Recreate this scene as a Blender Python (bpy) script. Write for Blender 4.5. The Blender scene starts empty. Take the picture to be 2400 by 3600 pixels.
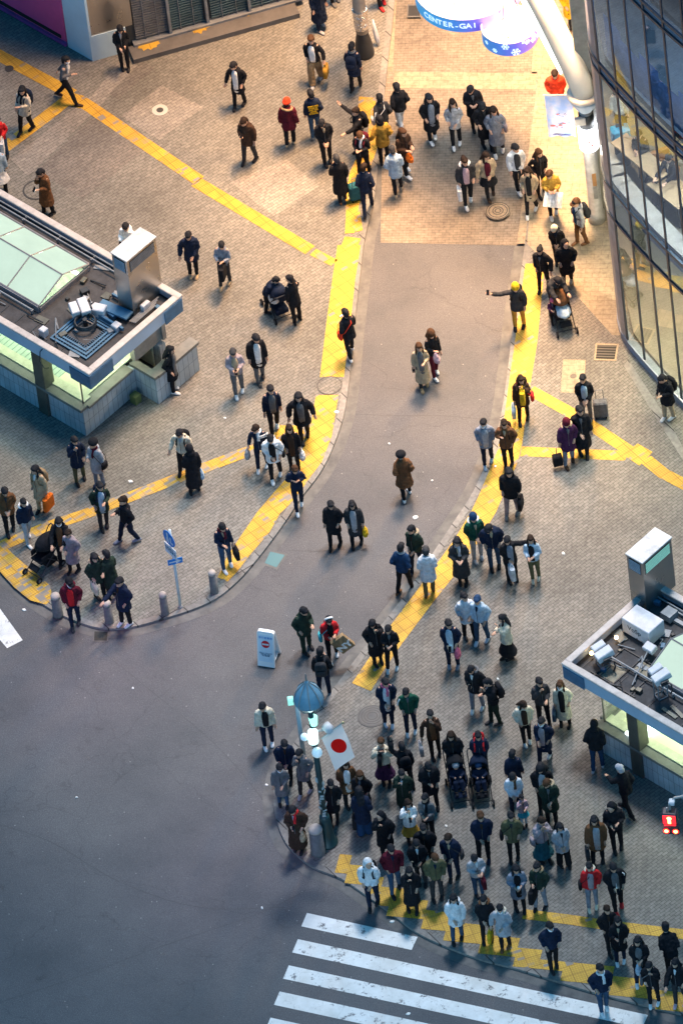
import bpy, bmesh, math, random
from mathutils import Vector, Matrix, Euler
random.seed(7)
R = math.radians
scene = bpy.context.scene
COL = scene.collection

# ------------------------------------------------------------------ camera
DIST, PITCH, ROLL, SC = 325.0, 46.0, -7.3, 144.0
cam_d = bpy.data.cameras.new("camera")
cam = bpy.data.objects.new("camera", cam_d)
COL.objects.link(cam)
CAMP = Vector((0, -DIST*math.cos(R(PITCH)), DIST*math.sin(R(PITCH))))
CAMR = Matrix.Rotation(R(90-PITCH), 3, 'X') @ Matrix.Rotation(R(ROLL), 3, 'Z')
cam.location = CAMP
cam.rotation_euler = CAMR.to_euler()
cam_d.sensor_fit = 'VERTICAL'
cam_d.sensor_height = 24.0
FPX = SC*DIST
cam_d.lens = 24.0*FPX/3600.0
cam_d.clip_start = 1.0
cam_d.clip_end = 3000.0
scene.camera = cam

# ------------------------------------------------------------------ sky, key light, exposure
world = bpy.data.worlds.new("World")
scene.world = world
world.use_nodes = True
wn = world.node_tree
bg = wn.nodes['Background']
sky = wn.nodes.new('ShaderNodeTexSky')
sky.sky_type = 'NISHITA'
sky.sun_disc = False
SUN_EL, SUN_AZ = 66.0, 14.0          # azimuth measured from +Y towards +X
sky.sun_elevation = R(SUN_EL)
sky.sun_rotation = R(SUN_AZ)
sky.ozone_density = 3.0
mx = wn.nodes.new('ShaderNodeMix'); mx.data_type = 'RGBA'; mx.blend_type = 'MULTIPLY'
mx.inputs[0].default_value = 1.0
mx.inputs[7].default_value = (0.10, 0.84, 1.12, 1)
wn.links.new(sky.outputs[0], mx.inputs[6])
wn.links.new(mx.outputs[2], bg.inputs[0])
bg.inputs[1].default_value = 0.054

sun_d = bpy.data.lights.new("key_light", 'SUN')
sun = bpy.data.objects.new("key_light", sun_d)
COL.objects.link(sun)
sun_d.energy = 0.34
sun_d.angle = R(6)
sun_d.color = (.84, 0.90, 1.0)
sd = Vector((math.sin(R(SUN_AZ))*math.cos(R(SUN_EL)), math.cos(R(SUN_AZ))*math.cos(R(SUN_EL)), math.sin(R(SUN_EL))))
sun.rotation_euler = sd.to_track_quat('Z', 'Y').to_euler()

vs = scene.view_settings
vs.view_transform = 'Standard'; vs.look = 'None'
vs.exposure = 1.04; vs.gamma = 1.0; vs.use_curve_mapping = False

def lamp(name, kind, loc, energy, color, size=0.5, aim=None, spot=None, blend=0.8):
    d = bpy.data.lights.new(name, kind); o = bpy.data.objects.new(name, d); COL.objects.link(o)
    o.location = loc; d.energy = energy; d.color = color
    if kind == 'AREA': d.size = size
    else: d.shadow_soft_size = size
    if spot: d.spot_size = R(spot); d.spot_blend = blend
    if aim is not None:
        o.rotation_euler = (Vector(loc)-Vector(aim)).to_track_quat('Z', 'Y').to_euler()
    return o

# ------------------------------------------------------------------ helpers
def G(sx, sy, z=0.0):
    """a place on the level z seen at photograph position (sx, sy) of 2400 x 3600"""
    d = CAMR @ Vector(((sx-1200)/FPX, -(sy-1800)/FPX, -1.0))
    t = (z-CAMP.z)/d.z
    return CAMP + d*t
K = 2400/1568.0
def D(x, y, z=0.0): return G(x*K, y*K, z)

def new_mat(name, color=(.5,.5,.5), rough=.7, metal=0.0, emit=None, es=0.0, spec=None):
    m = bpy.data.materials.new(name); m.use_nodes = True
    b = m.node_tree.nodes['Principled BSDF']
    b.inputs['Base Color'].default_value = (*color, 1)
    b.inputs['Roughness'].default_value = rough
    b.inputs['Metallic'].default_value = metal
    if spec is not None: b.inputs['Specular IOR Level'].default_value = spec
    if emit:
        b.inputs['Emission Color'].default_value = (*emit, 1)
        b.inputs['Emission Strength'].default_value = es
    return m

def N(m, t, **kw):
    n = m.node_tree.nodes.new(t)
    for k, v in kw.items(): setattr(n, k, v)
    return n
def LK(m, a, b): m.node_tree.links.new(a, b)

def coords(m, angle=0.0, scale=1.0, obj=False):
    tc = N(m, 'ShaderNodeTexCoord'); mp = N(m, 'ShaderNodeMapping')
    mp.inputs['Rotation'].default_value = (0, 0, R(angle))
    mp.inputs['Scale'].default_value = (scale, scale, scale)
    if obj: LK(m, tc.outputs['Object'], mp.inputs[0])
    else:
        ge = N(m, 'ShaderNodeNewGeometry'); LK(m, ge.outputs['Position'], mp.inputs[0])
    return mp.outputs[0]

def noise_n(m, vec, scale, detail=4, rough=.6):
    n = N(m, 'ShaderNodeTexNoise'); n.inputs['Scale'].default_value = scale
    n.inputs['Detail'].default_value = detail; n.inputs['Roughness'].default_value = rough
    LK(m, vec, n.inputs['Vector']); return n.outputs['Fac']

def ramp(m, fac, stops):
    r = N(m, 'ShaderNodeValToRGB'); e = r.color_ramp.elements
    while len(e) < len(stops): e.new(.5)
    for i, (p, c) in enumerate(stops):
        e[i].position = p; e[i].color = (*c, 1) if len(c) == 3 else c
    LK(m, fac, r.inputs[0]); return r.outputs[0]

def mixc(m, fac, a, b, mode='MIX'):
    x = N(m, 'ShaderNodeMix', data_type='RGBA', blend_type=mode)
    for i, v in ((0, fac), (6, a), (7, b)):
        if hasattr(v, 'links'): LK(m, v, x.inputs[i])
        elif isinstance(v, (int, float)): x.inputs[i].default_value = v
        else: x.inputs[i].default_value = (*v, 1)
    return x.outputs[2]

def bump(m, h, strength=.4, dist=.01):
    b = N(m, 'ShaderNodeBump'); b.inputs['Strength'].default_value = strength
    b.inputs['Distance'].default_value = dist
    LK(m, h, b.inputs['Height']); LK(m, b.outputs[0], m.node_tree.nodes['Principled BSDF'].inputs['Normal'])

def base(m, c): LK(m, c, m.node_tree.nodes['Principled BSDF'].inputs['Base Color'])

def paving_mat(name, angle, c1, c2, mortar, bw=.17, bh=.085, offs=.5, squash=1.0, dirt=.58, mort=.0055):
    m = new_mat(name, rough=.85)
    v = coords(m, -angle)
    br = N(m, 'ShaderNodeTexBrick'); LK(m, v, br.inputs['Vector'])
    br.offset = offs; br.squash = squash
    br.inputs['Color1'].default_value = (*c1, 1); br.inputs['Color2'].default_value = (*c2, 1)
    br.inputs['Mortar'].default_value = (*mortar, 1)
    br.inputs['Scale'].default_value = 1.0
    br.inputs['Brick Width'].default_value = bw; br.inputs['Row Height'].default_value = bh
    br.inputs['Mortar Size'].default_value = mort; br.inputs['Mortar Smooth'].default_value = .3
    br.inputs['Bias'].default_value = -.1
    v2 = coords(m, -angle)
    big = noise_n(m, v2, .32, 5, .65)
    big_c = ramp(m, big, [(.32, (dirt,)*3), (.5, (.86,)*3), (.68, (1.12, 1.1, 1.06))])
    sp = noise_n(m, v2, 9, 3)
    sp_c = ramp(m, sp, [(.3, (.72,)*3), (.6, (1.06,)*3)])
    c = mixc(m, 1.0, br.outputs[0], big_c, 'MULTIPLY')
    c = mixc(m, 1.0, c, sp_c, 'MULTIPLY')
    # dark old chewing gum and oil spots
    vo = N(m, 'ShaderNodeTexVoronoi'); vo.inputs['Scale'].default_value = 2.6; LK(m, v2, vo.inputs['Vector'])
    st = ramp(m, vo.outputs['Distance'], [(.03, (.45,)*3), (.07, (1,)*3)])
    c = mixc(m, .8, c, st, 'MULTIPLY')
    stn = noise_n(m, coords(m, 20), 1.1, 6, .7)
    c = mixc(m, 1.0, c, ramp(m, stn, [(.24, (.5,.48,.46)), (.36, (1,)*3)]), 'MULTIPLY')
    base(m, c)
    bump(m, br.outputs['Fac'], .35, -.004)
    return m

def asphalt_mat():
    m = new_mat('asphalt', rough=.82)
    v = coords(m)
    f = noise_n(m, v, 45, 3, .75)
    c = ramp(m, f, [(.25, (.046,.048,.053)), (.5, (.092,.094,.099)), (.66, (.14,.14,.143)), (.78, (.30,.30,.30))])
    big = noise_n(m, v, .35, 6, .6)
    c = mixc(m, 1.0, c, ramp(m, big, [(.3, (.70,.72,.75)), (.5,(.95,.93,.95)), (.7, (1.16,1.13,1.12))]), 'MULTIPLY')
    big2 = noise_n(m, coords(m, 30), .9, 7, .75); c = mixc(m, 1.0, c, ramp(m, big2, [(.28, (.62,)*3), (.40, (1,)*3), (.62,(1,)*3),(.72,(1.15,)*3)]), 'MULTIPLY')
    # tyre polished darker lanes and hairline cracks
    vo = N(m, 'ShaderNodeTexVoronoi', feature='DISTANCE_TO_EDGE'); vo.inputs['Scale'].default_value = .23
    dn = N(m, 'ShaderNodeTexNoise'); dn.inputs['Scale'].default_value = 1.6; LK(m, v, dn.inputs['Vector'])
    ad = N(m, 'ShaderNodeVectorMath', operation='MULTIPLY_ADD'); LK(m, dn.outputs['Color'], ad.inputs[0])
    ad.inputs[1].default_value = (.7,.7,.7); LK(m, v, ad.inputs[2]); LK(m, ad.outputs[0], vo.inputs['Vector'])
    c = mixc(m, 1.0, c, ramp(m, vo.outputs['Distance'], [(.0, (.80,)*3), (.004, (1,)*3)]), 'MULTIPLY')
    spk = N(m, 'ShaderNodeTexVoronoi'); spk.inputs['Scale'].default_value = 3.1; LK(m, v, spk.inputs['Vector'])
    c = mixc(m, ramp(m, spk.outputs['Distance'], [(.035, (1,)*3), (.06, (0,)*3)]), c, (.26,.25,.24))
    base(m, c); bump(m, f, .5, .006)
    return m

def paint_mat(name, col, wear=.5, under=(.075,.075,.078), rows=None, seed=0.0, rough=.65, angle=0, studs=False):
    """painted or tiled marking that is chipped away here and there"""
    m = new_mat(name, rough=rough)
    v = coords(m, angle)
    ofs = N(m, 'ShaderNodeVectorMath', operation='ADD'); ofs.inputs[1].default_value = (seed, seed*.7, 0); LK(m, v, ofs.inputs[0])
    st = N(m, 'ShaderNodeVectorMath', operation='MULTIPLY'); LK(m, ofs.outputs[0], st.inputs[0])
    st.inputs[1].default_value = (1.0, 2.4 if studs else 1.0, 1)
    src = st.outputs[0]
    if studs:
        sn = N(m, 'ShaderNodeVectorMath', operation='SNAP'); sn.inputs[1].default_value = (.17,.20,1); LK(m, src, sn.inputs[0]); src = sn.outputs[0]
    f = noise_n(m, src, 4.5 if not studs else 2.6, 8, .74)
    k = ramp(m, f, [(wear-.035, (1,)*3), (wear+.02, (0,)*3)])
    g = noise_n(m, v, 1.4, 5, .7)
    cc = mixc(m, 1.0, col, ramp(m, g, [(.3, (.74,.73,.70)), (.65, (1.02,)*3)]), 'MULTIPLY')
    if studs:
        ch = N(m, 'ShaderNodeTexBrick'); LK(m, v, ch.inputs['Vector']); ch.offset = 0.0
        ch.inputs['Brick Width'].default_value = .30; ch.inputs['Row Height'].default_value = .30
        ch.inputs['Mortar Size'].default_value = .011; ch.inputs['Scale'].default_value = 1
        ch.inputs['Color1'].default_value = (1,1,1,1); ch.inputs['Color2'].default_value = (.84,.83,.80,1)
        ch.inputs['Mortar'].default_value = (.60,.54,.44,1)
        cc = mixc(m, 1.0, cc, ch.outputs[0], 'MULTIPLY')
        wv = N(m, 'ShaderNodeTexVoronoi'); wv.inputs['Scale'].default_value = 16; wv.inputs['Randomness'].default_value = 0
        LK(m, v, wv.inputs['Vector'])
        cc = mixc(m, 1.0, cc, ramp(m, wv.outputs['Distance'], [(.2, (1.08,)*3), (.5, (.80,.77,.7))]), 'MULTIPLY')
    if not studs:
        vo = N(m, 'ShaderNodeTexVoronoi', feature='DISTANCE_TO_EDGE'); vo.inputs['Scale'].default_value = 2.1
        dn = N(m, 'ShaderNodeTexNoise'); dn.inputs['Scale'].default_value = 5; LK(m, v, dn.inputs['Vector'])
        ad = N(m, 'ShaderNodeVectorMath', operation='MULTIPLY_ADD'); LK(m, dn.outputs['Color'], ad.inputs[0]); ad.inputs[1].default_value = (.35,.35,.35); LK(m, v, ad.inputs[2]); LK(m, ad.outputs[0], vo.inputs['Vector'])
        cc = mixc(m, 1.0, cc, ramp(m, vo.outputs['Distance'], [(.0, (.74,)*3), (.012, (1,)*3)]), 'MULTIPLY')
    cc = mixc(m, k, cc, under)
    base(m, cc)
    bump(m, f, .25, .004)
    return m

def cloth(name, col, rough=.9, s=38.0):
    m = new_mat(name, col, rough, spec=.15)
    v = coords(m, 0, 1, obj=True)
    f0 = noise_n(m, v, s*.22, 4, .7)
    st = N(m, 'ShaderNodeVectorMath', operation='MULTIPLY'); st.inputs[1].default_value = (9,9,2.2); LK(m, v, st.inputs[0])
    f1 = noise_n(m, st.outputs[0], 1.0, 3, .6)
    av = N(m, 'ShaderNodeMath', operation='MULTIPLY_ADD'); av.inputs[1].default_value = .55; LK(m, f0, av.inputs[0])
    hf = N(m, 'ShaderNodeMath', operation='MULTIPLY'); hf.inputs[1].default_value = .45; LK(m, f1, hf.inputs[0]); LK(m, hf.outputs[0], av.inputs[2]); f = av.outputs[0]
    c = mixc(m, 1.0, col, ramp(m, f, [(.38, (.66,)*3), (.62, (1.16,)*3)]), 'MULTIPLY')  # fold noise also tones the colour, so fold shade is painted in
    base(m, c); bump(m, f, .9, .03)
    return m

class MB:
    """collects shapes into one mesh"""
    def __init__(s): s.v = []; s.f = []; s.mi = []; s.cur = 0
    def add(s, vs_, fs_):
        o = len(s.v); s.v += [tuple(p) for p in vs_]
        for f in fs_: s.f.append(tuple(i+o for i in f)); s.mi.append(s.cur)
        return s
    def rings(s, rs, cap=True):
        n = len(rs[0]); vs_ = [p for r in rs for p in r]; fs_ = []
        for i in range(len(rs)-1):
            for j in range(n):
                k = (j+1) % n
                fs_.append((i*n+j, i*n+k, (i+1)*n+k, (i+1)*n+j))
        if cap:
            fs_.append(tuple(reversed(range(n)))); fs_.append(tuple((len(rs)-1)*n+j for j in range(n)))
        return s.add(vs_, fs_)
    def tube(s, pts, rad, n=8, cap=True, ref=None):
        pts = [Vector(p) for p in pts]
        if not isinstance(rad, (list, tuple)): rad = [rad]*len(pts)
        d0 = (pts[-1]-pts[0])
        if d0.length < 1e-6: d0 = pts[1]-pts[0]
        d0.normalize()
        rf = Vector(ref) if ref else (Vector((1,0,0)) if abs(d0.x) < .8 else Vector((0,1,0)))
        rs = []
        for i, p in enumerate(pts):
            a = pts[max(i-1,0)]; b = pts[min(i+1,len(pts)-1)]
            d = (b-a).normalized()
            u = rf-d*rf.dot(d)
            if u.length < .05: u = Vector((0,0,1))-d*d.z
            u.normalize(); w = d.cross(u)
            r = rad[i]; ru, rw = (r if isinstance(r, (tuple, list)) else (r, r))
            rs.append([p+u*(ru*math.cos(t*2*math.pi/n))+w*(rw*math.sin(t*2*math.pi/n)) for t in range(n)])
        return s.rings(rs, cap)
    def stack(s, lst, n=14, e=2.0, cap=True):
        """level rings (z, cx, cy, rx, ry)"""
        rs = []
        for z, cx, cy, rx, ry in lst:
            r = []
            for t in range(n):
                a = t*2*math.pi/n; ca, sa = math.cos(a), math.sin(a)
                r.append((cx+rx*math.copysign(abs(ca)**(2/e), ca), cy+ry*math.copysign(abs(sa)**(2/e), sa), z))
            rs.append(r)
        return s.rings(rs, cap)
    def ell(s, c, r, rot=None, nu=12, nv=8):
        vs_ = []; fs_ = []; c = Vector(c)
        def T(p):
            p = Vector(p)
            if rot is not None: p = rot @ p
            return c+p
        vs_.append(T((0,0,-r[2])))
        for i in range(1, nv):
            ph = -math.pi/2+math.pi*i/nv
            for j in range(nu):
                a = 2*math.pi*j/nu
                vs_.append(T((r[0]*math.cos(ph)*math.cos(a), r[1]*math.cos(ph)*math.sin(a), r[2]*math.sin(ph))))
        vs_.append(T((0,0,r[2])))
        for j in range(nu):
            k = (j+1) % nu
            fs_.append((0, 1+k, 1+j))
            for i in range(nv-2):
                fs_.append((1+i*nu+j, 1+i*nu+k, 1+(i+1)*nu+k, 1+(i+1)*nu+j))
            fs_.append((1+(nv-2)*nu+j, 1+(nv-2)*nu+k, len(vs_)-1))
        return s.add(vs_, fs_)
    def box(s, c, sz, rot=None, bev=0.0):
        c = Vector(c); hx, hy, hz = sz[0]/2, sz[1]/2, sz[2]/2
        if bev > 0:
            b = min(bev, hx*.9, hy*.9, hz*.9); rs = []
            for z, q in ((-hz, b), (-hz+b, 0), (hz-b, 0), (hz, b)):
                x, y = hx-q, hy-q; k = b*.6
                rs.append([(-x+k,-y,z),(x-k,-y,z),(x,-y+k,z),(x,y-k,z),(x-k,y,z),(-x+k,y,z),(-x,y-k,z),(-x,-y+k,z)])
            vs_ = [[c+(rot @ Vector(p) if rot is not None else Vector(p)) for p in r] for r in rs]
            return s.rings(vs_)
        vs_ = [Vector((x,y,z)) for z in (-hz,hz) for x, y in ((-hx,-hy),(hx,-hy),(hx,hy),(-hx,hy))]
        vs_ = [c+(rot @ p if rot is not None else p) for p in vs_]
        return s.add(vs_, [(3,2,1,0),(4,5,6,7),(0,1,5,4),(1,2,6,5),(2,3,7,6),(3,0,4,7)])
    def prism(s, poly, z0, z1):
        n = len(poly); vs_ = [(p[0],p[1],z0) for p in poly]+[(p[0],p[1],z1) for p in poly]
        fs_ = [tuple(reversed(range(n))), tuple(range(n, 2*n))]+[(i,(i+1)%n,n+(i+1)%n,n+i) for i in range(n)]
        return s.add(vs_, fs_)
    def quad(s, a, b, c, d): return s.add([a,b,c,d], [(0,1,2,3)])
    def lathe(s, c, prof, n=20, cap=True):
        return s.stack([(c[2]+z, c[0], c[1], r, r) for z, r in prof], n, 2.0, cap)
    def build(s, name, mat, parent=None, smooth=False, loc=None, rot=0.0, fix=True):
        me = bpy.data.meshes.new(name)
        me.from_pydata(s.v, [], s.f); me.update()
        if fix:
            bm = bmesh.new(); bm.from_mesh(me); bmesh.ops.recalc_face_normals(bm, faces=bm.faces); bm.to_mesh(me); bm.free()
        for m in (mat if isinstance(mat, (list, tuple)) else [mat]): me.materials.append(m)
        if isinstance(mat, (list, tuple)):
            for i, p in enumerate(me.polygons): p.material_index = s.mi[i]
        if smooth:
            for p in me.polygons: p.use_smooth = True
        o = bpy.data.objects.new(name, me); COL.objects.link(o)
        if parent is not None: o.parent = parent
        if loc is not None: o.location = loc
        if rot: o.rotation_euler = (0, 0, rot)
        return o

def empty(name, loc=(0,0,0), rz=0.0, label=None, cat=None, group=None):
    o = bpy.data.objects.new(name, None); COL.objects.link(o)
    o.location = loc; o.rotation_euler = (0,0,rz); o.empty_display_size = .2
    if label: o['label'] = label
    if cat: o['category'] = cat
    if group: o['group'] = group
    return o
def tag(o, label, cat, group=None):
    o['label'] = label; o['category'] = cat
    if group: o['group'] = group
    return o
def structure(o, cat='ground', label=None):
    o['kind'] = 'structure'
    if label: o['label'] = label
    return o

def text_mesh(name, txt, size, mat, parent, mtx, extrude=.002, align='CENTER', bold=0.0):
    cu = bpy.data.curves.new(name, 'FONT'); cu.body = txt; cu.size = size
    cu.align_x = align; cu.align_y = 'CENTER'; cu.extrude = extrude; cu.offset = bold
    tmp = bpy.data.objects.new(name, cu); COL.objects.link(tmp)
    dg = bpy.context.evaluated_depsgraph_get()
    me = bpy.data.meshes.new_from_object(tmp.evaluated_get(dg))
    bpy.data.objects.remove(tmp)
    me.materials.clear(); me.materials.append(mat)
    o = bpy.data.objects.new(name, me); COL.objects.link(o)
    if parent is not None: o.parent = parent
    o.matrix_local = mtx
    return o
# ------------------------------------------------------------------ ground
ROAD = -0.07
M_asph = asphalt_mat()
M_paveL = paving_mat('paving_blocks_west', 31, (.215,.210,.192), (.168,.164,.150), (.065,.062,.058))
M_paveR = paving_mat('paving_blocks_east', 37, (.218,.208,.190), (.170,.162,.148), (.062,.058,.055))
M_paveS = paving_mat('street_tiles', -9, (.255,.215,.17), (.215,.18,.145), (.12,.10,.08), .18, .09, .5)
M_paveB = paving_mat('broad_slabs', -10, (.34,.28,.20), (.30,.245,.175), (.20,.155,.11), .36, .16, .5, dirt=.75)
M_kerb = paving_mat('kerb_stone', 31, (.27,.26,.245), (.19,.185,.175), (.05,.048,.046), .6, 5.0, 0, mort=.016)
M_yel = [paint_mat('yellow_tactile_%d' % i, (.64,.385,.032), w, (.2,.185,.165), seed=i*13.7, angle=a, studs=True)
         for i, (w, a) in enumerate(((.405, -31), (.435, -31), (.475, -31), (.395, -12)))]
M_mat = paint_mat('worn_yellow_mat', (.66,.42,.045), .30, (.1,.1,.1), studs=True, angle=-12)
M_white = paint_mat('road_paint', (.74,.75,.74), .41, (.16,.16,.165), seed=3.3, rough=.6)

def sheet(name, pts, z, mat, cat=None):
    vs_ = [(p[0], p[1], z) for p in pts]
    m = MB(); m.add(vs_, [tuple(range(len(vs_)))])
    o = m.build(name, mat); bm = bmesh.new(); bm.from_mesh(o.data)
    for f in bm.faces:
        if f.normal.z < 0: f.normal_flip()
    bmesh.ops.triangulate(bm, faces=bm.faces); bm.to_mesh(o.data); bm.free()
    return structure(o)
def smooth_line(pts, n=4):
    out = []
    for i in range(len(pts)-1):
        p0 = pts[max(i-1,0)]; p1 = pts[i]; p2 = pts[i+1]; p3 = pts[min(i+2,len(pts)-1)]
        for k in range(n):
            t = k/n
            out.append(tuple(.5*((2*p1[j])+(-p0[j]+p2[j])*t+(2*p0[j]-5*p1[j]+4*p2[j]-p3[j])*t*t+(-p0[j]+3*p1[j]-3*p2[j]+p3[j])*t**3) for j in (0,1)))
    out.append(pts[-1]); return out

m = MB(); m.quad((-900,-900,ROAD),(900,-900,ROAD),(900,1500,ROAD),(-900,1500,ROAD))
structure(m.build('road', M_asph, fix=False))

# kerb lines in photograph positions
L_edge = smooth_line([(940,-400),(906,0),(887,170),(872,330),(860,450),(838,545),(826,640),(812,760),(803,860),(790,950),(765,1025),(735,1085),(692,1142),(645,1212),(592,1282),(545,1335),(495,1375),(440,1400),(380,1419),(300,1440),(230,1442),(160,1420),(100,1388),(50,1352),(0,1303),(-60,1230),(-160,1120)])
R_edge = smooth_line([(1262,-400),(1246,0),(1232,170),(1222,330),(1214,440),(1206,545),(1196,620),(1180,720),(1165,850),(1150,950),(1125,1040),(1085,1130),(1040,1200),(990,1275),(930,1365),(860,1455),(800,1535),(740,1615),(690,1685),(650,1745),(632,1795),(628,1845),(640,1900),(665,1947),(716,1990),(784,2018),(846,2060),(897,2097),(959,2143),(1034,2178),(1109,2205),(1176,2222),(1226,2237),(1351,2276),(1476,2308),(1570,2331),(1700,2365)])
def slab(name, edge, far, mat, w):
    """pavement raised above the road with a kerb stone band along its edge"""
    e = [D(x, y, 0) for x, y in edge]
    sgn = w/abs(w); inner = []; W = abs(w)
    for i, p in enumerate(e):
        a = e[max(i-1,0)]; b = e[min(i+1,len(e)-1)]; t = (b-a); t.z = 0; t.normalize()
        inner.append(p+Vector((-t.y, t.x, 0))*sgn*W)
    poly = [(p.x,p.y) for p in inner]+[(D(x,y).x, D(x,y).y) for x, y in far]
    top = sheet(name, poly, 0.0, mat)
    k = MB()
    for i in range(len(e)-1):
        k.quad((e[i].x,e[i].y,.002),(e[i+1].x,e[i+1].y,.002),(inner[i+1].x,inner[i+1].y,.002),(inner[i].x,inner[i].y,.002))
        k.quad((e[i].x,e[i].y,ROAD-.02),(e[i+1].x,e[i+1].y,ROAD-.02),(e[i+1].x,e[i+1].y,.002),(e[i].x,e[i].y,.002))
    kb = structure(k.build('kerb', M_kerb))
    # dished gutter stones on the road side
    g = MB()
    for i in range(len(e)-1):
        a, b = e[i], e[i+1]; na = (a-inner[i]).normalized()*.26; nb = (b-inner[i+1]).normalized()*.26
        g.quad((a.x,a.y,ROAD+.004),(b.x,b.y,ROAD+.004),(b.x+nb.x,b.y+nb.y,ROAD+.004),(a.x+na.x,a.y+na.y,ROAD+.004))
    structure(g.build('gutter', M_gut))
    return top
M_gut = new_mat('gutter_concrete', (.12,.12,.118), .85)
_f = noise_n(M_gut, coords(M_gut), 3, 6, .7); base(M_gut, ramp(M_gut, _f, [(.3,(.075,.076,.078)),(.7,(.15,.147,.14))]))
slab('pavement_west', L_edge, [(-1200,1120),(-1200,-1400),(1010,-1400)], M_paveL, -.16)
slab('pavement_east', R_edge, [(2600,2500),(2600,-1400),(1290,-1400)], M_paveR, .16)
# tiled entrance of the shopping street between both pavements
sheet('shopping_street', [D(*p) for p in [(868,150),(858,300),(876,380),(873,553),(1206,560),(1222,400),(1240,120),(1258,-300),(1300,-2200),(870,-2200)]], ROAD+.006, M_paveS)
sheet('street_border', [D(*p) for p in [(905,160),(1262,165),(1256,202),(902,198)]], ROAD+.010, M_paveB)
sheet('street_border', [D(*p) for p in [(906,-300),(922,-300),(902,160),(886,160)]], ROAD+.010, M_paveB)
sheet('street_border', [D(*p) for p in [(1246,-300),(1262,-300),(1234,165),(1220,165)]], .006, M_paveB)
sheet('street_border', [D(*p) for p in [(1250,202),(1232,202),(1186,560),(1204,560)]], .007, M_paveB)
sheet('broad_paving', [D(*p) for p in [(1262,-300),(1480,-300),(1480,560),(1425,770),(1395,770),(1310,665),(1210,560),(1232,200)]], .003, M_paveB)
M_patch = paving_mat('newer_paving', 31, (.29,.27,.245), (.235,.22,.20), (.09,.085,.08))
M_patchd = paving_mat('dark_paving', 31, (.20,.185,.17), (.16,.15,.14), (.06,.056,.053))
sheet('paving_patch', [G(*p) for p in [(425,410),(560,492),(716,378),(570,300)]], .004, M_patch)
sheet('paving_patch', [G(*p) for p in [(100,620),(360,365),(480,232),(420,215),(330,330),(40,560)]], .004, M_patch)
sheet('paving_patch', [G(*p) for p in [(810,640),(960,760),(1120,655),(1010,560)]], .004, M_patch)
sheet('paving_patch', [G(*p) for p in [(130,600),(330,410),(520,520),(290,700)]], .004, M_patchd)
sheet('paving_patch', [G(*p) for p in [(1990,1000),(2215,1250),(2190,1290),(1950,1010)]], .006, M_patchd)
sheet('paving_patch', [G(*p) for p in [(500,215),(385,330),(415,350),(545,240)]], .005, M_patchd)
sheet('paving_joint', [G(*p) for p in [(2175,1260),(2205,1262),(2360,1500),(2400,1575),(2400,1620),(2330,1510)]], .005, M_kerb)

# yellow tactile paving: each strip is laid out of 30 cm tiles
def tiles(name, poly, mat, ang, z=.008, size=.30, drop=0.0):
    """tiles of a square grid whose middle lies inside the outline"""
    P = [G(*p) for p in poly]; ca, sa = math.cos(R(ang)), math.sin(R(ang))
    Q = [(p.x*ca+p.y*sa, -p.x*sa+p.y*ca) for p in P]
    def ins(x, y):
        c = False; n = len(Q)
        for i in range(n):
            x1, y1 = Q[i]; x2, y2 = Q[(i+1) % n]
            if (y1 > y) != (y2 > y) and x < (x2-x1)*(y-y1)/(y2-y1)+x1: c = not c
        return c
    m = MB(); x0 = min(q[0] for q in Q); x1 = max(q[0] for q in Q); y0 = min(q[1] for q in Q); y1 = max(q[1] for q in Q)
    y = y0
    while y < y1:
        x = x0
        while x < x1:
            if ins(x+size/2, y+size/2) and random.random() >= drop:
                cs = [(x,y),(x+size,y),(x+size,y+size),(x,y+size)]
                m.quad(*[(a*ca-b*sa, a*sa+b*ca, z) for a, b in cs])
            x += size
        y += size
    return structure(m.build(name, mat))
def strip(name, pts, w, mat, z=.008):
    P = [G(*p) for p in pts]; a = []; b = []
    for i, p in enumerate(P):
        t = P[min(i+1,len(P)-1)]-P[max(i-1,0)]; t.z = 0; t.normalize(); n = Vector((-t.y,t.x,0))*w/2
        a.append(p+n); b.append(p-n)
    return sheet(name, a+b[::-1], z, mat)
Y = 'tactile_paving'
sheet(Y, [G(*p) for p in [(1186,862),(1268,862),(1248,985),(1234,1120),(1209,1326),(1124,1326),(1148,1130),(1168,980)]], .008, M_yel[0])
sheet(Y, [G(*p) for p in [(1110,1389),(1190,1389),(1180,1450),(1167,1532),(1132,1623),(1093,1675),(1060,1722),(1020,1772),(984,1806),(948,1871),(880,1950),(830,2015),(800,2045),(765,2030),(800,1955),(850,1880),(905,1800),(960,1735),(1000,1690),(1040,1640),(1065,1578),(1086,1516),(1101,1450)]], .008, M_yel[1])
sheet(Y, [G(*p) for p in [(975,1495),(1058,1497),(1078,1535),(1040,1590),(975,1590),(980,1540)]], .011, M_yel[1])
strip(Y, [(1226,872),(1240,835)], .42, M_yel[1], .0095)
strip(Y, [(1252,815),(1240,740),(1236,690),(1242,640)], .34, M_yel[2])
sheet(Y, [G(*p) for p in [(1262,340),(1318,345),(1330,420),(1326,520),(1312,560),(1295,600),(1262,720),(1245,820),(1212,822),(1218,700),(1228,610),(1250,560),(1290,520),(1296,430),(1258,385)]], .010, M_yel[1])
for a, b, mt in (((-30,180),(255,332),0), ((275,350),(330,384),0), ((330,385),(700,635),1), ((690,640),(1090,880),0)):
    strip(Y, [a, b], .36, M_yel[mt])
strip(Y, [(0,532),(150,420),(240,350)], .36, M_yel[0])
sheet(Y, [G(*p) for p in [(222,318),(296,338),(282,382),(215,362)]], .011, M_yel[0])
strip(Y, [(1100,886),(1175,925)], .26, M_yel[2])
strip(Y, [(-20,1930),(170,1851),(306,1806),(505,1729),(720,1645),(903,1576),(1000,1520)], .34, M_yel[2], .009)
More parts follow.
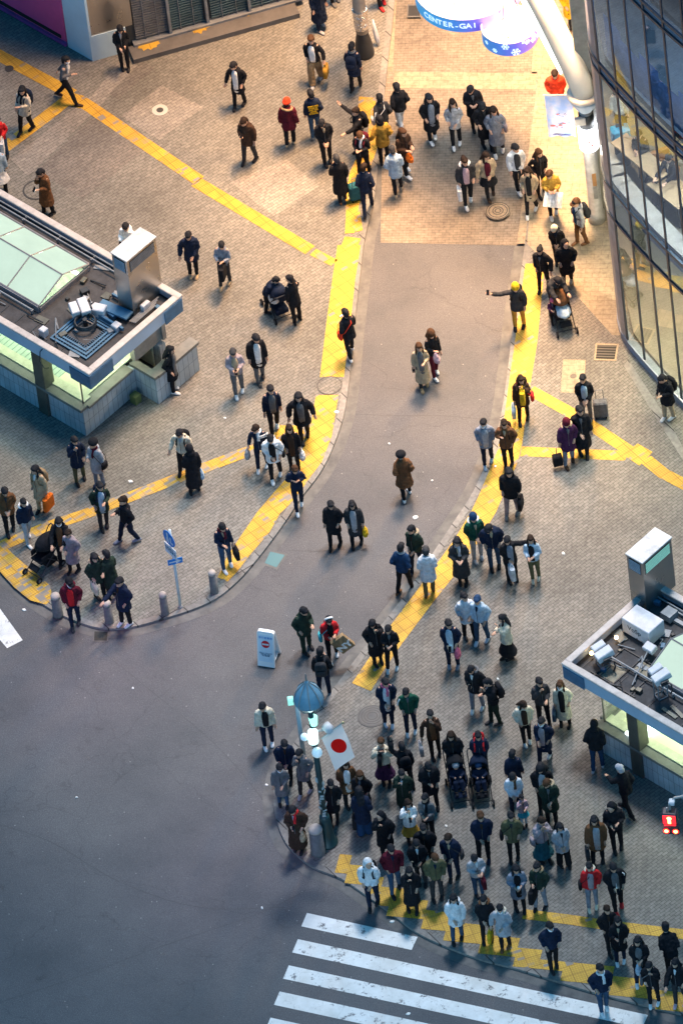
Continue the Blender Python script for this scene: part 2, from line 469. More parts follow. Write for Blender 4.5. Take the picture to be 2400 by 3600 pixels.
sheet(Y, [G(*p) for p in [(-60,1960),(0,2009),(51,2065),(107,2111),(163,2126),(186,2106),(178,2060),(102,1994),(46,1948),(0,1902),(-60,1850)]], .008, M_yel[2])
sheet(Y, [G(*p) for p in [(1846,927),(1910,927),(1911,957),(1888,1200),(1865,1343),(1850,1445),(1835,1557),(1819,1623),(1768,1741),(1743,1800),(1680,1905),(1600,2019),(1535,2100),(1412,2264),(1356,2345),(1303,2430),(1237,2402),(1303,2305),(1377,2193),(1458,2086),(1530,1989),(1596,1897),(1656,1797),(1687,1731),(1717,1659),(1748,1583),(1771,1470),(1791,1322),(1809,1200),(1826,1060)]], .008, M_yel[0])
strip(Y, [(1862,1372),(2030,1465),(2215,1588)], .33, M_yel[0], .007)
strip(Y, [(1830,1587),(2000,1594),(2200,1603)], .33, M_yel[0], .006)
sheet(Y, [G(*p) for p in [(2240,1560),(2292,1590),(2246,1638),(2188,1600)]], .011, M_yel[0])
strip(Y, [(2268,1615),(2330,1665),(2440,1722)], .34, M_yel[0])
strip(Y, [(1838,3214),(1990,3232),(2125,3252),(2440,3290)], .31, M_yel[3])
tiles(Y, [(1195,3000),(1235,3005),(1260,3045),(1330,3090),(1390,3125),(1470,3165),(1560,3215),(1700,3270),(1800,3305),(1905,3355),(2100,3400),(2240,3445),(2330,3480),(2420,3500),(2420,3560),(2290,3530),(2190,3505),(2080,3470),(1960,3430),(1830,3395),(1700,3345),(1600,3300),(1450,3240),(1370,3200),(1290,3140),(1215,3085),(1180,3060)], M_yel[3], -17, .008)
for s in ([(500,140),(545,140),(545,162),(500,162)], [(675,82),(720,82),(720,102),(675,102)], [(842,22),(888,22),(888,44),(842,44)]):
    q = [G(p[0],p[1],.15) for p in s]; m = MB(); c = sum((p for p in q), Vector())/4
    n = 22; ring = []
    for i in range(n):
        a = i*2*math.pi/n; rr = (.33 if i % 2 else .25)*random.uniform(.9, 1.1)
        ring.append((c.x+rr*math.cos(a), c.y+rr*math.sin(a)*.85))
    sheet('tactile_mat', ring, .156, M_mat)

# crossing stripes
for i in range(7):
    dx, dy = -32*i, 92*i
    x0, y0 = 1079+dx, 3210+dy; sl = .217
    xe = 1467 if i == 0 else 2276+0*i
    if i >= 2: xe = 2276-30*(i-1)+300
    xb0 = x0-20; yb0 = y0+47
    sheet('crosswalk_stripe', [G(x0,y0,ROAD), G(xe,y0+(xe-x0)*sl,ROAD), G(xe-21,y0+(xe-x0)*sl+46,ROAD), G(xb0,yb0,ROAD)], ROAD+.005, M_white)
sheet('crosswalk_stripe', [G(*p, ROAD) for p in [(-60,2055),(81,2251),(26,2279),(-60,2180)]], ROAD+.005, M_white)

# tar seams and a relaid patch of the road
M_seam = new_mat('tar_seam', (.050,.052,.056), .6)
for pts in ([(-20,3530),(260,3440),(560,3330),(900,3215),(1075,3130)], [(340,2275),(520,2420),(760,2620),(930,2820),(960,2900)], [(1225,1455),(1400,1462),(1560,1462),(1730,1478)], [(1010,1935),(1120,1938),(1190,1930)],
            [(0,2900),(180,2960),(420,3100),(700,3190),(1000,3190)], [(1290,1270),(1360,1320),(1345,1360),(1420,1370)], [(1080,2430),(1180,2330),(1330,2160),(1440,2000)]):
    P = smooth_line([tuple(G(x,y,ROAD))[:2] for x, y in pts], 5); m = MB()
    for i in range(len(P)-1):
        t = Vector((P[i+1][0]-P[i][0],P[i+1][1]-P[i][1],0)).normalized(); n = Vector((-t.y,t.x,0))*random.uniform(.004,.009)
        m.quad((P[i][0]+n.x,P[i][1]+n.y,ROAD+.003),(P[i+1][0]+n.x,P[i+1][1]+n.y,ROAD+.003),(P[i+1][0]-n.x,P[i+1][1]-n.y,ROAD+.003),(P[i][0]-n.x,P[i][1]-n.y,ROAD+.003))
    structure(m.build('road_seam', M_seam))
# manholes, gratings and hatches (level with the ground)
M_iron = new_mat('cast_iron', (.07,.068,.066), .55, .6)
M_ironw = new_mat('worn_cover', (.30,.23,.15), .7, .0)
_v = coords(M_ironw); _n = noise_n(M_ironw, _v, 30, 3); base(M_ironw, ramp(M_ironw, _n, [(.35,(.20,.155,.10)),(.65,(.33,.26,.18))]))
M_conc = new_mat('pale_concrete', (.42,.41,.38), .8)
M_dark = new_mat('shade_black', (.006,.007,.008), .9)  # near-black colour stands in for the shade in pits and gaps
def manhole(c, r, mats, rings, label, z=.012):
    o = empty('manhole_cover', (c.x, c.y, z), 0, label, 'manhole cover', 'covers set in the ground')
    m = MB(); m.lathe((0,0,0), [(-.01, r), (0.0, r), (.001, r*.995)], 40); m.build('lid', mats[0], o)
    m = MB()
    for a in rings:
        q = MB(); n = 48; v = []
        for t in range(n):
            for rr in (a-.012, a+.012): v.append((rr*math.cos(t*2*math.pi/n), rr*math.sin(t*2*math.pi/n), .003))
        m.add(v, [(2*t, 2*t+1, (2*t+3) % (2*n), (2*t+2) % (2*n)) for t in range(n)])
    m.build('raised_ring', mats[1], o)
    return o
manhole(G(1158,1356), .31, (M_paveL, M_iron), (.30,), 'round paved manhole cover in the gap of the wide yellow strip')
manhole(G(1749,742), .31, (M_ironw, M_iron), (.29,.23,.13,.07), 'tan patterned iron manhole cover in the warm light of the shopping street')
o = manhole(G(563,388), .20, (M_conc, M_conc), (.19,), 'small dark manhole cover in a pale concrete ring on the upper left paving')
m = MB(); m.lathe((0,0,.002), [(0, .09), (.002, .09)], 24); m.build('cap', M_iron, o)
manhole(G(34,242), .11, (M_iron, M_iron), (.10,), 'small black round cover beside the yellow strip by the left edge')
manhole(G(130,668), .35, (M_paveL, M_iron), (.34,.32), 'large paved manhole ring beside the person in the brown long coat')
manhole(G(1308,2518), .36, (M_gut, M_iron), (.33,.26,.19,.12), 'faint blue grey ringed cover behind the street lamp')
def grating(corners, label, bars, along=True, frame=M_gut, z=.008):
    """corners in photograph order; returns a grating with a frame and bars"""
    P = [G(*p) for p in corners]; c = sum(P, Vector())/4
    o = empty('drain_grate', (c.x,c.y,z), 0, label, 'drain grate', 'drains and hatches in the ground')
    L = [p-c for p in P]
    def at(u, v): return L[0]*(1-u)*(1-v)+L[1]*u*(1-v)+L[2]*u*v+L[3]*(1-u)*v
    m = MB()
    def band(u0,u1,v0,v1,zz,mm): mm.quad(*[tuple(at(u,v)+Vector((0,0,zz))) for u, v in ((u0,v0),(u1,v0),(u1,v1),(u0,v1))])
    band(0,1,0,1,0,m); m.build('pit_shade', M_dark, o)
    m = MB()
    for q in ((0,1,0,.1),(0,1,.9,1),(0,.08,.1,.9),(.92,1,.1,.9)): band(*q,.006,m)
    m.build('frame', frame, o)
    m = MB()
    for i in range(bars):
        a = .12+.76*i/bars; b = a+.76/bars*.5
        if along: band(.08,.92,a,b,.004,m)
        else: band(a,b,.1,.9,.004,m)
    m.build('bars', M_iron, o)
    return o
grating([(2092,1207),(2174,1210),(2164,1270),(2086,1268)], 'square barred drain grate in the warm paving near the glass building', 5, frame=M_ironw)
grating([(328,2210),(384,2212),(380,2250),(326,2250)], 'dark grate in the road below the bollards at the lower left kerb', 8, z=ROAD+.006)
grating([(1432,15),(1475,15),(1478,60),(1430,60)], 'narrow dark grate under the big lit ring of the arch', 9, False, z=-.01)
P = [G(*p) for p in [(1978,1264),(2057,1266),(2051,1384),(1969,1380)]]; c = sum(P, Vector())/4
o = empty('access_hatch', (c.x,c.y,.006), 0, 'pale rectangular paved hatch with a round cap in the east pavement', 'hatch', 'drains and hatches in the ground')
m = MB(); m.quad(*[tuple(p-c) for p in P]); m.build('frame', M_ironw, o)
m = MB(); m.quad(*[tuple((p-c)*.93+Vector((0,0,.003))) for p in P]); m.build('infill', M_paveB, o)
m = MB(); m.lathe((0,0,.005), [(0,.08),(.003,.08)], 24); m.build('cap', M_iron, o)
P = [G(*p, ROAD) for p in [(950,1940),(1001,1952),(972,1996),(931,1980)]]; c = sum(P, Vector())/4
M_teal = new_mat('teal_cover', (.06,.15,.17), .5, .3)
o = empty('drain_cover', (c.x,c.y,ROAD+.006), 0, 'square pale teal metal drain cover in the road by the left kerb', 'drain cover', 'drains and hatches in the ground')
m = MB(); m.quad(*[tuple((p-c)*1.3) for p in P]); m.build('frame', M_gut, o)
m = MB(); m.quad(*[tuple((p-c)+Vector((0,0,.004))) for p in P]); m.build('plate', M_teal, o)

# litter
M_lit = new_mat('scrap_paper', (.75,.74,.70), .8)
for (x, y, s, w, what) in [(953,1189,.11,0,'crumpled paper scrap with a faint red print on the road'), (773,947,.09,1,'white scrap on the kerb beside the wide yellow strip'),
    (300,1107,.09,1,'white scrap on the paving below the left kiosk'), (517,961,.06,1,'tiny white scrap on the paving right of the left kiosk'),
    (56,1401,.08,0,'pale green scrap on the road by the left kerb corner'), (306,1581,.05,0,'small white scrap alone on the dark road'),
    (602,2086,.06,0,'small white scrap on the road left of the crossing'), (612,1803,.06,0,'white scrap on the road beside the kerb point'),
    (938,2329,.08,0,'white scrap on the bottom crossing stripe gap'), (1293,1272,.07,1,'white scrap on the right paving above the right kiosk'),
    (968,2113,.12,0,'white paper sleeve at the kerb above the crossing'), (900,2117,.08,0,'white torn scrap at the end of the top crossing stripe'),
    (1024,1898,.06,1,'white scrap between the crowd at the street lamp'), (894,1020,.05,0,'tiny scrap on the road left of the brown coat woman'),
    (992,1104,.05,0,'tiny scrap on the road right of the brown coat woman'), (1143,1560,.05,1,'pale scrap left of the couple on their phones'),
    (1288,1640,.05,1,'pale scrap near the cream coat woman'), (177,1832,.05,0,'tiny scrap far out on the dark road'), (1137,1072,.05,1,'pale scrap behind the two women on the yellow strip')]:
    p = D(x, y, 0 if w else ROAD); o = MB()
    n = 7; ring = [(s*random.uniform(.5,1)*math.cos(i*2*math.pi/n), s*.7*random.uniform(.6,1)*math.sin(i*2*math.pi/n)) for i in range(n)]
    top = [(a*.8, b*.8, random.uniform(.008,.03)) for a, b in ring]
    o.rings([[(a,b,0) for a,b in ring], top])
    q = o.build('paper_scrap', M_lit, loc=(p.x,p.y,p.z+.01), rot=random.uniform(0,6))
    tag(q, what, 'litter', 'litter on the ground')
# ------------------------------------------------------------------ shared building materials
def tile_mat(name, col, s=.1, joint=(.10,.13,.16), rough=.35):
    m = new_mat(name, rough=rough)
    tc = N(m, 'ShaderNodeTexCoord'); sep = N(m, 'ShaderNodeSeparateXYZ'); LK(m, tc.outputs['Object'], sep.inputs[0])
    ad = N(m, 'ShaderNodeMath', operation='ADD'); LK(m, sep.outputs[0], ad.inputs[0]); LK(m, sep.outputs[1], ad.inputs[1])
    cb = N(m, 'ShaderNodeCombineXYZ'); LK(m, ad.outputs[0], cb.inputs[0]); LK(m, sep.outputs[2], cb.inputs[1])
    br = N(m, 'ShaderNodeTexBrick'); br.offset = 0; LK(m, cb.outputs[0], br.inputs['Vector'])
    br.inputs['Scale'].default_value = 1; br.inputs['Brick Width'].default_value = s; br.inputs['Row Height'].default_value = s*2.6
    br.inputs['Mortar Size'].default_value = .006
    br.inputs['Color1'].default_value = (*col,1); br.inputs['Color2'].default_value = (*[c*.86 for c in col],1); br.inputs['Mortar'].default_value = (*joint,1)
    n = noise_n(m, tc.outputs['Object'], 1.6, 5, .7)
    base(m, mixc(m, 1.0, br.outputs[0], ramp(m, n, [(.3,(.7,.7,.68)),(.65,(1.03,)*3)]), 'MULTIPLY'))
    return m
def grimy(name, col, rough=.6, metal=0.0, s=3.0, lo=.65, emit=None, es=0):
    m = new_mat(name, col, rough, metal, emit, es)
    v = coords(m, 0, 1, obj=True); f = noise_n(m, v, s, 6, .7)
    base(m, mixc(m, 1.0, col, ramp(m, f, [(.3,(lo,)*3),(.65,(1.05,)*3)]), 'MULTIPLY'))
    bump(m, f, .15, .01)
    return m
def glass_mat(name, tint=(.75,.88,.82), refl=.12, rough=.02, gcol=(1,1,1)):
    m = bpy.data.materials.new(name); m.use_nodes = True; nt = m.node_tree; nt.nodes.clear()
    out = nt.nodes.new('ShaderNodeOutputMaterial'); mixs = nt.nodes.new('ShaderNodeMixShader')
    tr = nt.nodes.new('ShaderNodeBsdfTransparent'); gl = nt.nodes.new('ShaderNodeBsdfGlossy')
    tr.inputs[0].default_value = (*tint,1); gl.inputs['Roughness'].default_value = rough; gl.inputs[0].default_value = (*gcol,1)
    lw = nt.nodes.new('ShaderNodeLayerWeight'); lw.inputs[0].default_value = .5
    mr = nt.nodes.new('ShaderNodeMapRange'); mr.inputs[3].default_value = refl; mr.inputs[4].default_value = min(1, refl+.6)
    pw = nt.nodes.new('ShaderNodeMath'); pw.operation = 'POWER'; pw.inputs[1].default_value = 3.0
    nt.links.new(lw.outputs['Facing'], pw.inputs[0]); nt.links.new(pw.outputs[0], mr.inputs[0])
    nt.links.new(mr.outputs[0], mixs.inputs[0]); nt.links.new(tr.outputs[0], mixs.inputs[1]); nt.links.new(gl.outputs[0], mixs.inputs[2])
    nt.links.new(mixs.outputs[0], out.inputs[0]); return m
M_tile = tile_mat('pale_blue_tiles', (.42,.50,.56), .17)
M_sill = grimy('granite_sill', (.17,.17,.155), .5)
M_led = grimy('inner_ledge', (.62,.63,.48), .6)
M_fasc = grimy('fascia_panel', (.40,.50,.62), .5, s=1.2, lo=.85)
M_fascd = grimy('louvre_blue', (.06,.16,.27), .5)
M_cope = grimy('coping', (.50,.46,.43), .7, s=5, lo=.7)
M_deck = grimy('roof_deck', (.055,.056,.062), .8, s=4, lo=.4)
M_stl = new_mat('stainless', (.42,.41,.39), .33, .9)
_v = coords(M_stl, 0, 1, True); _f = noise_n(M_stl, _v, 2.2, 4); M_stl.node_tree.links.new(ramp(M_stl, _f, [(.3,(.22,)*3),(.7,(.45,)*3)]), M_stl.node_tree.nodes['Principled BSDF'].inputs['Roughness'])
M_stlt = grimy('chimney_top', (.62,.63,.62), .6, .1, s=3, lo=.6)
M_pipe = grimy('galvanised_pipe', (.26,.28,.30), .6, .3)
M_frame = grimy('bronze_frame', (.13,.13,.11), .45, .5)
M_sky = grimy('frosted_skylight', (.10,.14,.115), .5, s=1.2, lo=.6, emit=(.74,.95,.78), es=.34)  # emission stands in for tube light shining up through the panels
M_skyf = grimy('skylight_frame', (.26,.24,.24), .5)
M_boxw = grimy('white_plastic', (.62,.62,.64), .5, s=6, lo=.8)
M_blk = grimy('black_metal', (.018,.022,.028), .5)
M_glass = glass_mat('kiosk_glass', (.86,.94,.86), .05)
M_step = grimy('stair_treads', (.40,.52,.44), .6, s=2)
M_stepd = grimy('stair_edges', (.16,.25,.22), .6)
M_plat = grimy('inner_platform', (.66,.66,.48), .6, s=1, lo=.9)
M_wallin = grimy('inner_wall', (.60,.66,.52), .6)
M_tube = new_mat('tube_light', (.9,.95,.85), .5, emit=(.93,1.0,.80), es=2)
M_cool = new_mat('lit_panel', (.9,.97,1), .5, emit=(.82,.97,1.0), es=2.2)
M_orng = new_mat('work_lamp', (1,.7,.3), .5, emit=(1,.62,.25), es=8)
M_slat = grimy('pale_slats', (.38,.46,.55), .5)
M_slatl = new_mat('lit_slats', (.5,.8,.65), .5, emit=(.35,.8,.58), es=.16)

KA = -47.1
def on_roof(root, sx, sy, z):
    p = G(sx, sy, z)-root.location; c, s = math.cos(R(-KA)), math.sin(R(-KA))
    return Vector((p.x*c-p.y*s, p.x*s+p.y*c, z))

def rails(m, root, x0, x1, y, z, r=.025, posts=1.2):
    m.tube([(x0,y,z),(x1,y,z)], r, 6); n = int(abs(x1-x0)/posts)+1
    for i in range(n+1):
        x = x0+(x1-x0)*i/n; m.box((x,y,z-.06),(.05,.07,.12))

def chimney(root, c, top, lit):
    """stainless vent tower with louvres; c = near corner on the deck (local)"""
    w, d = .50, 1.05; x1, y0 = c.x, c.y; z0 = 2.46
    m = MB(); m.box((x1-w/2, y0+d/2, (z0+top-.04)/2),(w, d, top-.04-z0)); tw = m.build('vent_tower', M_stl, root)
    m = MB(); m.box((x1-w/2, y0+d/2, top-.02),(w+.05, d+.05, .04), bev=.01); m.build('tower_cap', M_stlt, tw)
    m = MB(); m.box((x1+.004, y0+d*.5, top-.29),(.012, d*.84, .34)); m.build('louvre_back', M_blk, tw)
    m = MB()
    for i in range(7): m.box((x1+.014, y0+d*.5, top-.15-i*.048),(.010, d*.82, .026))
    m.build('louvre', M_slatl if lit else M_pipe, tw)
    m = MB(); m.box((x1-w/2, y0-.004, top-.29),(w*.72, .012, .38)); m.build('louvre_back', M_blk, tw)
    m = MB()
    for i in range(7): m.box((x1-w/2, y0-.014, top-.14-i*.05),(w*.7, .010, .028))
    m.build('louvre', M_slat, tw)
    return tw

def speaker_box(root, c, rz, tall=0.0, loc_z=2.46):
    """pair of white floodlight housings on a lattice stand"""
    e = empty('floodlight_unit', (c.x, c.y, loc_z), rz); e.parent = root
    m = MB(); z = tall
    for sx in (-.12,.12):
        for sy in (-.12,.12): m.tube([(sx,sy,0),(sx,sy,z)], .016, 5)
    for a, b in (((-.12,-.12),(.12,-.12)),((.12,-.12),(.12,.12)),((.12,.12),(-.12,.12)),((-.12,.12),(-.12,-.12))):
        m.tube([(a[0],a[1],.02),(b[0],b[1],.02)], .014, 5); m.tube([(a[0],a[1],z),(b[0],b[1],z)], .014, 5); m.tube([(a[0],a[1],.02),(b[0],b[1],z)], .008, 4)
    m.build('stand', M_pipe, e)
    for i, (x, s) in enumerate(((-.13,(.20,.34,.22)),(.12,(.24,.44,.20)))):
        m = MB(); m.box((x,0,z+.15),s,Matrix.Rotation(R(14),3,'X'),.02); m.build('lamp_housing', M_boxw, e)
    m = MB(); m.box((.28,0,z+.08),(.05,.2,.12)); m.tube([(.3,.05,z+.1),(.4,.1,z+.1),(.42,.12,z-.1),(.34,.1,z-.3)], .02, 6); m.build('cable', M_blk, e)
    return e

def kiosk(loc, label, x0, x1, wy, ov, left):
    """glazed subway entrance: x0..x1 along its length, y 0..wy across"""
    k = empty('subway_entrance', loc, R(KA), label, 'building')
    SZ, FB, FT = .92, 2.30, 2.70
    m = MB()      # tiled base wall
    m.box(((x0+x1)/2, .10, SZ/2-.03),(x1-x0, .20, SZ-.06))
    if left:
        m.box((x1-.10, .20+.85, SZ/2-.03),(.20, 1.70, SZ-.06))
        m.box((x1+.30, 1.95, SZ/2-.03),(.80, .12, SZ-.06)); m.box((x1+.60, 2.70, SZ/2-.03),(.20, 1.38, SZ-.06))
    else:
        m.box((x0+.10, .20+1.5, SZ/2-.03),(.20, 3.0-.2, SZ-.06))
    m.box(((x0+x1)/2, wy-.10, SZ/2-.03),(x1-x0, .20, SZ-.06))
    m.build('tiled_base', M_tile, k)
    m = MB()
    m.box(((x0+x1)/2, .06, SZ+.01),(x1-x0+.04, .30, .09), bev=.012)
    if left:
        m.box((x1-.06, .95, SZ+.012),(.30, 1.6, .09), bev=.012); m.box((x1+.30, 1.95, SZ+.012),(.86, .20, .09)); m.box((x1+.60, 2.70, SZ+.011),(.30, 1.46, .09))
    else: m.box((x0+.06, 1.65, SZ+.012),(.30, 2.9, .09), bev=.012)
    m.build('sill', M_sill, k)
    m = MB()
    m.box(((x0+x1)/2, .30, SZ+.065),(x1-x0-.2, .24, .04))
    if left: m.box((x1-.32, 1.1, SZ+.067),(.24, 1.7, .04))
    else: m.box((x0+.32, 1.6, SZ+.067),(.24, 2.6, .04))
    m.build('inner_ledge', M_led, k)
    # glazing
    yg = .16
    ps = [x1-.16, x1-1.35, x1-3.1, x1-4.9, x1-6.7, x1-8.5] if left else [x0+.16, x0+1.25, x0+3.0, x0+4.9, x0+6.7]
    ps = sorted(p for p in ps if x0 < p < x1)
    for a, b in zip(ps[:-1], ps[1:]):
        m = MB(); m.quad((a+.04,yg,SZ+.06),(b-.04,yg,SZ+.06),(b-.04,yg,FB+.05),(a+.04,yg,FB+.05)); m.build('window_pane', M_glass, k, fix=False)
    ye = 2.0 if left else 3.0; xe = x1-.14 if left else x0+.14
    m = MB(); m.quad((xe,yg,SZ+.06),(xe,ye,SZ+.06),(xe,ye,FB+.05),(xe,yg,FB+.05)); m.build('window_pane', M_glass, k, fix=False)
    for i, p in enumerate(ps):
        big = (p == x1-1.35) if left else (p == x0+1.25)
        m = MB()
        if big: m.box((p, .10, (FB+.1)/2),(.34, .36, FB+.1), bev=.03)
        elif p not in (x1-.16, x0+.16): m.box((p, yg, (SZ+FB)/2+.05),(.07,.09,FB-SZ+.06), bev=.01)
        else: m.box((p+(.05 if left else -.05), yg-.01, (SZ+FB)/2+.05),(.03,.03,FB-SZ+.06))
        m.build('pillar' if big else 'window_mullion', M_frame, k)
    # inside: platform, stairs, far wall
    xa = x1-1.2 if left else x0+2.4
    m = MB()
    if left: m.box(((xa+x1-.25)/2, wy/2, SZ+.02),(x1-.25-xa, wy-.5, .05))
    else: m.box(((x0+.25+xa)/2, wy/2, SZ+.02),(xa-x0-.25, wy-.5, .05))
    m.build('inner_platform', M_plat, k)
    tr, dz = (.17, .035) if left else (.36, .13)
    for j in range(36 if left else 16):
        s = -1 if left else 1; x = xa+s*(tr/2+tr*j)
        if not (x0+.3 < x < x1-.3): break
        z = .86-dz*j
        m = MB(); m.box((x, wy/2, z),(tr, wy-.5, .12)); m.cur = 1; m.box((x-s*tr*.36, wy/2, z+.063),(tr*.3, wy-.52, .008))
        st = m.build('stair_step', [M_step, M_stepd], k)
    m = MB(); m.box(((x0+x1)/2, wy-.26, 1.2),(x1-x0-.4, .04, 2.2)); m.build('inner_wall', M_wallin, k)
    if left:
        m = MB(); m.box((x1-.14, 2.55, 1.62),(.16, 1.1, 1.34)); m.box((x1-.6, wy+.02, 1.62),(1.2,.12,1.34)); m.build('end_wall', grimy('end_wall', (.30,.27,.24), .6), k)
        b = MB(); b.box((x1-.03, 2.22, 1.75),(.04,.42,.34)); nb = b.build('notice_board', M_blk, k)
        b = MB(); b.box((x1-.004, 2.22, 1.78),(.012,.36,.2)); b.build('notice', M_slat, nb)
    # fluorescent tubes under the roof
    m = MB()
    for y in (.42, wy-.5): m.box(((x0+x1)/2, y, FB-.02),(x1-x0-.8, .08, .05))
    m.build('tube_light', M_tube, k)
    # roof: deck, fascia, coping
    rx0, rx1, ry0, ry1 = x0-ov[0], x1+ov[1], -ov[2], wy+ov[3]
    cx, cy, lx, ly = (rx0+rx1)/2, (ry0+ry1)/2, rx1-rx0, ry1-ry0
    hx0, hx1, hy0, hy1 = (x0+.5, x1-2.0, .85, 2.65) if left else (x0+.97, x1-.5, .93, 2.68)
    m = MB()
    for a, b, c, d in ((rx0+.1,rx1-.1,ry0+.1,hy0),(rx0+.1,rx1-.1,hy1,ry1-.1),(rx0+.1,hx0,hy0,hy1),(hx1,rx1-.1,hy0,hy1)):
        m.box(((a+b)/2,(c+d)/2,2.41),(b-a,d-c,.09))
    m.build('roof_deck', M_deck, k)
    m = MB()
    m.box((cx, ry0+.05, (FB+FT)/2),(lx, .10, FT-FB)); m.box((cx, ry1-.05, (FB+FT)/2),(lx, .10, FT-FB))
    m.box((rx0+.05, cy, (FB+FT)/2),(.10, ly-.2, FT-FB)); m.box((rx1-.05, cy, (FB+FT)/2),(.10, ly-.2, FT-FB))
    m.build('fascia', M_fasc, k)
    m = MB()
    for (a, b) in ((cx, ry0+.07),(cx, ry1-.07)): m.box((a,b,FT+.02),(lx+.04,.18,.06), bev=.015)
    for (a, b) in ((rx0+.07, cy),(rx1-.07, cy)): m.box((a,b,FT+.021),(.18,ly-.24,.058), bev=.012)
    m.build('coping', M_cope, k)
    M_pl = M_fascd
    m = MB()     # blue corner boxes of the fascia
    if left:
        m.box((rx1-.32, ry0-.012, FB+.12),(.66,.03,.40)); m.box((rx1+.010, ry0+.40, FB+.12),(.03,.83,.40)); m.build('sign_box', M_pl, k); m = MB(); m.box((rx1+.012, ry1-.35, FB+.13),(.03,.62,.40))
    else: m.box((rx0+.36, ry0-.012, FB+.15),(.66,.03,.38))
    m.build('sign_box', M_pl, k)
    # frosted glass roof light, a low gable
    g = MB(); yr = (hy0+hy1)/2; z0, zr = 2.66, 3.02
    n = max(1, round((hx1-hx0)/1.05)); X = [hx0+(hx1-hx0)*i/n for i in range(n+1)]
    sk = empty('roof_light'); sk.parent = k
    for i in range(n):
        for ya, yb, za, zb in ((hy0,yr,z0,zr),(yr,hy1,zr,z0)):
            q = MB(); q.quad((X[i]+.02,ya,za),(X[i+1]-.02,ya,za),(X[i+1]-.02,yb,zb),(X[i]+.02,yb,zb)); q.build('glass_panel', M_sky, sk, fix=False)
    for x in X: g.tube([(x,hy0,z0+.01),(x,yr,zr+.01),(x,hy1,z0+.01)], .022, 4, ref=(1,0,0))
    for y, z in ((hy0,z0),(yr,zr),(hy1,z0)): g.tube([(hx0,y,z+.012),(hx1,y,z+.012)], .024, 4)
    g.build('frame', M_skyf, sk)
    g = MB()
    for y in (hy0-.02, hy1+.02): g.box(((hx0+hx1)/2,y,2.55),(hx1-hx0,.06,.22))
    for x in (hx0, hx1): g.box((x,yr,2.52),(.06,hy1-hy0,.16))
    g.build('upstand', grimy('upstand_grey', (.20,.20,.22), .6), sk)
    # pipes, cable trays and joints of the deck
    m = MB()
    for y, z in ((hy1+.22,2.62),(hy1+.34,2.62),(hy1+.50,2.58)) if left else ((hy1+.25,2.6),(hy1+.4,2.6)): rails(m, k, rx0+.3, (x1-.95 if left else x1), y, z, .022)
    rails(m, k, rx0+.3, hx1-.1 if left else x1, hy0-.16, 2.6, .026)
    m.tube([(rx0+.3,ry0+.3,2.5),(hx1 if left else x1,ry0+.3,2.5)], .018, 6)
    m.build('pipe', M_pipe, k)
    m = MB()
    for i in range(int(lx/.52)):
        x = rx0+.3+i*.52; m.box((x, (ry0+.2+hy0-.3)/2, 2.462),(.025, hy0-.5-ry0, .014))
    m.build('deck_joint', M_blk, k)
    rr = random.Random(5+left)
    def clut(n, xa_, xb_, ya_, yb_):
        for i in range(n):
            x = rr.uniform(xa_, xb_); y = rr.uniform(ya_, yb_); t_ = rr.random(); m = MB(); rz = Matrix.Rotation(rr.uniform(-.5,.5),3,'Z')
            if t_ < .4: s_ = rr.uniform(.08,.2); m.box((x,y,2.46+s_*.35),(s_,s_*rr.uniform(.6,1.6),s_*.7),rz,.01); m.build('roof_box', rr.choice((M_pipe,M_blk,M_frame,M_fascd,M_frame)), k)
            elif t_ < .75: m.tube([(x,y,2.49),(x+rr.uniform(-.5,.5),y+rr.uniform(-.3,.3),2.52),(x+rr.uniform(-.7,.7),y+rr.uniform(-.4,.4),2.49)], rr.uniform(.010,.022), 5); m.build('roof_cable', rr.choice((M_pipe,M_blk)), k)
            else: m.box((x,y,2.475),(rr.uniform(.2,.5),rr.uniform(.06,.25),.03),rz); m.build('cover_plate', rr.choice((M_pipe,M_blk,M_frame)), k)
    if left: clut(30, hx1+.1, rx1-.3, ry0+.3, ry1-.3); clut(14, rx0+4, hx1, ry0+.25, hy0-.15)
    else: clut(22, rx0+.3, hx0-.2, ry0+.3, ry1-.3); clut(12, hx0, rx1-4, ry0+.25, hy0-.15)
    return k, (rx0, rx1, ry0, ry1, hx0, hx1, hy0, hy1)

# left entrance
kN = G(305, 1534, 0)
kl, dims = kiosk((kN.x,kN.y,0), 'glass subway entrance with a green skylight and steel vent tower at the left edge', -9.0, 0.0, 3.0, (.3,.62,.18,.2), True)
c = on_roof(kl, 472, 1110, 2.46); chimney(kl, c, 4.38, False)
c = on_roof(kl, 300, 1175, 2.5)     # open mesh trays with a coiled hose and lamps
m = MB()
for i, s in enumerate((1.18, 1.0, .82)):
    for (a, b, w, d) in ((c.x, c.y-s/2, s, .05), (c.x, c.y+s/2, s, .05), (c.x-s/2, c.y, .05, s), (c.x+s/2, c.y, .05, s)):
        m.box((a,b,2.50+i*.012),(w+.04 if w > d else w, d if w > d else d-.06, .03))
    for j in range(14):
        t = -s/2+s*j/13; m.box((c.x+t,c.y-s/2+.06,2.505+i*.012),(.012,.14,.012)); m.box((c.x+s/2-.06,c.y+t,2.505+i*.012),(.14,.012,.012))
m.build('mesh_tray', M_fascd, kl)
m = MB(); m.box((c.x,c.y,2.50),(.62,.62,.03)); m.build('tray_plate', M_deck, kl)
p = on_roof(kl, 300, 1130, 2.72); m = MB()
for q in range(3):
    n = 28; m.tube([(p.x+(.27-.01*q)*math.cos(a*2*math.pi/n), p.y+(.27-.01*q)*math.sin(a*2*math.pi/n), 2.66+.04*q) for a in range(n+1)], .024, 6)
for a in (.3, 2.3, 4.4): m.tube([(p.x,p.y,2.76),(p.x+.25*math.cos(a),p.y+.25*math.sin(a),2.68)], .03, 6)
m.tube([(p.x,p.y,2.5),(p.x,p.y,2.8)], .06, 8)
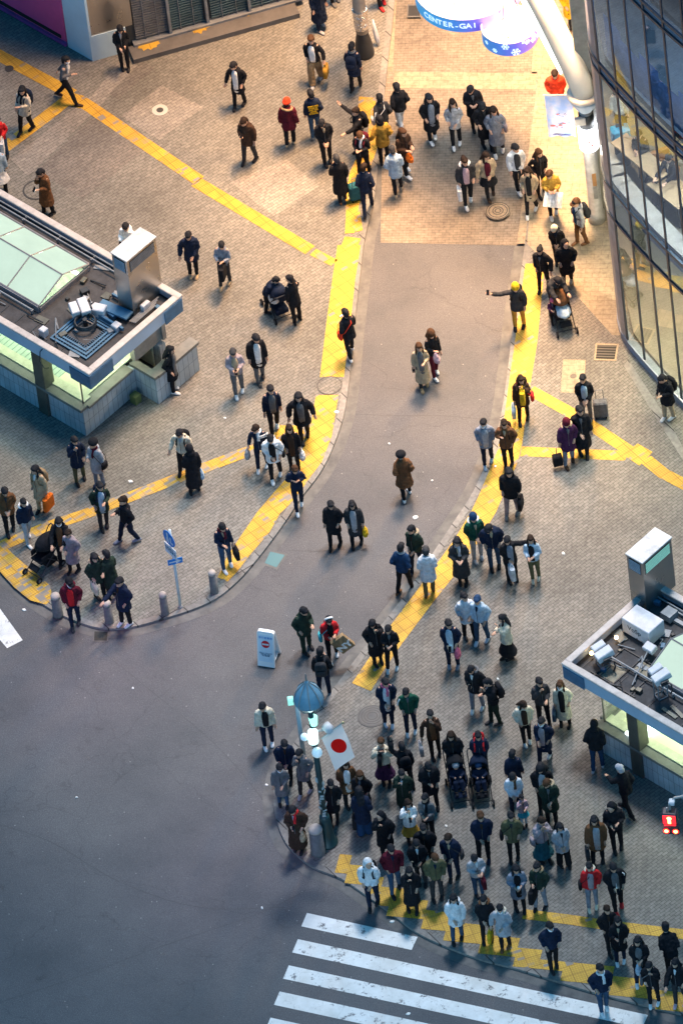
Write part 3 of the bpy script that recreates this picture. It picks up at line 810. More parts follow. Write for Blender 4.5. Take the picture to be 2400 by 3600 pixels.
m.build('hose_reel', M_blk, kl)
speaker_box(kl, on_roof(kl, 280, 1085, 2.8)+Vector((0,0,0)), R(60), .22)
m = MB(); q = on_roof(kl, 345, 1092, 2.62); m.box((q.x,q.y,2.62),(.42,.26,.3),Matrix.Rotation(R(20),3,'Z'),.02); m.build('junction_box', M_boxw, kl)
m = MB(); q = on_roof(kl, 410, 1150, 2.55); m.box((q.x,q.y,2.56),(.20,.2,.2),None,.02); m.build('junction_box', M_boxw, kl)
m = MB(); q = on_roof(kl, 155, 1170, 2.55); m.box((q.x,q.y,2.58),(.18,.18,.26),None,.02); m.build('junction_box', M_boxw, kl)
m = MB(); q = on_roof(kl, 512, 1078, 2.6); m.box((q.x,q.y,2.62),(.12,.26,.22),None,.02); m.build('junction_box', M_boxw, kl)
m = MB(); q = on_roof(kl, 405, 1105, 2.6); m.box((q.x-.1,q.y+.1,2.62),(.9,.3,.05),Matrix.Rotation(R(8),3,'Z')); m.box((q.x+.1,q.y-.25,2.58),(.8,.06,.1)); m.box((q.x-.3,q.y+.5,2.56),(.5,.05,.08)); m.build('bracket_beam', M_fascd, kl)
m = MB(); q = on_roof(kl, 500, 1105, 2.55)
for i in range(4): m.tube([(q.x-.1+.06*i,q.y-.35,2.52+.02*i),(q.x-.1+.06*i,q.y+.7-.1*i,2.52+.02*i)], .02, 6)
m.build('pipe', M_pipe, kl)
m = MB(); a = on_roof(kl, 168, 1212, 2.7); b = on_roof(kl, 172, 1276, 2.3)
m.tube([(a.x,a.y,2.74),(a.x-.06,a.y-.22,2.6),(a.x-.10,a.y-.24,2.25),(a.x+.05,a.y-.26,2.12),(a.x+.16,a.y-.2,2.15)], .013, 6); m.build('cable', M_blk, kl)
m = MB(); m.box((.18,1.62,.13),(.2,.2,.26)); pt = m.build('litter_bin', grimy('olive_bin', (.16,.19,.06), .7), kl)

# right entrance
kW = G(2108, 2640, 0)
kr, dimr = kiosk((kW.x,kW.y,0), 'glass subway entrance with floodlights and a vent tower on its roof, at the right edge', 0.0, 9.0, 3.0, (.78,.3,.18,.2), False)
c = on_roof(kr, 2273, 2148, 2.46); chimney(kr, c, 4.15, True)
q = on_roof(kr, 2236, 2190, 2.9); m = MB(); bc = on_roof(kr, 2278, 2280, 2.46)
m.box((bc.x-.42, bc.y+.32, 2.72),(.86,.56,.48),None,.015); cb = m.build('control_cabinet', M_boxw, kr)
text_mesh('stencil', 'VoSp', .20, M_blk, cb, Matrix.Translation((bc.x-.46, bc.y+.035, 2.74)) @ Matrix.Rotation(R(90),4,'X'))
speaker_box(kr, on_roof(kr, 2118, 2330, 2.5), R(-20), .30)
speaker_box(kr, on_roof(kr, 2322, 2442, 2.5), R(-20), .62)
for sx, sy in ((2165,2243),(2078,2298)):
    q = on_roof(kr, sx, sy, 2.6); m = MB(); m.ell((q.x,q.y,2.62),(.05,.05,.05)); m.build('work_lamp', M_orng, kr)
m = MB(); q = on_roof(kr, 2200, 2360, 2.5)
for dx in (-.55,0,.55): m.box((q.x+dx,q.y,2.47),(.03,1.1,.03))
for dy in (-.5,.1,.55): m.box((q.x,q.y+dy,2.472),(1.4,.03,.03))
m.build('deck_frame', M_blk, kr)
m = MB(); m.box((q.x-.25,q.y-.2,2.462),(.46,.5,.01)); m.box((q.x+.3,q.y+.3,2.463),(.46,.4,.01)); m.build('deck_plate', grimy('worn_plate', (.34,.30,.22), .8, s=5, lo=.3), kr)
m = MB(); a = on_roof(kr, 2130, 2325, 2.5); b = on_roof(kr, 2240, 2355, 2.5); c2 = on_roof(kr, 2230, 2400, 2.5); d2 = on_roof(kr, 2285, 2300, 2.5)
m.tube([(a.x,a.y,2.52),((a.x+b.x)/2,(a.y+b.y)/2-.1,2.55),(b.x,b.y,2.5),(c2.x,c2.y,2.52)], .013, 6)
m.tube([(c2.x,c2.y-.1,2.5),(b.x+.05,b.y+.05,2.62),(d2.x,d2.y,2.75)], .018, 6); m.build('cable', M_pipe, kr)
m = MB(); m.box((d2.x,d2.y,2.72),(.3,.22,.16),Matrix.Rotation(R(15),3,'X'),.02); m.build('floodlight', M_boxw, kr)
m = MB(); q = on_roof(kr, 2352, 2170, 2.5); m.box((q.x,q.y,2.6),(.3,.3,.2)); m.box((q.x+.6,q.y,2.5),(1.2,.1,.1)); m.box((q.x+.6,q.y+.25,2.5),(1.2,.1,.1)); m.build('cable_tray', M_pipe, kr)
q = on_roof(kr, 2257, 2566, 1.02); m = MB(); m.box((q.x,q.y,1.02),(.52,.68,.05)); m.build('lit_panel', M_cool, kr)

# fluorescent lamps inside both entrances light the glass rooms
for k, xs in ((kl, (-1.0,-3.4,-6.0)), (kr, (1.2,3.4,6.0))):
    for x in xs:
        o = lamp('fluorescent', 'AREA', (x,1.5,2.26), 34, (.93,1.0,.74), 1.2); o.data.shape = 'RECTANGLE'; o.data.size = 2.0; o.data.size_y = .5
        o.parent = k

# ------------------------------------------------------------------ curved glass building
bl = G(2207, 1222, 0)
gb = empty('glass_building', (bl.x,bl.y,0), 0, 'dark curved glass shop building with slanting floor bands, at the upper right', 'building')
M_gl2 = glass_mat('facade_glass', (.55,.68,.80), .16, gcol=(.34,.56,.95))
M_gl1 = glass_mat('shopfront_glass', (.66,.72,.72), .12, gcol=(.8,.9,1))
M_mul = new_mat('dark_mullion', (.035,.06,.09), .35, .5)
M_span = grimy('spandrel', (.22,.27,.36), .4, s=1)
M_bandw = grimy('white_shelf', (.30,.30,.29), .6)
M_flr = grimy('shop_floor', (.20,.18,.14), .5, s=1.5)
M_blind = grimy('roller_blind', (.30,.33,.42), .7, s=2)
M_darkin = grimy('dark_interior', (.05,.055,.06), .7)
P2 = [Vector((-.10,1.6)), Vector((-.16,.8)), Vector((-.12,.35)), Vector((0,0))]
a = -66
for i in range(8):
    P2.append(P2[-1]+Vector((math.cos(R(a)),math.sin(R(a))))*.84); a += 1.8
def facade(m, i, z0, z1, off=0.0):
    a, b = P2[i], P2[i+1]; t = (b-a).normalized(); n = Vector((t.y,-t.x))*-1
    a2 = a-n*-off if False else a+Vector((t.y,-t.x))*off; b2 = b+Vector((t.y,-t.x))*off
    m.quad((a2.x,a2.y,z0),(b2.x,b2.y,z0),(b2.x,b2.y,z1),(a2.x,a2.y,z1))
def ribbon(name, z0, z1, mat, off, th=.06):
    m = MB()
    for i in range(len(P2)-1):
        a, b = P2[i], P2[i+1]; t = (b-a).normalized(); n = Vector((t.y,-t.x))
        q = [a+n*off, b+n*off, b+n*(off-th), a+n*(off-th)]
        m.prism([(p.x,p.y) for p in q][::-1], z0, z1)
    return m.build(name, mat, gb)
for i in range(3, len(P2)-1):
    for (z0, z1, mt) in ((.25,4.38,M_gl1),(5.52,9.45,M_gl2),(9.86,13.55,M_gl2),(13.95,17.0,M_gl2)):
        m = MB(); facade(m, i, z0, z1); m.build('window_pane', mt, gb, fix=False)
    m = MB(); facade(m, i, 4.46, 5.46, -.01); m.build('spandrel_pane', M_gl2, gb, fix=False)
for i in range(0, 3):
    m = MB(); facade(m, i, .2, 17.0); m.build('side_pane', grimy('side_cladding', (.34,.36,.40), .35, .3) if i == 0 else bpy.data.materials['side_cladding'], gb, fix=False)
ribbon('transom', 4.38, 4.46, M_mul, .03, .06); ribbon('transom', 5.46, 5.54, M_mul, .03, .06)
ribbon('transom', 9.44, 9.52, M_mul, .03, .06); ribbon('transom', 9.78, 9.88, M_mul, .03, .06); ribbon('spandrel', 9.53, 9.77, M_span, -.03)
ribbon('transom', 13.55, 13.63, M_mul, .03, .06); ribbon('transom', 13.87, 13.95, M_mul, .03, .06); ribbon('spandrel', 13.64, 13.86, M_span, -.03)
ribbon('spandrel', 4.5, 5.0, M_span, -.35, .1); ribbon('base_rail', .0, .22, M_span, .02, .2)
for i in range(3, len(P2)):
    m = MB(); p = P2[i]; m.box((p.x,p.y,8.7),(.03,.07,16.8),Matrix.Rotation(R(-60),3,'Z') @ Matrix.Rotation(R(90),3,'Z')); m.build('mullion', M_mul, gb)
inner = [(p.x+.15*1, p.y+.35) for p in P2[2:]]
def floor_plate(z, mat, name, t=.2, inset=.30):
    pts = []
    for i in range(2, len(P2)):
        a = P2[max(i-1,0)]; b = P2[min(i+1,len(P2)-1)]; tt = (b-a).normalized(); n = Vector((-tt.y,tt.x)); p = P2[i]+n*inset
        pts.append((p.x,p.y))
    pts += [(P2[-1].x+6, P2[-1].y), (P2[-1].x+6, 5), (0, 5)]
    m = MB(); m.prism(pts, z-t, z); return m.build(name, mat, gb)
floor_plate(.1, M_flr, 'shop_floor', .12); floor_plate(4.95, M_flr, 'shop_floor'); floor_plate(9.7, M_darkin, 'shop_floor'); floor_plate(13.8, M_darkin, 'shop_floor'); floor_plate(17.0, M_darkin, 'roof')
ribbon('shelf', 5.50, 5.56, M_bandw, -.12, .42)
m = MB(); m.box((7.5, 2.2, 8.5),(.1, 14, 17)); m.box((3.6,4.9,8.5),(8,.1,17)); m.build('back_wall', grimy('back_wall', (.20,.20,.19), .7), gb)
for i in range(3, len(P2)-1, 1):
    m = MB(); facade(m, i, 9.95, 11.15+.25*(i % 2), -.25); m.build('roller_blind', M_blind, gb, fix=False)
for (zz, e, c, n) in ((4.2, 150, (1,.86,.55), 3), (9.2, 130, (1,.90,.72), 3), (13.2, 90, (.45,.72,1), 3)):
    for j in range(n):
        p = P2[4+j*2]; o = lamp('shop_lamp', 'AREA', (p.x+1.1, p.y+.6, zz), e, c, 1.0); o.parent = gb
m = MB()
for j in range(3):
    p = P2[4+j*2]; m.box((p.x+1.2,p.y+.7,9.25),(.5,.5,.06),Matrix.Rotation(R(-58),3,'Z'))
m.build('ceiling_lamp', new_mat('ceiling_lamp', (1,1,1), .5, emit=(1,.95,.85), es=4), gb)
# counter, seats and stock on the first floor
M_wood = grimy('pale_wood', (.42,.30,.18), .6); M_seat = grimy('seat_leather', (.30,.13,.04), .6)
def furn(kind, mats, loc, rz, label, cat, parts):
    e = empty(kind, loc, rz, label, cat)
    for nm, c, s, mt in parts:
        m = MB(); m.box(c, s, None, min(s)*.2); m.build(nm, mt, e)
    return e
gz = bl
def inside(i, dep, z):
    a = P2[i]; b = P2[i+1]; t = (b-a).normalized(); n = Vector((-t.y,t.x)); p = a+n*dep
    return Vector((gz.x+p.x, gz.y+p.y, z))
furn('window_table', None, G(2262,650,4.96), R(-58), 'long pale counter table behind the first floor glass', 'table', [('table_top',(0,0,.95),(1.8,.5,.05),M_wood),('leg',(-.8,0,.47),(.06,.4,.92),M_blk),('leg',(.8,0,.47),(.06,.4,.92),M_blk)])
furn('window_table', None, G(2372,745,4.96), R(-56), 'pale table with plates at the right end of the first floor window', 'table', [('table_top',(0,0,.75),(1.2,.7,.05),M_wood),('leg',(-.5,0,.37),(.06,.6,.72),M_blk),('leg',(.5,0,.37),(.06,.6,.72),M_blk)])
furn('armchair', None, G(2335,640,4.96), R(20), 'brown leather armchair behind the first floor glass', 'chair', [('seat',(0,0,.3),(.6,.6,.3),M_seat),('backrest',(0,.28,.6),(.6,.12,.5),M_seat),('armrest',(-.28,0,.5),(.1,.55,.2),M_seat),('armrest',(.28,0,.5),(.1,.55,.2),M_seat)])
furn('shopping_bag', None, G(2182,500,4.96), R(10), 'bright blue bag behind the upper glass of the curved building', 'bag', [('body',(0,0,.28),(.45,.3,.5),new_mat('bag_blue',(.02,.35,.62),.5)),('handle',(0,0,.6),(.2,.03,.12),M_blk)])

# ------------------------------------------------------------------ magenta hoarding, pale pillar and shutters
cn = G(326, 214, 0)
M_mag = grimy('magenta_board', (.60,.075,.24), .5, s=1, lo=.85)
M_pil = grimy('pale_pillar', (.50,.66,.76), .4, s=1, lo=.9)
hb = empty('corner_building', (cn.x,cn.y,0), R(KA), 'pale blue corner building with a dark shuttered front and stone step, upper left', 'building')
m = MB(); m.box((-.42, .5, 3.0),(.84, 1.0, 6.0)); m.build('pillar', M_pil, hb)
S2 = 12.0-KA
rot2 = Matrix.Rotation(R(S2),3,'Z'); e2 = Vector((math.cos(R(S2)), math.sin(R(S2)), 0)); n2 = Vector((e2.y,-e2.x,0))
def fr(name, x0, x1, z0, z1, off, th, mat):
    c = e2*((x0+x1)/2)+n2*(off-th/2)+Vector((0,0,(z0+z1)/2)); m = MB(); m.box(c, (x1-x0, th, z1-z0), rot2); return m.build(name, mat, hb)
fr('plinth', 0, .95, 0, .85, .02, .3, M_pil); fr('corner_edge', 0, .06, .85, 6, .02, .3, M_pil)
fr('metal_panel', .06, 1.15, .85, 6, .0, .3, M_stl); fr('wall', 1.0, 5.6, 0, 6, -.10, .3, M_darkin)
M_shut = grimy('shutter_slats', (.045,.10,.13), .45, .4); M_gry = grimy('shutter_grey', (.16,.17,.18), .6, .2)
for j, (x0, x1, mt) in enumerate(((1.2,2.05,M_gry),(2.12,3.0,M_shut),(3.2,4.15,M_shut),(4.2,5.3,M_shut))):
    c = MB()
    for i in range(44):
        z = .30+i*.085; p = e2*((x0+x1)/2)+n2*-.055+Vector((0,0,z)); c.box(p, (x1-x0, .045, .055), rot2 @ Matrix.Rotation(R(20),3,'X'))
    s = c.build('shutter', mt, hb)
    c = MB()
    for t in (.3,.7): c.box(e2*(x0+(x1-x0)*t)+n2*-.02+Vector((0,0,2.1)), (.014,.02,3.8), rot2)
    c.build('shutter_rail', M_pipe, s)
for x in (2.06,3.05,4.16,5.32): fr('post', x, x+.07, .15, 6, .05, .12, M_pipe)
fr('threshold', 1.1, 5.6, .15, .22, .10, .2, M_pipe)
fr('step', .95, 5.35, .0, .15, .52, .50, grimy('step_stone', (.12,.115,.115), .7, s=2))
hd = empty('hoarding', (cn.x,cn.y,0), R(KA), 'magenta advertising hoarding with a white poster panel at the top left corner', 'sign')
m = MB(); m.box((-2.9, .02, 3.05),(4.1,.12,5.7)); bd = m.build('board', M_mag, hd)
m = MB(); m.box((-2.9, -.005, .10),(4.1,.14,.10)); m.build('bottom_rail', grimy('purple_rail', (.28,.05,.24), .5), hd)
m = MB(); m.box((-2.95, -.035, .31),(3.9,.05,.11)); m.build('gap', M_dark, hd)  # solid dark strip painted as the shade of an opening
m = MB(); m.box((-2.4,-.05,2.45),(1.9,.03,2.2)); pn = m.build('poster', grimy('poster_white', (.62,.74,.80), .5), hd)
text_mesh('poster_text', 'MAX ¥4090', .15, M_fascd, pn, Matrix.Translation((-1.95,-.068,1.52)) @ Matrix.Rotation(R(90),4,'X'))
m = MB(); m.box((-1.75,-.07,1.85),(.36,.01,.22)); m.build('poster_block', M_fascd, pn)

# ------------------------------------------------------------------ the shopping street arch
def rivet(): pass
A0 = G(2097, 771, 0); A1 = G(1282, 189, 0); AV = A1-A0; AL = AV.length; AD = AV.normalized()
M_arch = grimy('arch_enamel', (.80,.70,.58), .35, s=1, lo=.92)
M_pole = grimy('pole_grey', (.34,.33,.32), .5, .3)
arch = empty('street_arch', (A0.x,A0.y,0), math.atan2(AD.y, AD.x), 'white curved street arch with lit round drums over the shopping street entrance', 'arch')
def arc(t, dy=0.0, dz=0.0): return (t*AL, dy, 4.55+4.4*math.sin(math.pi*min(max(t,0),1))**.92+dz)
m = MB(); m.tube([(0,0,.0),(0,0,.25),(0,0,.28),(0,0,3.9)], [.22,.22,.175,.165], 20); m.build('pole', M_pole, arch, True)
m = MB(); m.lathe((0,0,3.85), [(0,.17),(.1,.22),(.12,.25),(.22,.26),(.24,.31),(.36,.33),(.40,.38),(.48,.38),(.50,.30)], 28); m.build('collar', M_fasc, arch, True)
m = MB(); m.lathe((0,0,4.33), [(0,.385),(.03,.42),(.10,.42),(.13,.36)], 28); m.build('collar_rim', M_arch, arch, True)
m = MB(); m.tube([(0,0,4.4)]+[arc(t/26) for t in range(0,27)]+[(AL,0,4.4)], .30, 20, ref=(0,1,0)); m.build('arch_tube', M_arch, arch, True)
# lit strip panel under the tube on the near side
m = MB(); ts = [.035+.012*i for i in range(16)]; rs = []
for t in ts:
    p = Vector(arc(t)); w = .11*math.sin(math.pi*(t-.02)/.24)**.5
    rs.append([(p.x+.20,p.y+.20-w,p.z-.22),(p.x+.20,p.y+.20+w,p.z-.22),(p.x+.235,p.y+.20+w,p.z-.24),(p.x+.235,p.y+.20-w,p.z-.24)])
m.rings(rs)
M_strip = new_mat('strip_light', (.95,1,.95), .4, emit=(.90,1.0,.92), es=1.6)
m.build('lit_panel', M_strip, arch)
m = MB(); m.tube([(0,0,2.55),(0,0,2.58),(0,0,3.28),(0,0,3.31)], [.22,.245,.245,.22], 24)
M_lampw = new_mat('lit_lantern', (1,1,1), .4, emit=(.92,.95,1.0), es=2.6)
ln = m.build('lantern', M_lampw, arch, True)
m = MB(); m.tube([(0,0,3.32),(0,0,3.75)], [.20,.19], 16); m.build('dark_housing', M_blk, arch, True)
M_red = new_mat('emblem_red', (.62,.05,.03), .5)
for k, (dx, dz) in enumerate(((0,.07),(-.07,-.05),(.07,-.05))):
    m = MB(); v = Vector((dx,0,dz)); n = v.normalized(); q = Vector((-n.z,0,n.x))
    pts = [v-n*.05, v+q*.03, v+n*.05, v-q*.03]
    a0 = math.radians(-90)-arch.rotation_euler.z
    out = []
    for d in (.243,.256):
        for p in pts:
            ang = a0+p.x/.245; out.append((d*math.cos(ang), d*math.sin(ang), 2.86+p.z))
    m.add(out, [(0,1,2,3),(4,5,6,7),(0,1,5,4),(1,2,6,5),(2,3,7,6),(3,0,4,7)]); m.build('emblem', M_red, ln)
az = arch.rotation_euler.z
def arch_world(v): return Matrix.Rotation(-az,3,'Z') @ Vector(v)
m = MB(); v = arch_world((-.16,-.16,3.62)); m.box(v,(.26,.10,.26),Matrix.Rotation(-az,3,'Z'),.02); m.build('small_sign', M_cope, arch)
m = MB(); v = arch_world((.30,-.05,3.05)); m.box(v,(.06,.34,.75),Matrix.Rotation(-az,3,'Z'),.02); m.build('side_light', M_lampw, arch)
for z, c in ((1.55,(.45,.22,.08)),(1.1,(.25,.24,.23))):
    m = MB(); v = arch_world((.03,-.165,z)); m.box(v,(.10,.03,.42),Matrix.Rotation(-az,3,'Z')); m.build('sticker', grimy('sticker_%d' % int(z*100), c, .6), arch)
# second leg
m = MB(); m.lathe((AL,0,0), [(0,.24),(.05,.25),(.35,.22),(.75,.15),(.8,.14)], 24); m.build('cone_base', M_blk, arch, True)
m = MB(); m.tube([(AL,0,.8),(AL,0,4.5)], .165, 20); m.build('pole', M_pole, arch, True)
M_foil = new_mat('foil_wrap', (.75,.75,.76), .18, 1.0)
m = MB(); random.seed(3); m.stack([(.95+.07*i, AL, 0, .17+random.uniform(0,.035), .17+random.uniform(0,.035)) for i in range(10)], 18)
f = m.build('foil_wrap', M_foil, arch)
_v = coords(M_foil, 0, 1, True); bump(M_foil, noise_n(M_foil, _v, 14, 3), 1.0, .05)
# drums
M_drin = new_mat('drum_inside', (.8,.8,.8), .6, emit=(1.0,.97,.95), es=.55)
M_rod = grimy('drum_rod', (.40,.24,.18), .5)
def drum_skin(name):
    m = new_mat(name, (.2,.3,.8), .5)
    tc = N(m, 'ShaderNodeTexCoord'); sp = N(m, 'ShaderNodeSeparateXYZ'); LK(m, tc.outputs['Object'], sp.inputs[0])
    mr = N(m, 'ShaderNodeMapRange'); LK(m, sp.outputs[0], mr.inputs[0]); mr.inputs[1].default_value = -1.0; mr.inputs[2].default_value = 1.0
    c = ramp(m, mr.outputs[0], [(0,(.03,.36,.72)),(.3,(.04,.20,.62)),(.55,(.12,.10,.62)),(.78,(.38,.20,.68)),(1,(.60,.36,.72))])
    base(m, c); b = m.node_tree.nodes['Principled BSDF']; LK(m, c, b.inputs['Emission Color']); b.inputs['Emission Strength'].default_value = .25
    return m
M_drum = drum_skin('drum_band')
M_snow = new_mat('snowflake', (.6,.75,.9), .5, emit=(.55,.75,.95), es=.45)
def drum(name, sx, sy, z, r, h, text, label):
    p = G(sx, sy, z)
    o = empty(name, (p.x,p.y,z), 0, label, 'lit sign', 'drums hanging under the arch')
    m = MB(); m.stack([(-h,0,0,r,r),(0,0,0,r,r)], 56, cap=False); b = m.build('band', M_drum, o, True)
    b.scale = (1,1,1)
    m = MB(); m.stack([(-h,0,0,r-.02,r-.02),(0,0,0,r-.02,r-.02)], 56, cap=False); m.stack([(-h+.02,0,0,r-.02,r-.02),(-h+.03,0,0,r-.02,r-.02)], 56); m.build('light_tray', M_drin, o)
    m = MB(); n = 56; v = []
    for t in range(n):
        a = t*2*math.pi/n
        for rr in (r+.006, r-.035): v.append((rr*math.cos(a), rr*math.sin(a), .004))
    m.add(v, [(2*t,2*t+1,(2*t+3) % (2*n),(2*t+2) % (2*n)) for t in range(n)]); m.build('rim', M_arch, o)
    m = MB(); random.seed(int(sx))
    for i in range(9):
        a = random.uniform(0,6.28); L = random.uniform(.2,.45)*r; cx, cy = random.uniform(-.6,.6)*r, random.uniform(-.6,.6)*r
        m.tube([(cx-L*math.cos(a),cy-L*math.sin(a),-.06),(cx+L*math.cos(a),cy+L*math.sin(a),-.06)], .011, 5)
    m.build('frame_rod', M_rod, o)
    m = MB()
    for i in range(3): m.tube([(r*.6*math.cos(i*2.1),r*.6*math.sin(i*2.1),-.05),(0,0,1.6)], .012, 5)
    m.build('hanging_cable', M_blk, o)
    if text:
        for i, ch in enumerate(text):
            a = R(-101)+(i-7)*.15/r
            mt = Matrix.Translation(((r+.006)*math.cos(a),(r+.006)*math.sin(a),-h/2)) @ Matrix.Rotation(a+R(90),4,'Z') @ Matrix.Rotation(R(90),4,'X')
            if ch != ' ': text_mesh('letter', ch, .23, M_snow, o, mt, .003, bold=.004)
    else:
        for i, (a, zz, s) in enumerate(((-150,-.18,.06),(-128,-.30,.07),(-104,-.10,.10),(-84,-.30,.12),(-66,-.06,.05),(-56,-.12,.08),(-38,-.16,.13),(-20,-.28,.06))):
            m = MB(); a = R(a)
            for q in range(3):
                rot = Matrix.Rotation(a+R(90),3,'Z') @ Matrix.Rotation(R(q*60),3,'Y')
                c = Vector((math.cos(a)*(r+.004), math.sin(a)*(r+.004), zz)); m.box(c,(s*2,.008,s*.22),rot)
                for e in (-1,1): m.box(c+rot @ Vector((e*s*.75,0,0)),(s*.16,.009,s*.6),rot)
            m.build('snowflake', M_snow, o)
    lamp('drum_light', 'AREA', (0,0,-h-.05), 30*r*r, (1,.93,.86), r*1.3).parent = o
    return o
drum('lit_drum', 1640, -60, 5.2, 1.32, .42, 'CENTER-GAI', 'large lit drum with a blue band reading CENTER-GAI, hanging at the top edge')
drum('lit_drum', 1788, 85, 5.0, .70, .42, '', 'smaller lit drum with white snowflakes on a blue to violet band')
# banner on its rod
bn = empty('banner', (0,0,0), 0, 'pale lilac hanging banner with faint red and blue marks beside the arch pole', 'banner')
M_ban = new_mat('banner_cloth', rough=.8)
_tc = N(M_ban, 'ShaderNodeTexCoord'); _mp = N(M_ban, 'ShaderNodeMapping'); LK(M_ban, _tc.outputs['Object'], _mp.inputs[0])
_n = noise_n(M_ban, _mp.outputs[0], 2.0, 3); _c = ramp(M_ban, _n, [(.38,(.62,.56,.62)),(.56,(.34,.44,.72))])
base(M_ban, _c)
pt = G(1912, 336, 4.0); pr = G(2008, 336, 4.0)
bw = (pr-pt).length; bx = (pr-pt).normalized(); bx.z = 0; bx.normalize()
bn.location = pt; bn.rotation_euler = (0,0,math.atan2(bx.y,bx.x))
m = MB(); rs = []
for i in range(15):
    z = -1.42*i/14; rs.append([(bw*j/10, .02*math.sin(j*1.3+i*.25)*(.3+i/14), z-.04*(j/10-.5)**2*i/14) for j in range(11)])
vv = [p for r in rs for p in r]; ff = [(i*11+j, i*11+j+1, (i+1)*11+j+1, (i+1)*11+j) for i in range(14) for j in range(10)]
m.add(vv, ff); m.add([(x,y+.006,z) for x,y,z in vv], [tuple(reversed(f)) for f in ff]); m.build('cloth', M_ban, bn, True)
m = MB(); m.tube([(-.04,0,.02),(bw+.42,0,.02)], .02, 8); m.build('rod', M_arch, bn)
M_mk = new_mat('banner_blue_print', (.08,.09,.28), .7); M_mkr = new_mat('banner_red_print', (.6,.16,.14), .7)
m = MB(); random.seed(5)
for i in range(16): m.box((bw*.52+random.uniform(-.1,.3)*bw, -.035, -.55-random.uniform(0,.55)),(random.uniform(.02,.07),.004,.012),Matrix.Rotation(random.uniform(-.6,.6),3,'Y'))
for i in range(12): m.box((bw*.2+i*.036, -.035, -1.33+.01*math.sin(i)),(.03,.004,.035))
m.build('print', M_mk, bn)
m = MB()
for x, z, s in ((.2,-1.02,.07),(.48,-1.0,.05),(.62,-.94,.05),(.42,-.62,.04),(.35,-1.06,.04)): m.ell((bw*x,-.033,z),(s,.004,s*.5),None,8,6)
m.build('red_print', M_mkr, bn)
# leaning wrapped umbrella beside the foil wrapped leg
p = G(1330, 160, 0); m = MB(); m.tube([(0,0,.0),(-.02,.02,.25),(-.05,.1,.55),(-.06,.13,.8)], [.03,.07,.05,.015], 10)
tag(m.build('folded_umbrella', M_boxw, None, True, loc=(p.x,p.y,0)), 'white folded umbrella leaning beside the foil wrapped pole', 'umbrella')

o = lamp('added_screen_fill', 'AREA', (-14,-66,17), 5200, (.50,.78,1.0), 22, aim=(2,0,1.5))  # added lamp, stands in for screens out of view across the crossing
for q_, e_ in (((350,2330),150),((900,2980),120),((520,2050),60)):
    p_ = G(*q_); lamp('added_magenta_spot', 'SPOT', (p_.x-6,p_.y-9,13), e_*9, (.9,.22,.62), 1.6, aim=tuple(p_), spot=22, blend=1.0)  # added spots tint the road like light from unseen screens
# unseen warm lamp set near the arch throws the pool of light on the street
lamp('arch_flood', 'POINT', tuple(G(2020,640,0)+Vector((0,0,8.6))), 2600, (1,.60,.27), .8)
def high_spot(sx, sy, z, ax, ay, e, col, ang, size):  # added high spots, stand in for shop light from out of view
    p = G(sx, sy, 0); lamp('added_high_spot', 'SPOT', (p.x,p.y,z), e, col, size, aim=tuple(G(ax,ay,0)), spot=ang, blend=1.0)
high_spot(2050, -150, 32, 1900, 520, 76000, (1,.55,.24), 44, 2.6)
high_spot(1900, 200, 36, 1560, 880, 37000, (1,.62,.38), 62, 3.0)
high_spot(2150, 1300, 40, 1760, 2420, 28000, (.95,.94,.96), 44, 2.2)
high_spot(900, 1100, 38, 480, 1720, 10500, (.90,.97,1.0), 42, 2.2)
high_spot(1300, -300, 36, 800, 560, 9000, (1,.74,.52), 60, 3.0)
lamp('lantern_light', 'POINT', tuple(A0+Vector((-.6,-.6,2.9))), 30, (1,.90,.75), .05)

# ------------------------------------------------------------------ street lamp with flag
lp = G(1152, 2962, 0)
sl = empty('street_lamp', (lp.x,lp.y,0), 0, 'ornate street lamp with a blue bell hood and white globes on a stickered green pole', 'street lamp')
M_grn = grimy('dark_green_paint', (.012,.05,.055), .45)
M_hood = grimy('blue_hood', (.20,.38,.50), .5, .0, s=2)
m = MB(); m.lathe((0,0,0), [(0,.25),(.06,.25),(.10,.20),(.5,.165),(.9,.13),(1.0,.10)], 20); m.build('base', M_grn, sl, True)
m = MB(); m.lathe((0,0,.98), [(0,.085),(1.6,.075),(3.6,.06)], 16); pl = m.build('pole', M_grn, sl, True)
M_stk = grimy('sticker_pale', (.42,.50,.50), .7, s=8)
random.seed(11)
for i in range(16):
    z = 1.05+.085*i; a = random.uniform(-2.6,-.4); m = MB(); m.box((.092*math.cos(a),.092*math.sin(a),z),(random.uniform(.05,.11),.006,random.uniform(.04,.09)),Matrix.Rotation(a+R(90)+random.uniform(-.1,.1),3,'Z')); m.build('sticker', M_stk, pl)
m = MB(); m.lathe((0,0,4.98), [(0,.35),(.03,.36),(.18,.34),(.38,.26),(.52,.15),(.64,.05),(.70,.03)], 20); hd2 = m.build('hood', M_hood, sl, True)
m = MB()
for i in range(8):
    a = i*math.pi/4; m.tube([(.365*math.cos(a),.365*math.sin(a),5.0),(.343*math.cos(a),.343*math.sin(a),5.17),(.262*math.cos(a),.262*math.sin(a),5.37),(.152*math.cos(a),.152*math.sin(a),5.51),(.05*math.cos(a),.05*math.sin(a),5.63)], .012, 5)
m.tube([(0,0,5.62),(0,0,5.92)], [.035,.008], 8); m.build('rib', M_pole, hd2)
M_bulb = new_mat('lamp_glass', (.85,1,.95), .3, emit=(.72,1.0,.93), es=.8)
M_bulb2 = new_mat('lamp_globe', (.8,.95,1), .3, emit=(.70,.92,1.0), es=.12)
m = MB(); m.ell((0,0,4.72),(.10,.10,.10)); m.build('bulb', M_bulb, sl, True)
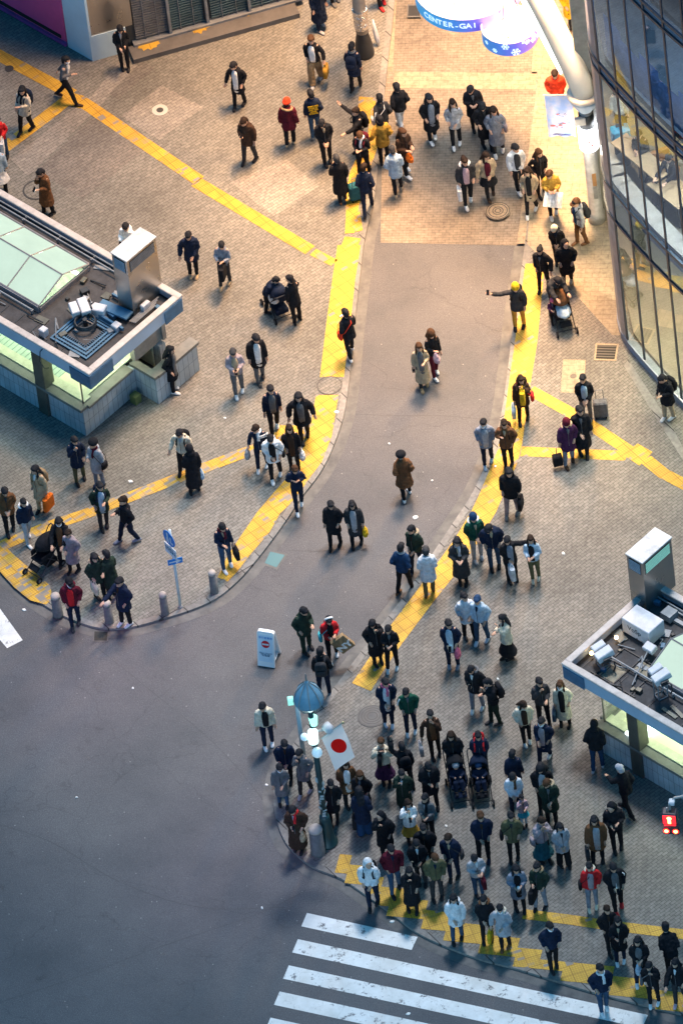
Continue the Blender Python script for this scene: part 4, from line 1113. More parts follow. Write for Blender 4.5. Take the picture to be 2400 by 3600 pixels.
m = MB(); m.tube([(-.22,0,4.95),(-.24,0,4.72),(-.14,-.02,4.60),(0,0,4.60)], .03, 8); m.tube([(.22,0,4.95),(.20,0,4.74),(.10,0,4.62)], .03, 8); m.build('bracket', M_pole, sl, True)
m = MB(); m.lathe((.04,0,4.16), [(0,.09),(.24,.11),(.26,.08)], 14); m.build('green_lantern', new_mat('green_lantern', (.2,.6,.5), .4, emit=(.3,.85,.68), es=.9), sl, True)
m = MB(); m.tube([(-.02,-.10,3.62),(-.02,-.10,3.66),(-.01,-.08,4.0),(-.01,-.08,4.08)], [.05,.125,.125,.06], 14); m.build('lit_cylinder', M_bulb, sl, True)
m = MB(); m.ell((-.22,-.02,3.78),(.10,.10,.10)); m.build('small_globe', M_bulb2, sl, True)
m = MB(); m.ell((.03,-.14,3.32),(.13,.13,.14)); m.build('globe', M_bulb2, sl, True)
m = MB(); m.tube([(.30,.05,4.02),(.42,.0,3.86)], [.12,.12], 14); m.build('white_spotlight', M_boxw, sl, True)
m = MB(); m.tube([(0,0,3.9),(.32,0,3.92)], .03, 6); m.tube([(0,-.05,3.3),(-.2,-.02,3.8)], .02, 6); m.tube([(0,0,4.4),(0,0,4.9)], .04, 8); m.build('arm', M_pole, sl)
lamp('street_lamp_light', 'POINT', (lp.x+.0, lp.y-.0, 4.72), 60, (.72,1.0,.95), .04)
lamp('street_lamp_light', 'POINT', (lp.x-.01, lp.y-.09, 3.86), 90, (.75,.98,1.0), .04)
# slim pale post beside the lamp
sp = G(1072, 2800, 0); m = MB(); m.tube([(0,0,0),(0,0,4.3)], .05, 10)
po = G(1062, 2680, 0)
sp = G(1072, 2690, 0)
o = empty('signal_post', (sp.x,sp.y,0), 0, 'slim pale post standing behind the ornate street lamp', 'post')
m = MB(); m.tube([(0,0,0),(0,0,2.4)], [.06,.05], 12); m.build('post', grimy('pale_post', (.42,.55,.57), .5), o, True)
m = MB(); m.box((-.14,0,2.3),(.14,.12,.24),None,.02); m.box((-.14,-.065,2.3),(.10,.01,.18)); m.build('green_lamp_box', new_mat('green_lamp', (.2,.5,.45), .5, emit=(.3,.75,.65), es=.5), o)
m = MB(); m.lathe((0,0,0), [(0,.1),(.05,.09),(.07,.06)], 12); m.build('foot', M_pole, o)
# flag
fp = lp+Vector((.17,-.06,3.70)); fe = fp+Vector((.52,0,.42))
fl = empty('flag', tuple(fp), 0, 'white flag with a red disc on a slanting pole fixed to the street lamp', 'flag')
dv = fe-fp
m = MB(); m.tube([(0,0,0), tuple(dv*1.05)], .018, 8); m.build('flag_pole', M_pole, fl)
m = MB(); m.ell(tuple(dv*1.07),(.035,.035,.035)); m.build('finial', grimy('gold_finial', (.55,.48,.25), .4, .5), fl, True)
def thin_cloth(name, col, t=.5):
    m = bpy.data.materials.new(name); m.use_nodes = True; nt = m.node_tree; nt.nodes.clear(); o_ = nt.nodes.new('ShaderNodeOutputMaterial'); mx_ = nt.nodes.new('ShaderNodeMixShader'); d_ = nt.nodes.new('ShaderNodeBsdfDiffuse'); t_ = nt.nodes.new('ShaderNodeBsdfTranslucent')
    d_.inputs[0].default_value = (*col,1); t_.inputs[0].default_value = (*col,1); mx_.inputs[0].default_value = t
    nt.links.new(d_.outputs[0], mx_.inputs[1]); nt.links.new(t_.outputs[0], mx_.inputs[2]); nt.links.new(mx_.outputs[0], o_.inputs[0]); return m
M_flag = thin_cloth('flag_white', (.93,.93,.93)); M_disc = thin_cloth('flag_red', (.90,.015,.012), .2)
dn = Vector((.24,-.42,-.80)).normalized(); nx, ny = 20, 20; FL, FW = .88, dv.length
nrm = dv.normalized().cross(dn).normalized()
if nrm.y > 0: nrm = -nrm
def fpt(u, v, o=0.0): return dv.normalized()*(FW*(.03+.97*u))+dn*(FL*v)+nrm*(.03*math.sin(u*5+v*3)*v+.02*math.sin(v*7+1)+o)
m = MB(); vv = [fpt(i/nx, j/ny) for j in range(ny+1) for i in range(nx+1)]
m.add(vv, [(j*(nx+1)+i, j*(nx+1)+i+1, (j+1)*(nx+1)+i+1, (j+1)*(nx+1)+i) for j in range(ny) for i in range(nx)])
m.build('cloth', M_flag, fl, True, fix=False)
m = MB(); q = []; 
for s in (.006,):
    kk_ = dn.dot(dv.normalized()); ss_ = math.sqrt(1-kk_*kk_)
    ring = [fpt(.52+.19*(math.cos(a*math.pi/16)-math.sin(a*math.pi/16)*kk_/ss_)/(FW*.97), .48+.19*math.sin(a*math.pi/16)/ss_/FL, s) for a in range(32)]
    m.add([fpt(.52,.48,s)]+ring, [(0,1+a,1+(a+1) % 32) for a in range(32)])
m.build('red_disc', M_disc, fl, True, fix=False)

# ------------------------------------------------------------------ signs, bollards, signal
M_bol = grimy('bollard_granite', (.15,.155,.155), .8, s=9, lo=.6)
for x, y, hh, r, lab in [(493,1359,.82,.12,'grey stone bollard beside the man in jeans on the yellow strip'), (380,1409,.82,.12,'grey stone bollard just left of the white sign post'),
        (252,1428,.80,.13,'grey stone bollard between the trio and the dark road grate'), (134,1412,.82,.15,'grey stone bollard behind the man in the dark red jacket'),
        (731,1957,1.0,.21,'thick stone bollard at the foot of the ornate street lamp')]:
    hh *= .9; r *= .86; p = D(x, y, 0); o = empty('bollard', (p.x,p.y,0), random.uniform(0,1), lab, 'bollard', 'stone bollards along the kerb')
    m = MB(); m.lathe((0,0,0), [(0,r*1.05),(.03,r),(hh*.85,r*.9)], 16); m.build('shaft', M_bol, o, True)
    m = MB(); m.lathe((0,0,hh*.85), [(0,r*.93),(hh*.06,r*.95),(hh*.12,r*.75),(hh*.15,r*.3)], 16); m.build('cap', grimy('bollard_cap', (.42,.38,.35), .8) if 'bollard_cap' not in bpy.data.materials else bpy.data.materials['bollard_cap'], o, True)
p = G(635, 2134, 0)
so = empty('sign_post', (p.x,p.y,0), 0, 'white post with a round blue sign and a blue arrow plate', 'sign')
M_bs = new_mat('sign_blue', (.01,.20,.58), .4); M_ws = grimy('sign_white', (.72,.76,.80), .5)
m = MB(); m.tube([(0,0,0),(0,0,2.72)], .035, 12); m.build('post', grimy('post_pale', (.55,.66,.70), .5), so, True)
m = MB(); m.lathe((0,0,0), [(0,.07),(.04,.06),(.06,.04)], 12); m.build('foot', M_pole, so)
RS = Matrix.Rotation(R(-58),3,'Z')    # sign plate turned away from the viewer
m = MB(); rs = []
for d in (-.045,-.055):
    rs.append([RS @ Vector((.24*math.cos(a*2*math.pi/28), d, 0)) + Vector((0,0,2.45+.24*math.sin(a*2*math.pi/28))) for a in range(28)])
m.rings(rs); pa = m.build('round_plate', M_bs, so)
m = MB()
for c, s in (((-.05,-.062,2.46),(.05,.008,.20)),((-.05,-.062,2.59),(.06,.008,.06)),((-.08,-.062,2.37),(.03,.008,.14)),((-.02,-.062,2.37),(.03,.008,.14)),((.07,-.062,2.42),(.035,.008,.14)),((.07,-.062,2.52),(.045,.008,.045)),((.12,-.062,2.36),(.07,.008,.05))):
    m.box(RS @ Vector(c), s, RS)
m.build('pictogram', M_ws, pa)
m = MB(); m.box(RS @ Vector((0,-.05,2.02)),(.46,.012,.34),RS); pb = m.build('text_plate', M_ws, so)
text_mesh('plate_text', '自転車及び\n歩行者専用', .085, M_fascd, pb, Matrix.Translation(RS @ Vector((0,-.058,2.02))) @ Matrix.Rotation(R(-58),4,'Z') @ Matrix.Rotation(R(90),4,'X'))
RB = Matrix.Rotation(R(10),3,'Z')
m = MB(); m.box(RB @ Vector((.02,-.05,1.66)),(.37,.014,.18),RB); pc = m.build('arrow_plate', M_bs, so)
m = MB(); v = [RB @ Vector(q) for q in ((-.13,-.06,1.68),(.04,-.06,1.68),(.04,-.06,1.735),(.18,-.06,1.66),(.04,-.06,1.585),(.04,-.06,1.64),(-.13,-.06,1.64))]; m.add(v, [tuple(range(7))]); m.build('arrow', M_ws, pc, fix=False)

p = G(948, 2318, ROAD)
ns = empty('folding_sign', (p.x,p.y,ROAD), R(-22), 'white folding sign board with a red no entry symbol standing on the road', 'sign board')
TR = Matrix.Rotation(R(-12),3,'X')
def aframe(s):
    m = MB(); t = Matrix.Rotation(R(-13*s),3,'X'); out = []
    for y in (-.025,.025):
        r = []
        w, h, c = .215, 1.02, .07
        for (x, z, a0) in ((w-c,h-c,0),(-w+c,h-c,90),(-w,.0,None),(w,.0,None)):
            if a0 is None: r.append((x,y,z))
            else:
                for k in range(5): a = R(a0+k*22.5); r.append((x+c*math.cos(a), y, z+c*math.sin(a)))
        out.append([t @ Vector((a,b,cc)) + Vector((0,s*-.25,.02)) for a,b,cc in r])
    m.rings(out); return m
M_wp = grimy('white_board', (.80,.82,.84), .5, s=3, lo=.92)
f = aframe(1).build('front_board', M_wp, ns); aframe(-1).build('back_board', M_wp, ns)
t = Matrix.Rotation(R(-13),3,'X'); off = Vector((0,-.25,.02))
m = MB(); m.box(t @ Vector((0,-.028,.54))+off,(.34,.008,.78),t); pn = m.build('poster', grimy('poster_blue_white', (.62,.72,.82), .5, lo=.95), ns)
m = MB(); ring = [t @ Vector((.105*math.cos(a*2*math.pi/28), -.036, .66+.105*math.sin(a*2*math.pi/28)))+off for a in range(28)]
m.add(ring, [tuple(range(28))]); m.build('no_entry_disc', new_mat('sign_red', (.62,.008,.02), .5), pn, fix=False)
m = MB(); m.box(t @ Vector((0,-.040,.66))+off,(.17,.006,.04),t); m.build('no_entry_bar', M_ws, pn)
T4 = lambda z, x=0: Matrix.Translation(t @ Vector((x,-.034,z))+off) @ Matrix.Rotation(R(90-13),4,'X')
text_mesh('sign_text', '歩行者専用', .07, M_bs, pn, T4(.84))
text_mesh('sign_text', '通行止 15:00-24:00\n諸車 進入禁止\n渋谷警察署', .04, M_fascd, pn, T4(.36))
m = MB(); m.box((0,0,.09),(.36,.42,.03),None,.01); m.build('stretcher', M_wp, ns)

# pedestrian signal on an arm at the right edge
p = G(2352, 2890, 0); zz = 3.0; q = G(2355, 2885, zz)
sg = empty('pedestrian_signal', (q.x,q.y,0), R(-14), 'red lit pedestrian signal hanging on an arm at the right edge', 'traffic light')
M_case = grimy('signal_case', (.05,.03,.04), .5)
M_rl = new_mat('red_lens', (.6,.0,.01), .4, emit=(1.0,.015,.02), es=1.6); M_yl = new_mat('red_lamp_core', (1,.6,.3), .4, emit=(1,.50,.10), es=4)
m = MB(); m.box((0,0,zz+.17),(.36,.26,.34),None,.03); m.box((.02,0,zz-.20),(.36,.24,.32),None,.02); cs = m.build('case', M_case, sg)
m = MB(); m.box((0,-.135,zz+.17),(.30,.012,.28)); m.build('red_lens', M_rl, cs)
m = MB(); m.ell((.0,-.146,zz+.23),(.055,.008,.055)); m.box((.0,-.146,zz+.12),(.07,.01,.13)); m.build('standing_figure', M_yl, cs)
m = MB(); m.box((0.01,-.125,zz-.02),(.26,.012,.03)); m.build('lit_bar', M_rl, cs)
for x in (-.10,.12):
    m = MB(); m.ell((x,-.125,zz-.24),(.05,.02,.05)); m.build('lower_lamp', M_yl, cs)
    m = MB(); m.stack([(-.001,0,0,.08,.08),(.001,0,0,.08,.08)], 20); d = m.build('lamp_glow_ring', M_rl, cs); d.location = (x,-.122,zz-.24); d.rotation_euler = (R(90),0,0)
m = MB(); m.tube([(0,.05,zz+.34),(0,.05,zz+.5),(.1,.2,zz+.58),(2.6,.9,zz+.75)], .035, 8); m.tube([(-.06,0,zz+.34),(-.06,0,zz+.45)], .02, 6); m.build('arm', M_pole, sg)
m = MB(); m.box((.05,.12,zz+.52),(.14,.16,.12),None,.02); m.build('bracket', M_boxw, sg)
m = MB(); m.tube([(2.6,.9,0),(2.6,.9,zz+1.0)], .09, 12); m.build('post', M_pole, sg)
lamp('signal_light', 'SPOT', (q.x-.15,q.y-.3,zz+.1), 30, (1,.06,.05), .1, aim=tuple(G(2290,2800,0)), spot=40)
# ------------------------------------------------------------------ people
PAL = dict(k=(.012,.013,.017), n=(.010,.018,.042), g=(.13,.135,.145), dg=(.035,.037,.042), lg=(.36,.37,.40), w=(.72,.73,.74), cr=(.60,.55,.44),
    be=(.42,.33,.22), tn=(.30,.21,.12), br=(.13,.062,.03), db=(.045,.026,.018), ol=(.10,.10,.055), gr=(.012,.075,.050), dgr=(.018,.034,.026),
    r=(.50,.02,.025), rd=(.62,.05,.02), mr=(.09,.010,.022), tl=(.02,.10,.13), bl=(.035,.075,.14), lb=(.36,.48,.60), db2=(.012,.04,.10), y=(.62,.40,.02),
    mu=(.42,.24,.04), o=(.70,.16,.02), pk=(.62,.14,.24), lp=(.55,.38,.42), pu=(.055,.018,.06), gb=(.19,.22,.28), li=(.30,.26,.29), cy=(.05,.40,.48), gl=(.55,.60,.66), wb=(.85,.86,.86))
_mc = {}
def cm(c, kind='cloth'):
    key = (c, kind)
    if key not in _mc:
        _mc[key] = cloth('%s_%s' % (kind, c), PAL[c]) if kind == 'cloth' else new_mat('%s_%s' % (kind, c), tuple(q*(.45 if kind == 'hair' and c in ('br','mu','db') else 1) for q in PAL[c]), .75 if kind == 'hair' else .6, spec=.2)
    return _mc[key]
M_skin = new_mat('skin', (.50,.30,.21), .55); M_eye = new_mat('eye_dark', (.01,.008,.007), .4)
M_phone = new_mat('phone_screen', (.6,.9,1), .4, emit=(.45,.85,1.0), es=2.2)
LATER = []       # meshes with a remesh modifier, made permanent in one go at the end

def remesh(o, vox, disp=0.0, dtex=None):
    md = o.modifiers.new('remesh', 'REMESH'); md.mode = 'VOXEL'; md.voxel_size = vox; md.use_smooth_shade = True
    if disp:
        d = o.modifiers.new('folds', 'DISPLACE'); d.texture = FOLD if dtex is None else dtex; d.strength = disp; d.mid_level = .5; d.texture_coords = 'LOCAL'
    LATER.append(o)
FOLD = bpy.data.textures.new('folds', 'CLOUDS'); FOLD.noise_scale = .075; FOLD.noise_depth = 1
PUFF = bpy.data.textures.new('puffs', 'CLOUDS'); PUFF.noise_scale = .05
EXTRA = {}

ARM = {'d': ((.212,.02,1.10),(.215,-.05,.86)), 'p': ((.245,.08,1.12),(.175,-.07,.94)), 'f': ((.215,-.02,1.11),(.075,-.26,1.16)),
       'l': ((.215,.02,1.10),(.065,-.23,1.03)), 'm': ((.215,-.10,1.13),(.05,-.20,1.42)), 'o': ((.40,-.05,1.32),(.64,-.14,1.42)),
       'u': ((.29,-.05,1.55),(.24,-.10,1.84)), 'c': ((.25,-.16,1.24),(.07,-.25,1.50)), 'h': ((.215,.03,1.10),(.05,-.18,.94)),
       's': ((.215,-.10,1.13),(.195,-.30,.98)), 'S': ((.23,.16,1.14),(.22,.24,.92)), 'a': ((.28,.04,1.13),(.31,-.10,.90)), 'F': ((.20,-.22,1.18),(.15,-.46,1.12)),
       'x': ((.22,-.02,1.12),(-.06,-.20,1.14)), 't': ((.26,.05,1.12),(.10,-.15,1.25))}

def person(x, y, f, label, t='k', hem=.84, th=.030, l='k', s='k', h='s', hc='k', a='dd', w=0.0, b=8, yaw=0, H=1.68, lean=0, inn=None, sc=None, fur=None,
           mask=False, skirt=None, wide=0.0, bp=None, items=(), on=0, ear=False, flare=.0, src=False, z=None, name='person', hood=None, group='people on the square'):
    """one pedestrian: a continuous body with clothing, hair and shoes as children; f = facing, 0 towards the viewer, 90 to the right"""
    zz = (0.0 if on else ROAD) if z is None else z
    P = G(x, y, zz) if src else D(x, y, zz)
    S = H/1.70*.93
    LZ = .94; th = th*.72; rnd = random.Random(label); bld = rnd.uniform(.94,1.05)
    if w < .12: w = w+rnd.choice((-1,1))*rnd.uniform(.05,.20)
    yaw = yaw+rnd.uniform(-26,26); f = f+rnd.uniform(-12,12); lean = lean+rnd.uniform(-2,5); b = b+rnd.uniform(-4,6)
    sway = rnd.uniform(-.02,.02); spread = rnd.uniform(-.015,.035); jit = [rnd.uniform(-.035,.035) for _ in range(12)]
    def lean_pt(p):
        p = Vector(p)
        if p.z > LZ: p.x += sway*(p.z-LZ)*1.5
        if p.z > LZ and lean:
            a_ = R(lean); d = p.z-LZ; p = Vector((p.x, p.y-d*math.sin(a_), LZ+d*math.cos(a_)))
        return p
    # legs
    sg = {}
    for sx in (-1, 1):
        st = w*(1 if sx < 0 else -1)       # + = forward
        ay = -st*.36; kz = .49; ky = -st*.16-abs(w)*.05-.015; az = .085
        if st < 0: az += abs(st)*.07; ky = -st*.12-.05*abs(w)
        kx = sx*(.095+spread*.5)-sway*.4; fx = sx*(.098+spread)-sway
        sg[sx] = [(sx*.088, 0, .90), ((sx*.09+kx)/2, ky*.55, .70), (kx, ky, kz), ((kx+fx)/2, (ky+ay)/2+.01, .28), (fx, ay, az)]
    arms = {}
    for i, sx in enumerate((-1, 1)):
        e, wr = ARM[a[i]]
        q6 = i*6; e = Vector((sx*(e[0]-.022)+abs(jit[q6])*.8*sx, e[1]+jit[q6+1], e[2]+jit[q6+2]*.5)); wr = Vector((sx*wr[0]+jit[q6+3]*.6, wr[1]+jit[q6+4]*.6, wr[2]+jit[q6+5]))
        arms[sx] = [lean_pt((sx*.115, 0, 1.385)), lean_pt((sx*.150, .0, 1.36)), lean_pt(e), lean_pt(wr)]
    TOR = [(.82,.0,.0,.120,.09), (.90,0,0,.155,.112), (1.0,0,0,.134,.103), (1.10,0,0,.124,.096), (1.22,0,0,.136,.104), (1.33,0,0,.148,.102), (1.40,0,0,.128,.083), (1.44,0,0,.080,.066), (1.465,0,.005,.05,.05)]
    def torso(m, lst, n=14, e=2.0):
        rs = []
        for (z_, cx, cy, rx, ry) in lst:
            c = lean_pt((cx, cy, z_)); r = []
            al = R(lean) if z_ > LZ else 0
            for q in range(n):
                an = q*2*math.pi/n; ca, sa = math.cos(an), math.sin(an)
                px = rx*math.copysign(abs(ca)**(2/e), ca); py = ry*math.copysign(abs(sa)**(2/e), sa)
                r.append(c+Vector((px, py*math.cos(al), py*math.sin(al))))
            rs.append(r)
        m.rings(rs)
    # ---- body
    nk = lean_pt((0, .005, 1.47)); hr = Matrix.Rotation(R(yaw),3,'Z') @ Matrix.Rotation(R(b+lean*.6),3,'X')
    def HD(p): return nk + hr @ Vector((p[0]*1.10, p[1]*1.10, (p[2]-1.47)*1.08))
    m = MB(); torso(m, TOR)
    m.tube([lean_pt((0,.005,1.42)), nk, HD((0,-.004,1.53))], [.058,.052,.05], 10)
    hd = [(1.478,-.055,.020,.020),(1.492,-.045,.040,.045),(1.52,-.030,.056,.072),(1.555,-.018,.068,.090),(1.60,-.008,.076,.098),(1.645,-.004,.077,.098),(1.685,0,.064,.080),(1.708,.002,.036,.045),(1.716,.003,.012,.015)]
    m.rings([[HD((rx*math.cos(q*2*math.pi/14), cy+ry*math.sin(q*2*math.pi/14), z_)) for q in range(14)] for z_, cy, rx, ry in hd])
    m.rings([[HD((.016*k_*math.cos(q*math.pi/3), yy+.010*k_*math.sin(q*math.pi/3), z_)) for q in range(6)] for z_, yy, k_ in ((1.555,-.112,1.1),(1.572,-.118,1.2),(1.60,-.104,.8),(1.62,-.096,.5))])
    m.ell(HD((0,-.104,1.528)), (.026,.012,.012), hr)
    for sx in (-1, 1):
        m.ell(HD((sx*.079,.008,1.59)), (.012,.02,.032), hr, 8, 6)
        m.tube(sg[sx], [(.085,.09),(.074,.08),(.052,.056),(.050,.054),(.036,.040)], 9)
        A = arms[sx]; m.tube(A, [.055,.052,.040,.028], 9)
        d = (A[3]-A[2]).normalized(); m.tube([A[3]-d*.02, A[3]+d*.03, A[3]+d*.075, A[3]+d*.095], [(.026,.02),(.038,.018),(.042,.016),(.034,.012)], 8)
        ft = Vector(sg[sx][-1]); m.tube([ft+Vector((0,.03,-.02)), ft+Vector((0,-.05,-.035)), ft+Vector((0,-.15,-.06))], [.036,.036,.02], 8)
    body = m.build(name, [M_skin, M_eye], None, True)
    remesh(body, .0155)
    ex = MB()   # fingers rooted in the palms, eyes and brows, added after the skin is closed
    for sx in (-1, 1):
        A = arms[sx]; d = (A[3]-A[2]).normalized(); sd = Vector((1,0,0)) if abs(d.x) < .75 else Vector((0,0,1))
        sd = (sd-d*sd.dot(d)).normalized(); nn = d.cross(sd).normalized()
        if nn.z > 0 and abs(nn.z) > .3: nn = -nn
        pm = A[3]+d*.088
        for k_ in range(4):
            o_ = sd*((k_-1.5)*.0185); L = (.062,.074,.069,.052)[k_]
            ex.tube([pm+o_*.9-d*.01, pm+o_+d*L*.45, pm+o_*.95+d*L*.80+nn*.016, pm+o_*.9+d*L*.86+nn*.036], [.0095,.009,.0085,.006], 5)
        ts = -1 if sd.dot(Vector((-sx,0,0))) < 0 else 1
        b0 = A[3]+d*.03; ex.tube([b0+sd*ts*.024, b0+sd*ts*.050+d*.025+nn*.010, b0+sd*ts*.052+d*.056+nn*.024], [.012,.0105,.008], 5)
        ex.cur = 1
        ex.ell(HD((sx*.028,-.094,1.598)), (.010,.006,.005), hr, 8, 5); ex.box(HD((sx*.029,-.095,1.617)), (.026,.006,.0035), hr)
        ex.cur = 0
    ex.cur = 1; ex.ell(HD((0,-.112,1.535)), (.020,.004,.004), hr, 8, 5); ex.cur = 0
    EXTRA[body.name] = (ex.v, ex.f, ex.mi)
    root = body
    root.location = P; root.rotation_euler = (0, 0, R(f)); root.scale = (S*bld, S*bld, S)
    tag(root, label, 'person', group)
    # ---- jacket, coat or sweater
    m = MB(); tt = th; low = hem < .80
    lst = [(z_, cx, cy, rx+tt*1.0, ry+tt*1.1) for z_, cx, cy, rx, ry in TOR if z_ >= min(hem, .9)-.001]
    lst[-1] = (1.462,0,.003,.064+tt*.3,.064+tt*.3)
    sw = abs(w)
    if low:
        zs = []; z_ = hem
        while z_ < .87: zs.append(z_); z_ += .09
        fl_ = flare or .16
        low_r = [(q, 0, 0, .150+tt+fl_*(.9-q)*.5, .115+tt*1.1+fl_*(.9-q)*.5+sw*.17*(.9-q)) for q in zs]
        lst = low_r+[r for r in lst if r[0] >= .88]
    else: lst = [(hem, 0, 0, .152+tt+.004, .118+tt*1.1)]+[r for r in lst if r[0] > hem+.03]
    torso(m, lst, 18, 2.15)
    for sx in (-1, 1):
        A = arms[sx]; d = (A[3]-A[2]).normalized(); up = A[1]+Vector((-sx*.03,0,.008))
        mid = (A[1]+A[2])/2+Vector((sx*.006,0,0)); m2 = (A[2]+A[3])/2
        m.tube([up, A[1]+Vector((0,0,-.005)), mid, A[2], m2, A[3]-d*.012], [.046+tt*.7,.050+tt*.8,.046+tt*.85,.043+tt*.85,.038+tt*.85,.032+tt*.7], 10)
    if h != 'hood': m.rings([[lean_pt((.066*math.cos(q*math.pi/6)*k_,.004+.064*math.sin(q*math.pi/6)*k_, z_)) for q in range(12)] for z_, k_ in ((1.43,1.35),(1.46,1.22),(1.485,1.05))])
    if hood: m.ell(lean_pt((0,.085,1.44)), (.12,.075,.075), None, 12, 8)
    kind = 'coat' if low else ('jacket' if th > .018 else 'sweater')
    g = m.build(kind, cm(t), root, True); remesh(g, .021, .034 if th < .036 else .044, None if th < .05 else PUFF)
    if inn:
        m = MB(); yy = (.112+tt*1.1)+.016
        z0_ = max(hem, .62)+.04
        torso(m, [(z0_,0,-yy+.026-((flare or .16)*(.9-z0_)*.5 if low else 0),.074,.024)]*(1 if z0_ < .95 else 0)+[(.98,0,-yy+.028,.080,.024),(1.08,0,-yy+.036,.084,.034),(1.22,0,-yy+.026,.088,.036),(1.33,0,-yy+.030,.088,.040),(1.41,0,-yy+.058,.066,.036),(1.46,0,-.030,.050,.045)], 10)
        m.build('shirt', cm(inn), root, True)
    if not inn and h != 'hood' and rnd.random() < .75:
        yy = (.112+tt*1.1)+.014; zc = rnd.choice(('dg','g','lg','w','db','n','be')) if t != 'w' else 'g'; m = MB()
        torso(m, [(1.27,0,-yy+.012,.010,.012),(1.33,0,-yy+.016,.026,.018),(1.41,0,-yy+.05,.040,.026),(1.455,0,-.045,.040,.035)], 8); m.build('shirt', cm(zc), root, True)
        m = MB(); m.tube([lean_pt((0,-yy-.004,z_)) for z_ in (max(hem,.80)+.02,.95,1.08,1.2,1.28)], .006, 5); m.build('zip', cm('g' if PAL[t][0] < .08 else 'dg'), root)
    # ---- trousers / skirt
    m = MB(); torso(m, [(.76,0,0,.12,.085),(.82,0,0,.157,.113),(.90,0,0,.160,.120),(1.0,0,0,.142,.108)], 14)
    for sx in (-1, 1):
        q = sg[sx]; W = wide
        m.tube(q[:4]+[Vector(q[4])+Vector((0,0,-.02))], [(.094,.10),(.084+W*.5,.092+W*.5),(.066+W,.07+W),(.060+W*1.2,.064+W*1.2),(.050+W*1.5,.056+W*1.5)], 11)
    g = m.build('trousers', cm(l), root, True); remesh(g, .021, .026)
    if skirt:
        sc_, sh = skirt; m = MB()
        m.stack([(sh,0,0,.20+.16*(.9-sh),.15+.16*(.9-sh)+sw*.1),((sh+.95)/2,0,0,.185,.14+sw*.05),(.96,0,0,.165,.118),(1.0,0,0,.15,.108)], 16)
        g = m.build('skirt', cm(sc_), root, True); remesh(g, .022, .03)
    for sx in (-1, 1):
        ft = Vector(sg[sx][-1]); zf = ft.z-.085; m = MB()
        X, Yy = ft.x, ft.y; tip = -.10 if (w*(1 if sx < 0 else -1)) < -.3 else 0
        ang = R(-sx*8)
        pts = [(0,.075,.030,.030,.024),(0,.055,.045,.040,.040),(0,.0,.060,.044,.058),(0,-.06,.048,.049,.046),(0,-.13,.036,.050,.034),(0,-.185,.026,.034,.022)]
        rs = []
        for (px, py, pz, ru, rw) in pts:
            r = []
            for q in range(10):
                an = q*math.pi/5; vx, vz = ru*math.cos(an), rw*math.sin(an)
                v = Vector((vx, py, max(pz+vz, .004))); v = Matrix.Rotation(ang,3,'Z') @ v; r.append(v+Vector((X,Yy,zf)))
            rs.append(r)
        m.rings(rs); m.build('shoe', cm(s, 'shoe'), root, True)
    # ---- hair and headwear
    m = MB()
    HC = cm(hc, 'hair')
    if h in ('s', 'l', 'bun', 'curl', 'cap', 'band', 'bald'):
        k_ = 1.0 if h != 'curl' else 1.22
        c = HD((0,.014,1.632)); m.ell(c, (.099*k_,.116*k_,.108*k_), hr, 14, 10)
        m.ell(HD((0,.05,1.575)), (.090*k_,.070*k_,.090*k_), hr, 12, 8)
        m.ell(HD((0,-.048,1.668)), (.084,.066,.052), hr, 12, 7)
    if h in ('l', 'curl'):
        kk = 1.0 if h == 'l' else 1.35
        m.rings([[HD((rx*kk*math.cos(q*math.pi/6), cy+ry*kk*math.sin(q*math.pi/6), z_)) for q in range(12)] for z_, cy, rx, ry in ((1.60,.05,.086,.06),(1.52,.068,.092,.054),(1.44,.095,.098,.050),(1.36,.118,.094,.040),(1.27,.13,.066,.022))])
        for sx in (-1, 1): m.tube([HD((sx*.075,-.01,1.64)), HD((sx*.088,-.022,1.56)), HD((sx*.092,-.045,1.47)), HD((sx*.085,-.075,1.38)), HD((sx*.075,-.10,1.31))], [.026,.030*kk,.032*kk,.028*kk,.012], 8)
    if h == 'bun': m.ell(HD((0,.10,1.68)), (.045,.045,.045), hr)
    if m.v:
        g = m.build('hair', HC if h != 'bald' else cm('lg','hair'), root, True); remesh(g, .018, .034)
    if h in ('cap',):
        m = MB(); m.rings([[HD((rx*math.cos(q*math.pi/7), .010+ry*math.sin(q*math.pi/7), z_)) for q in range(14)] for z_, rx, ry in ((1.635,.096,.112),(1.67,.094,.108),(1.71,.078,.090),(1.735,.04,.05),(1.742,.01,.01))])
        m.rings([[HD((rx*math.cos(q*math.pi/7), -.11+ry*math.sin(q*math.pi/7), z_)) for q in range(14)] for z_, rx, ry in ((1.635,.075,.075),(1.645,.075,.075))])
        m.build('cap', cm(hood or hc), root, True)
    if h in ('beanie', 'hat', 'band'):
        col = hood or hc; m = MB()
        if h == 'beanie':
            m.rings([[HD((rx*math.cos(q*math.pi/8), .008+ry*math.sin(q*math.pi/8), z_)) for q in range(16)] for z_, rx, ry in ((1.60,.092,.110),(1.605,.098,.116),(1.645,.098,.116),(1.65,.093,.110),(1.70,.083,.097),(1.74,.058,.067),(1.76,.02,.022))])
            m2 = MB(); m2.ell(HD((0,.04,1.56)), (.080,.065,.07), hr); m2.build('hair', cm('k','hair'), root, True)
        elif h == 'hat': m.ell(HD((0,.03,1.66)), (.145,.150,.11), hr, 16, 10)
        else: m.rings([[HD((.107*math.cos(q*math.pi/12), .02+dy, 1.635+.107*math.sin(q*math.pi/12)*1.02)) for q in range(24)] for dy in (-.022,.022)])
        m.build('hat' if h != 'band' else 'headband', cm(col), root, True)
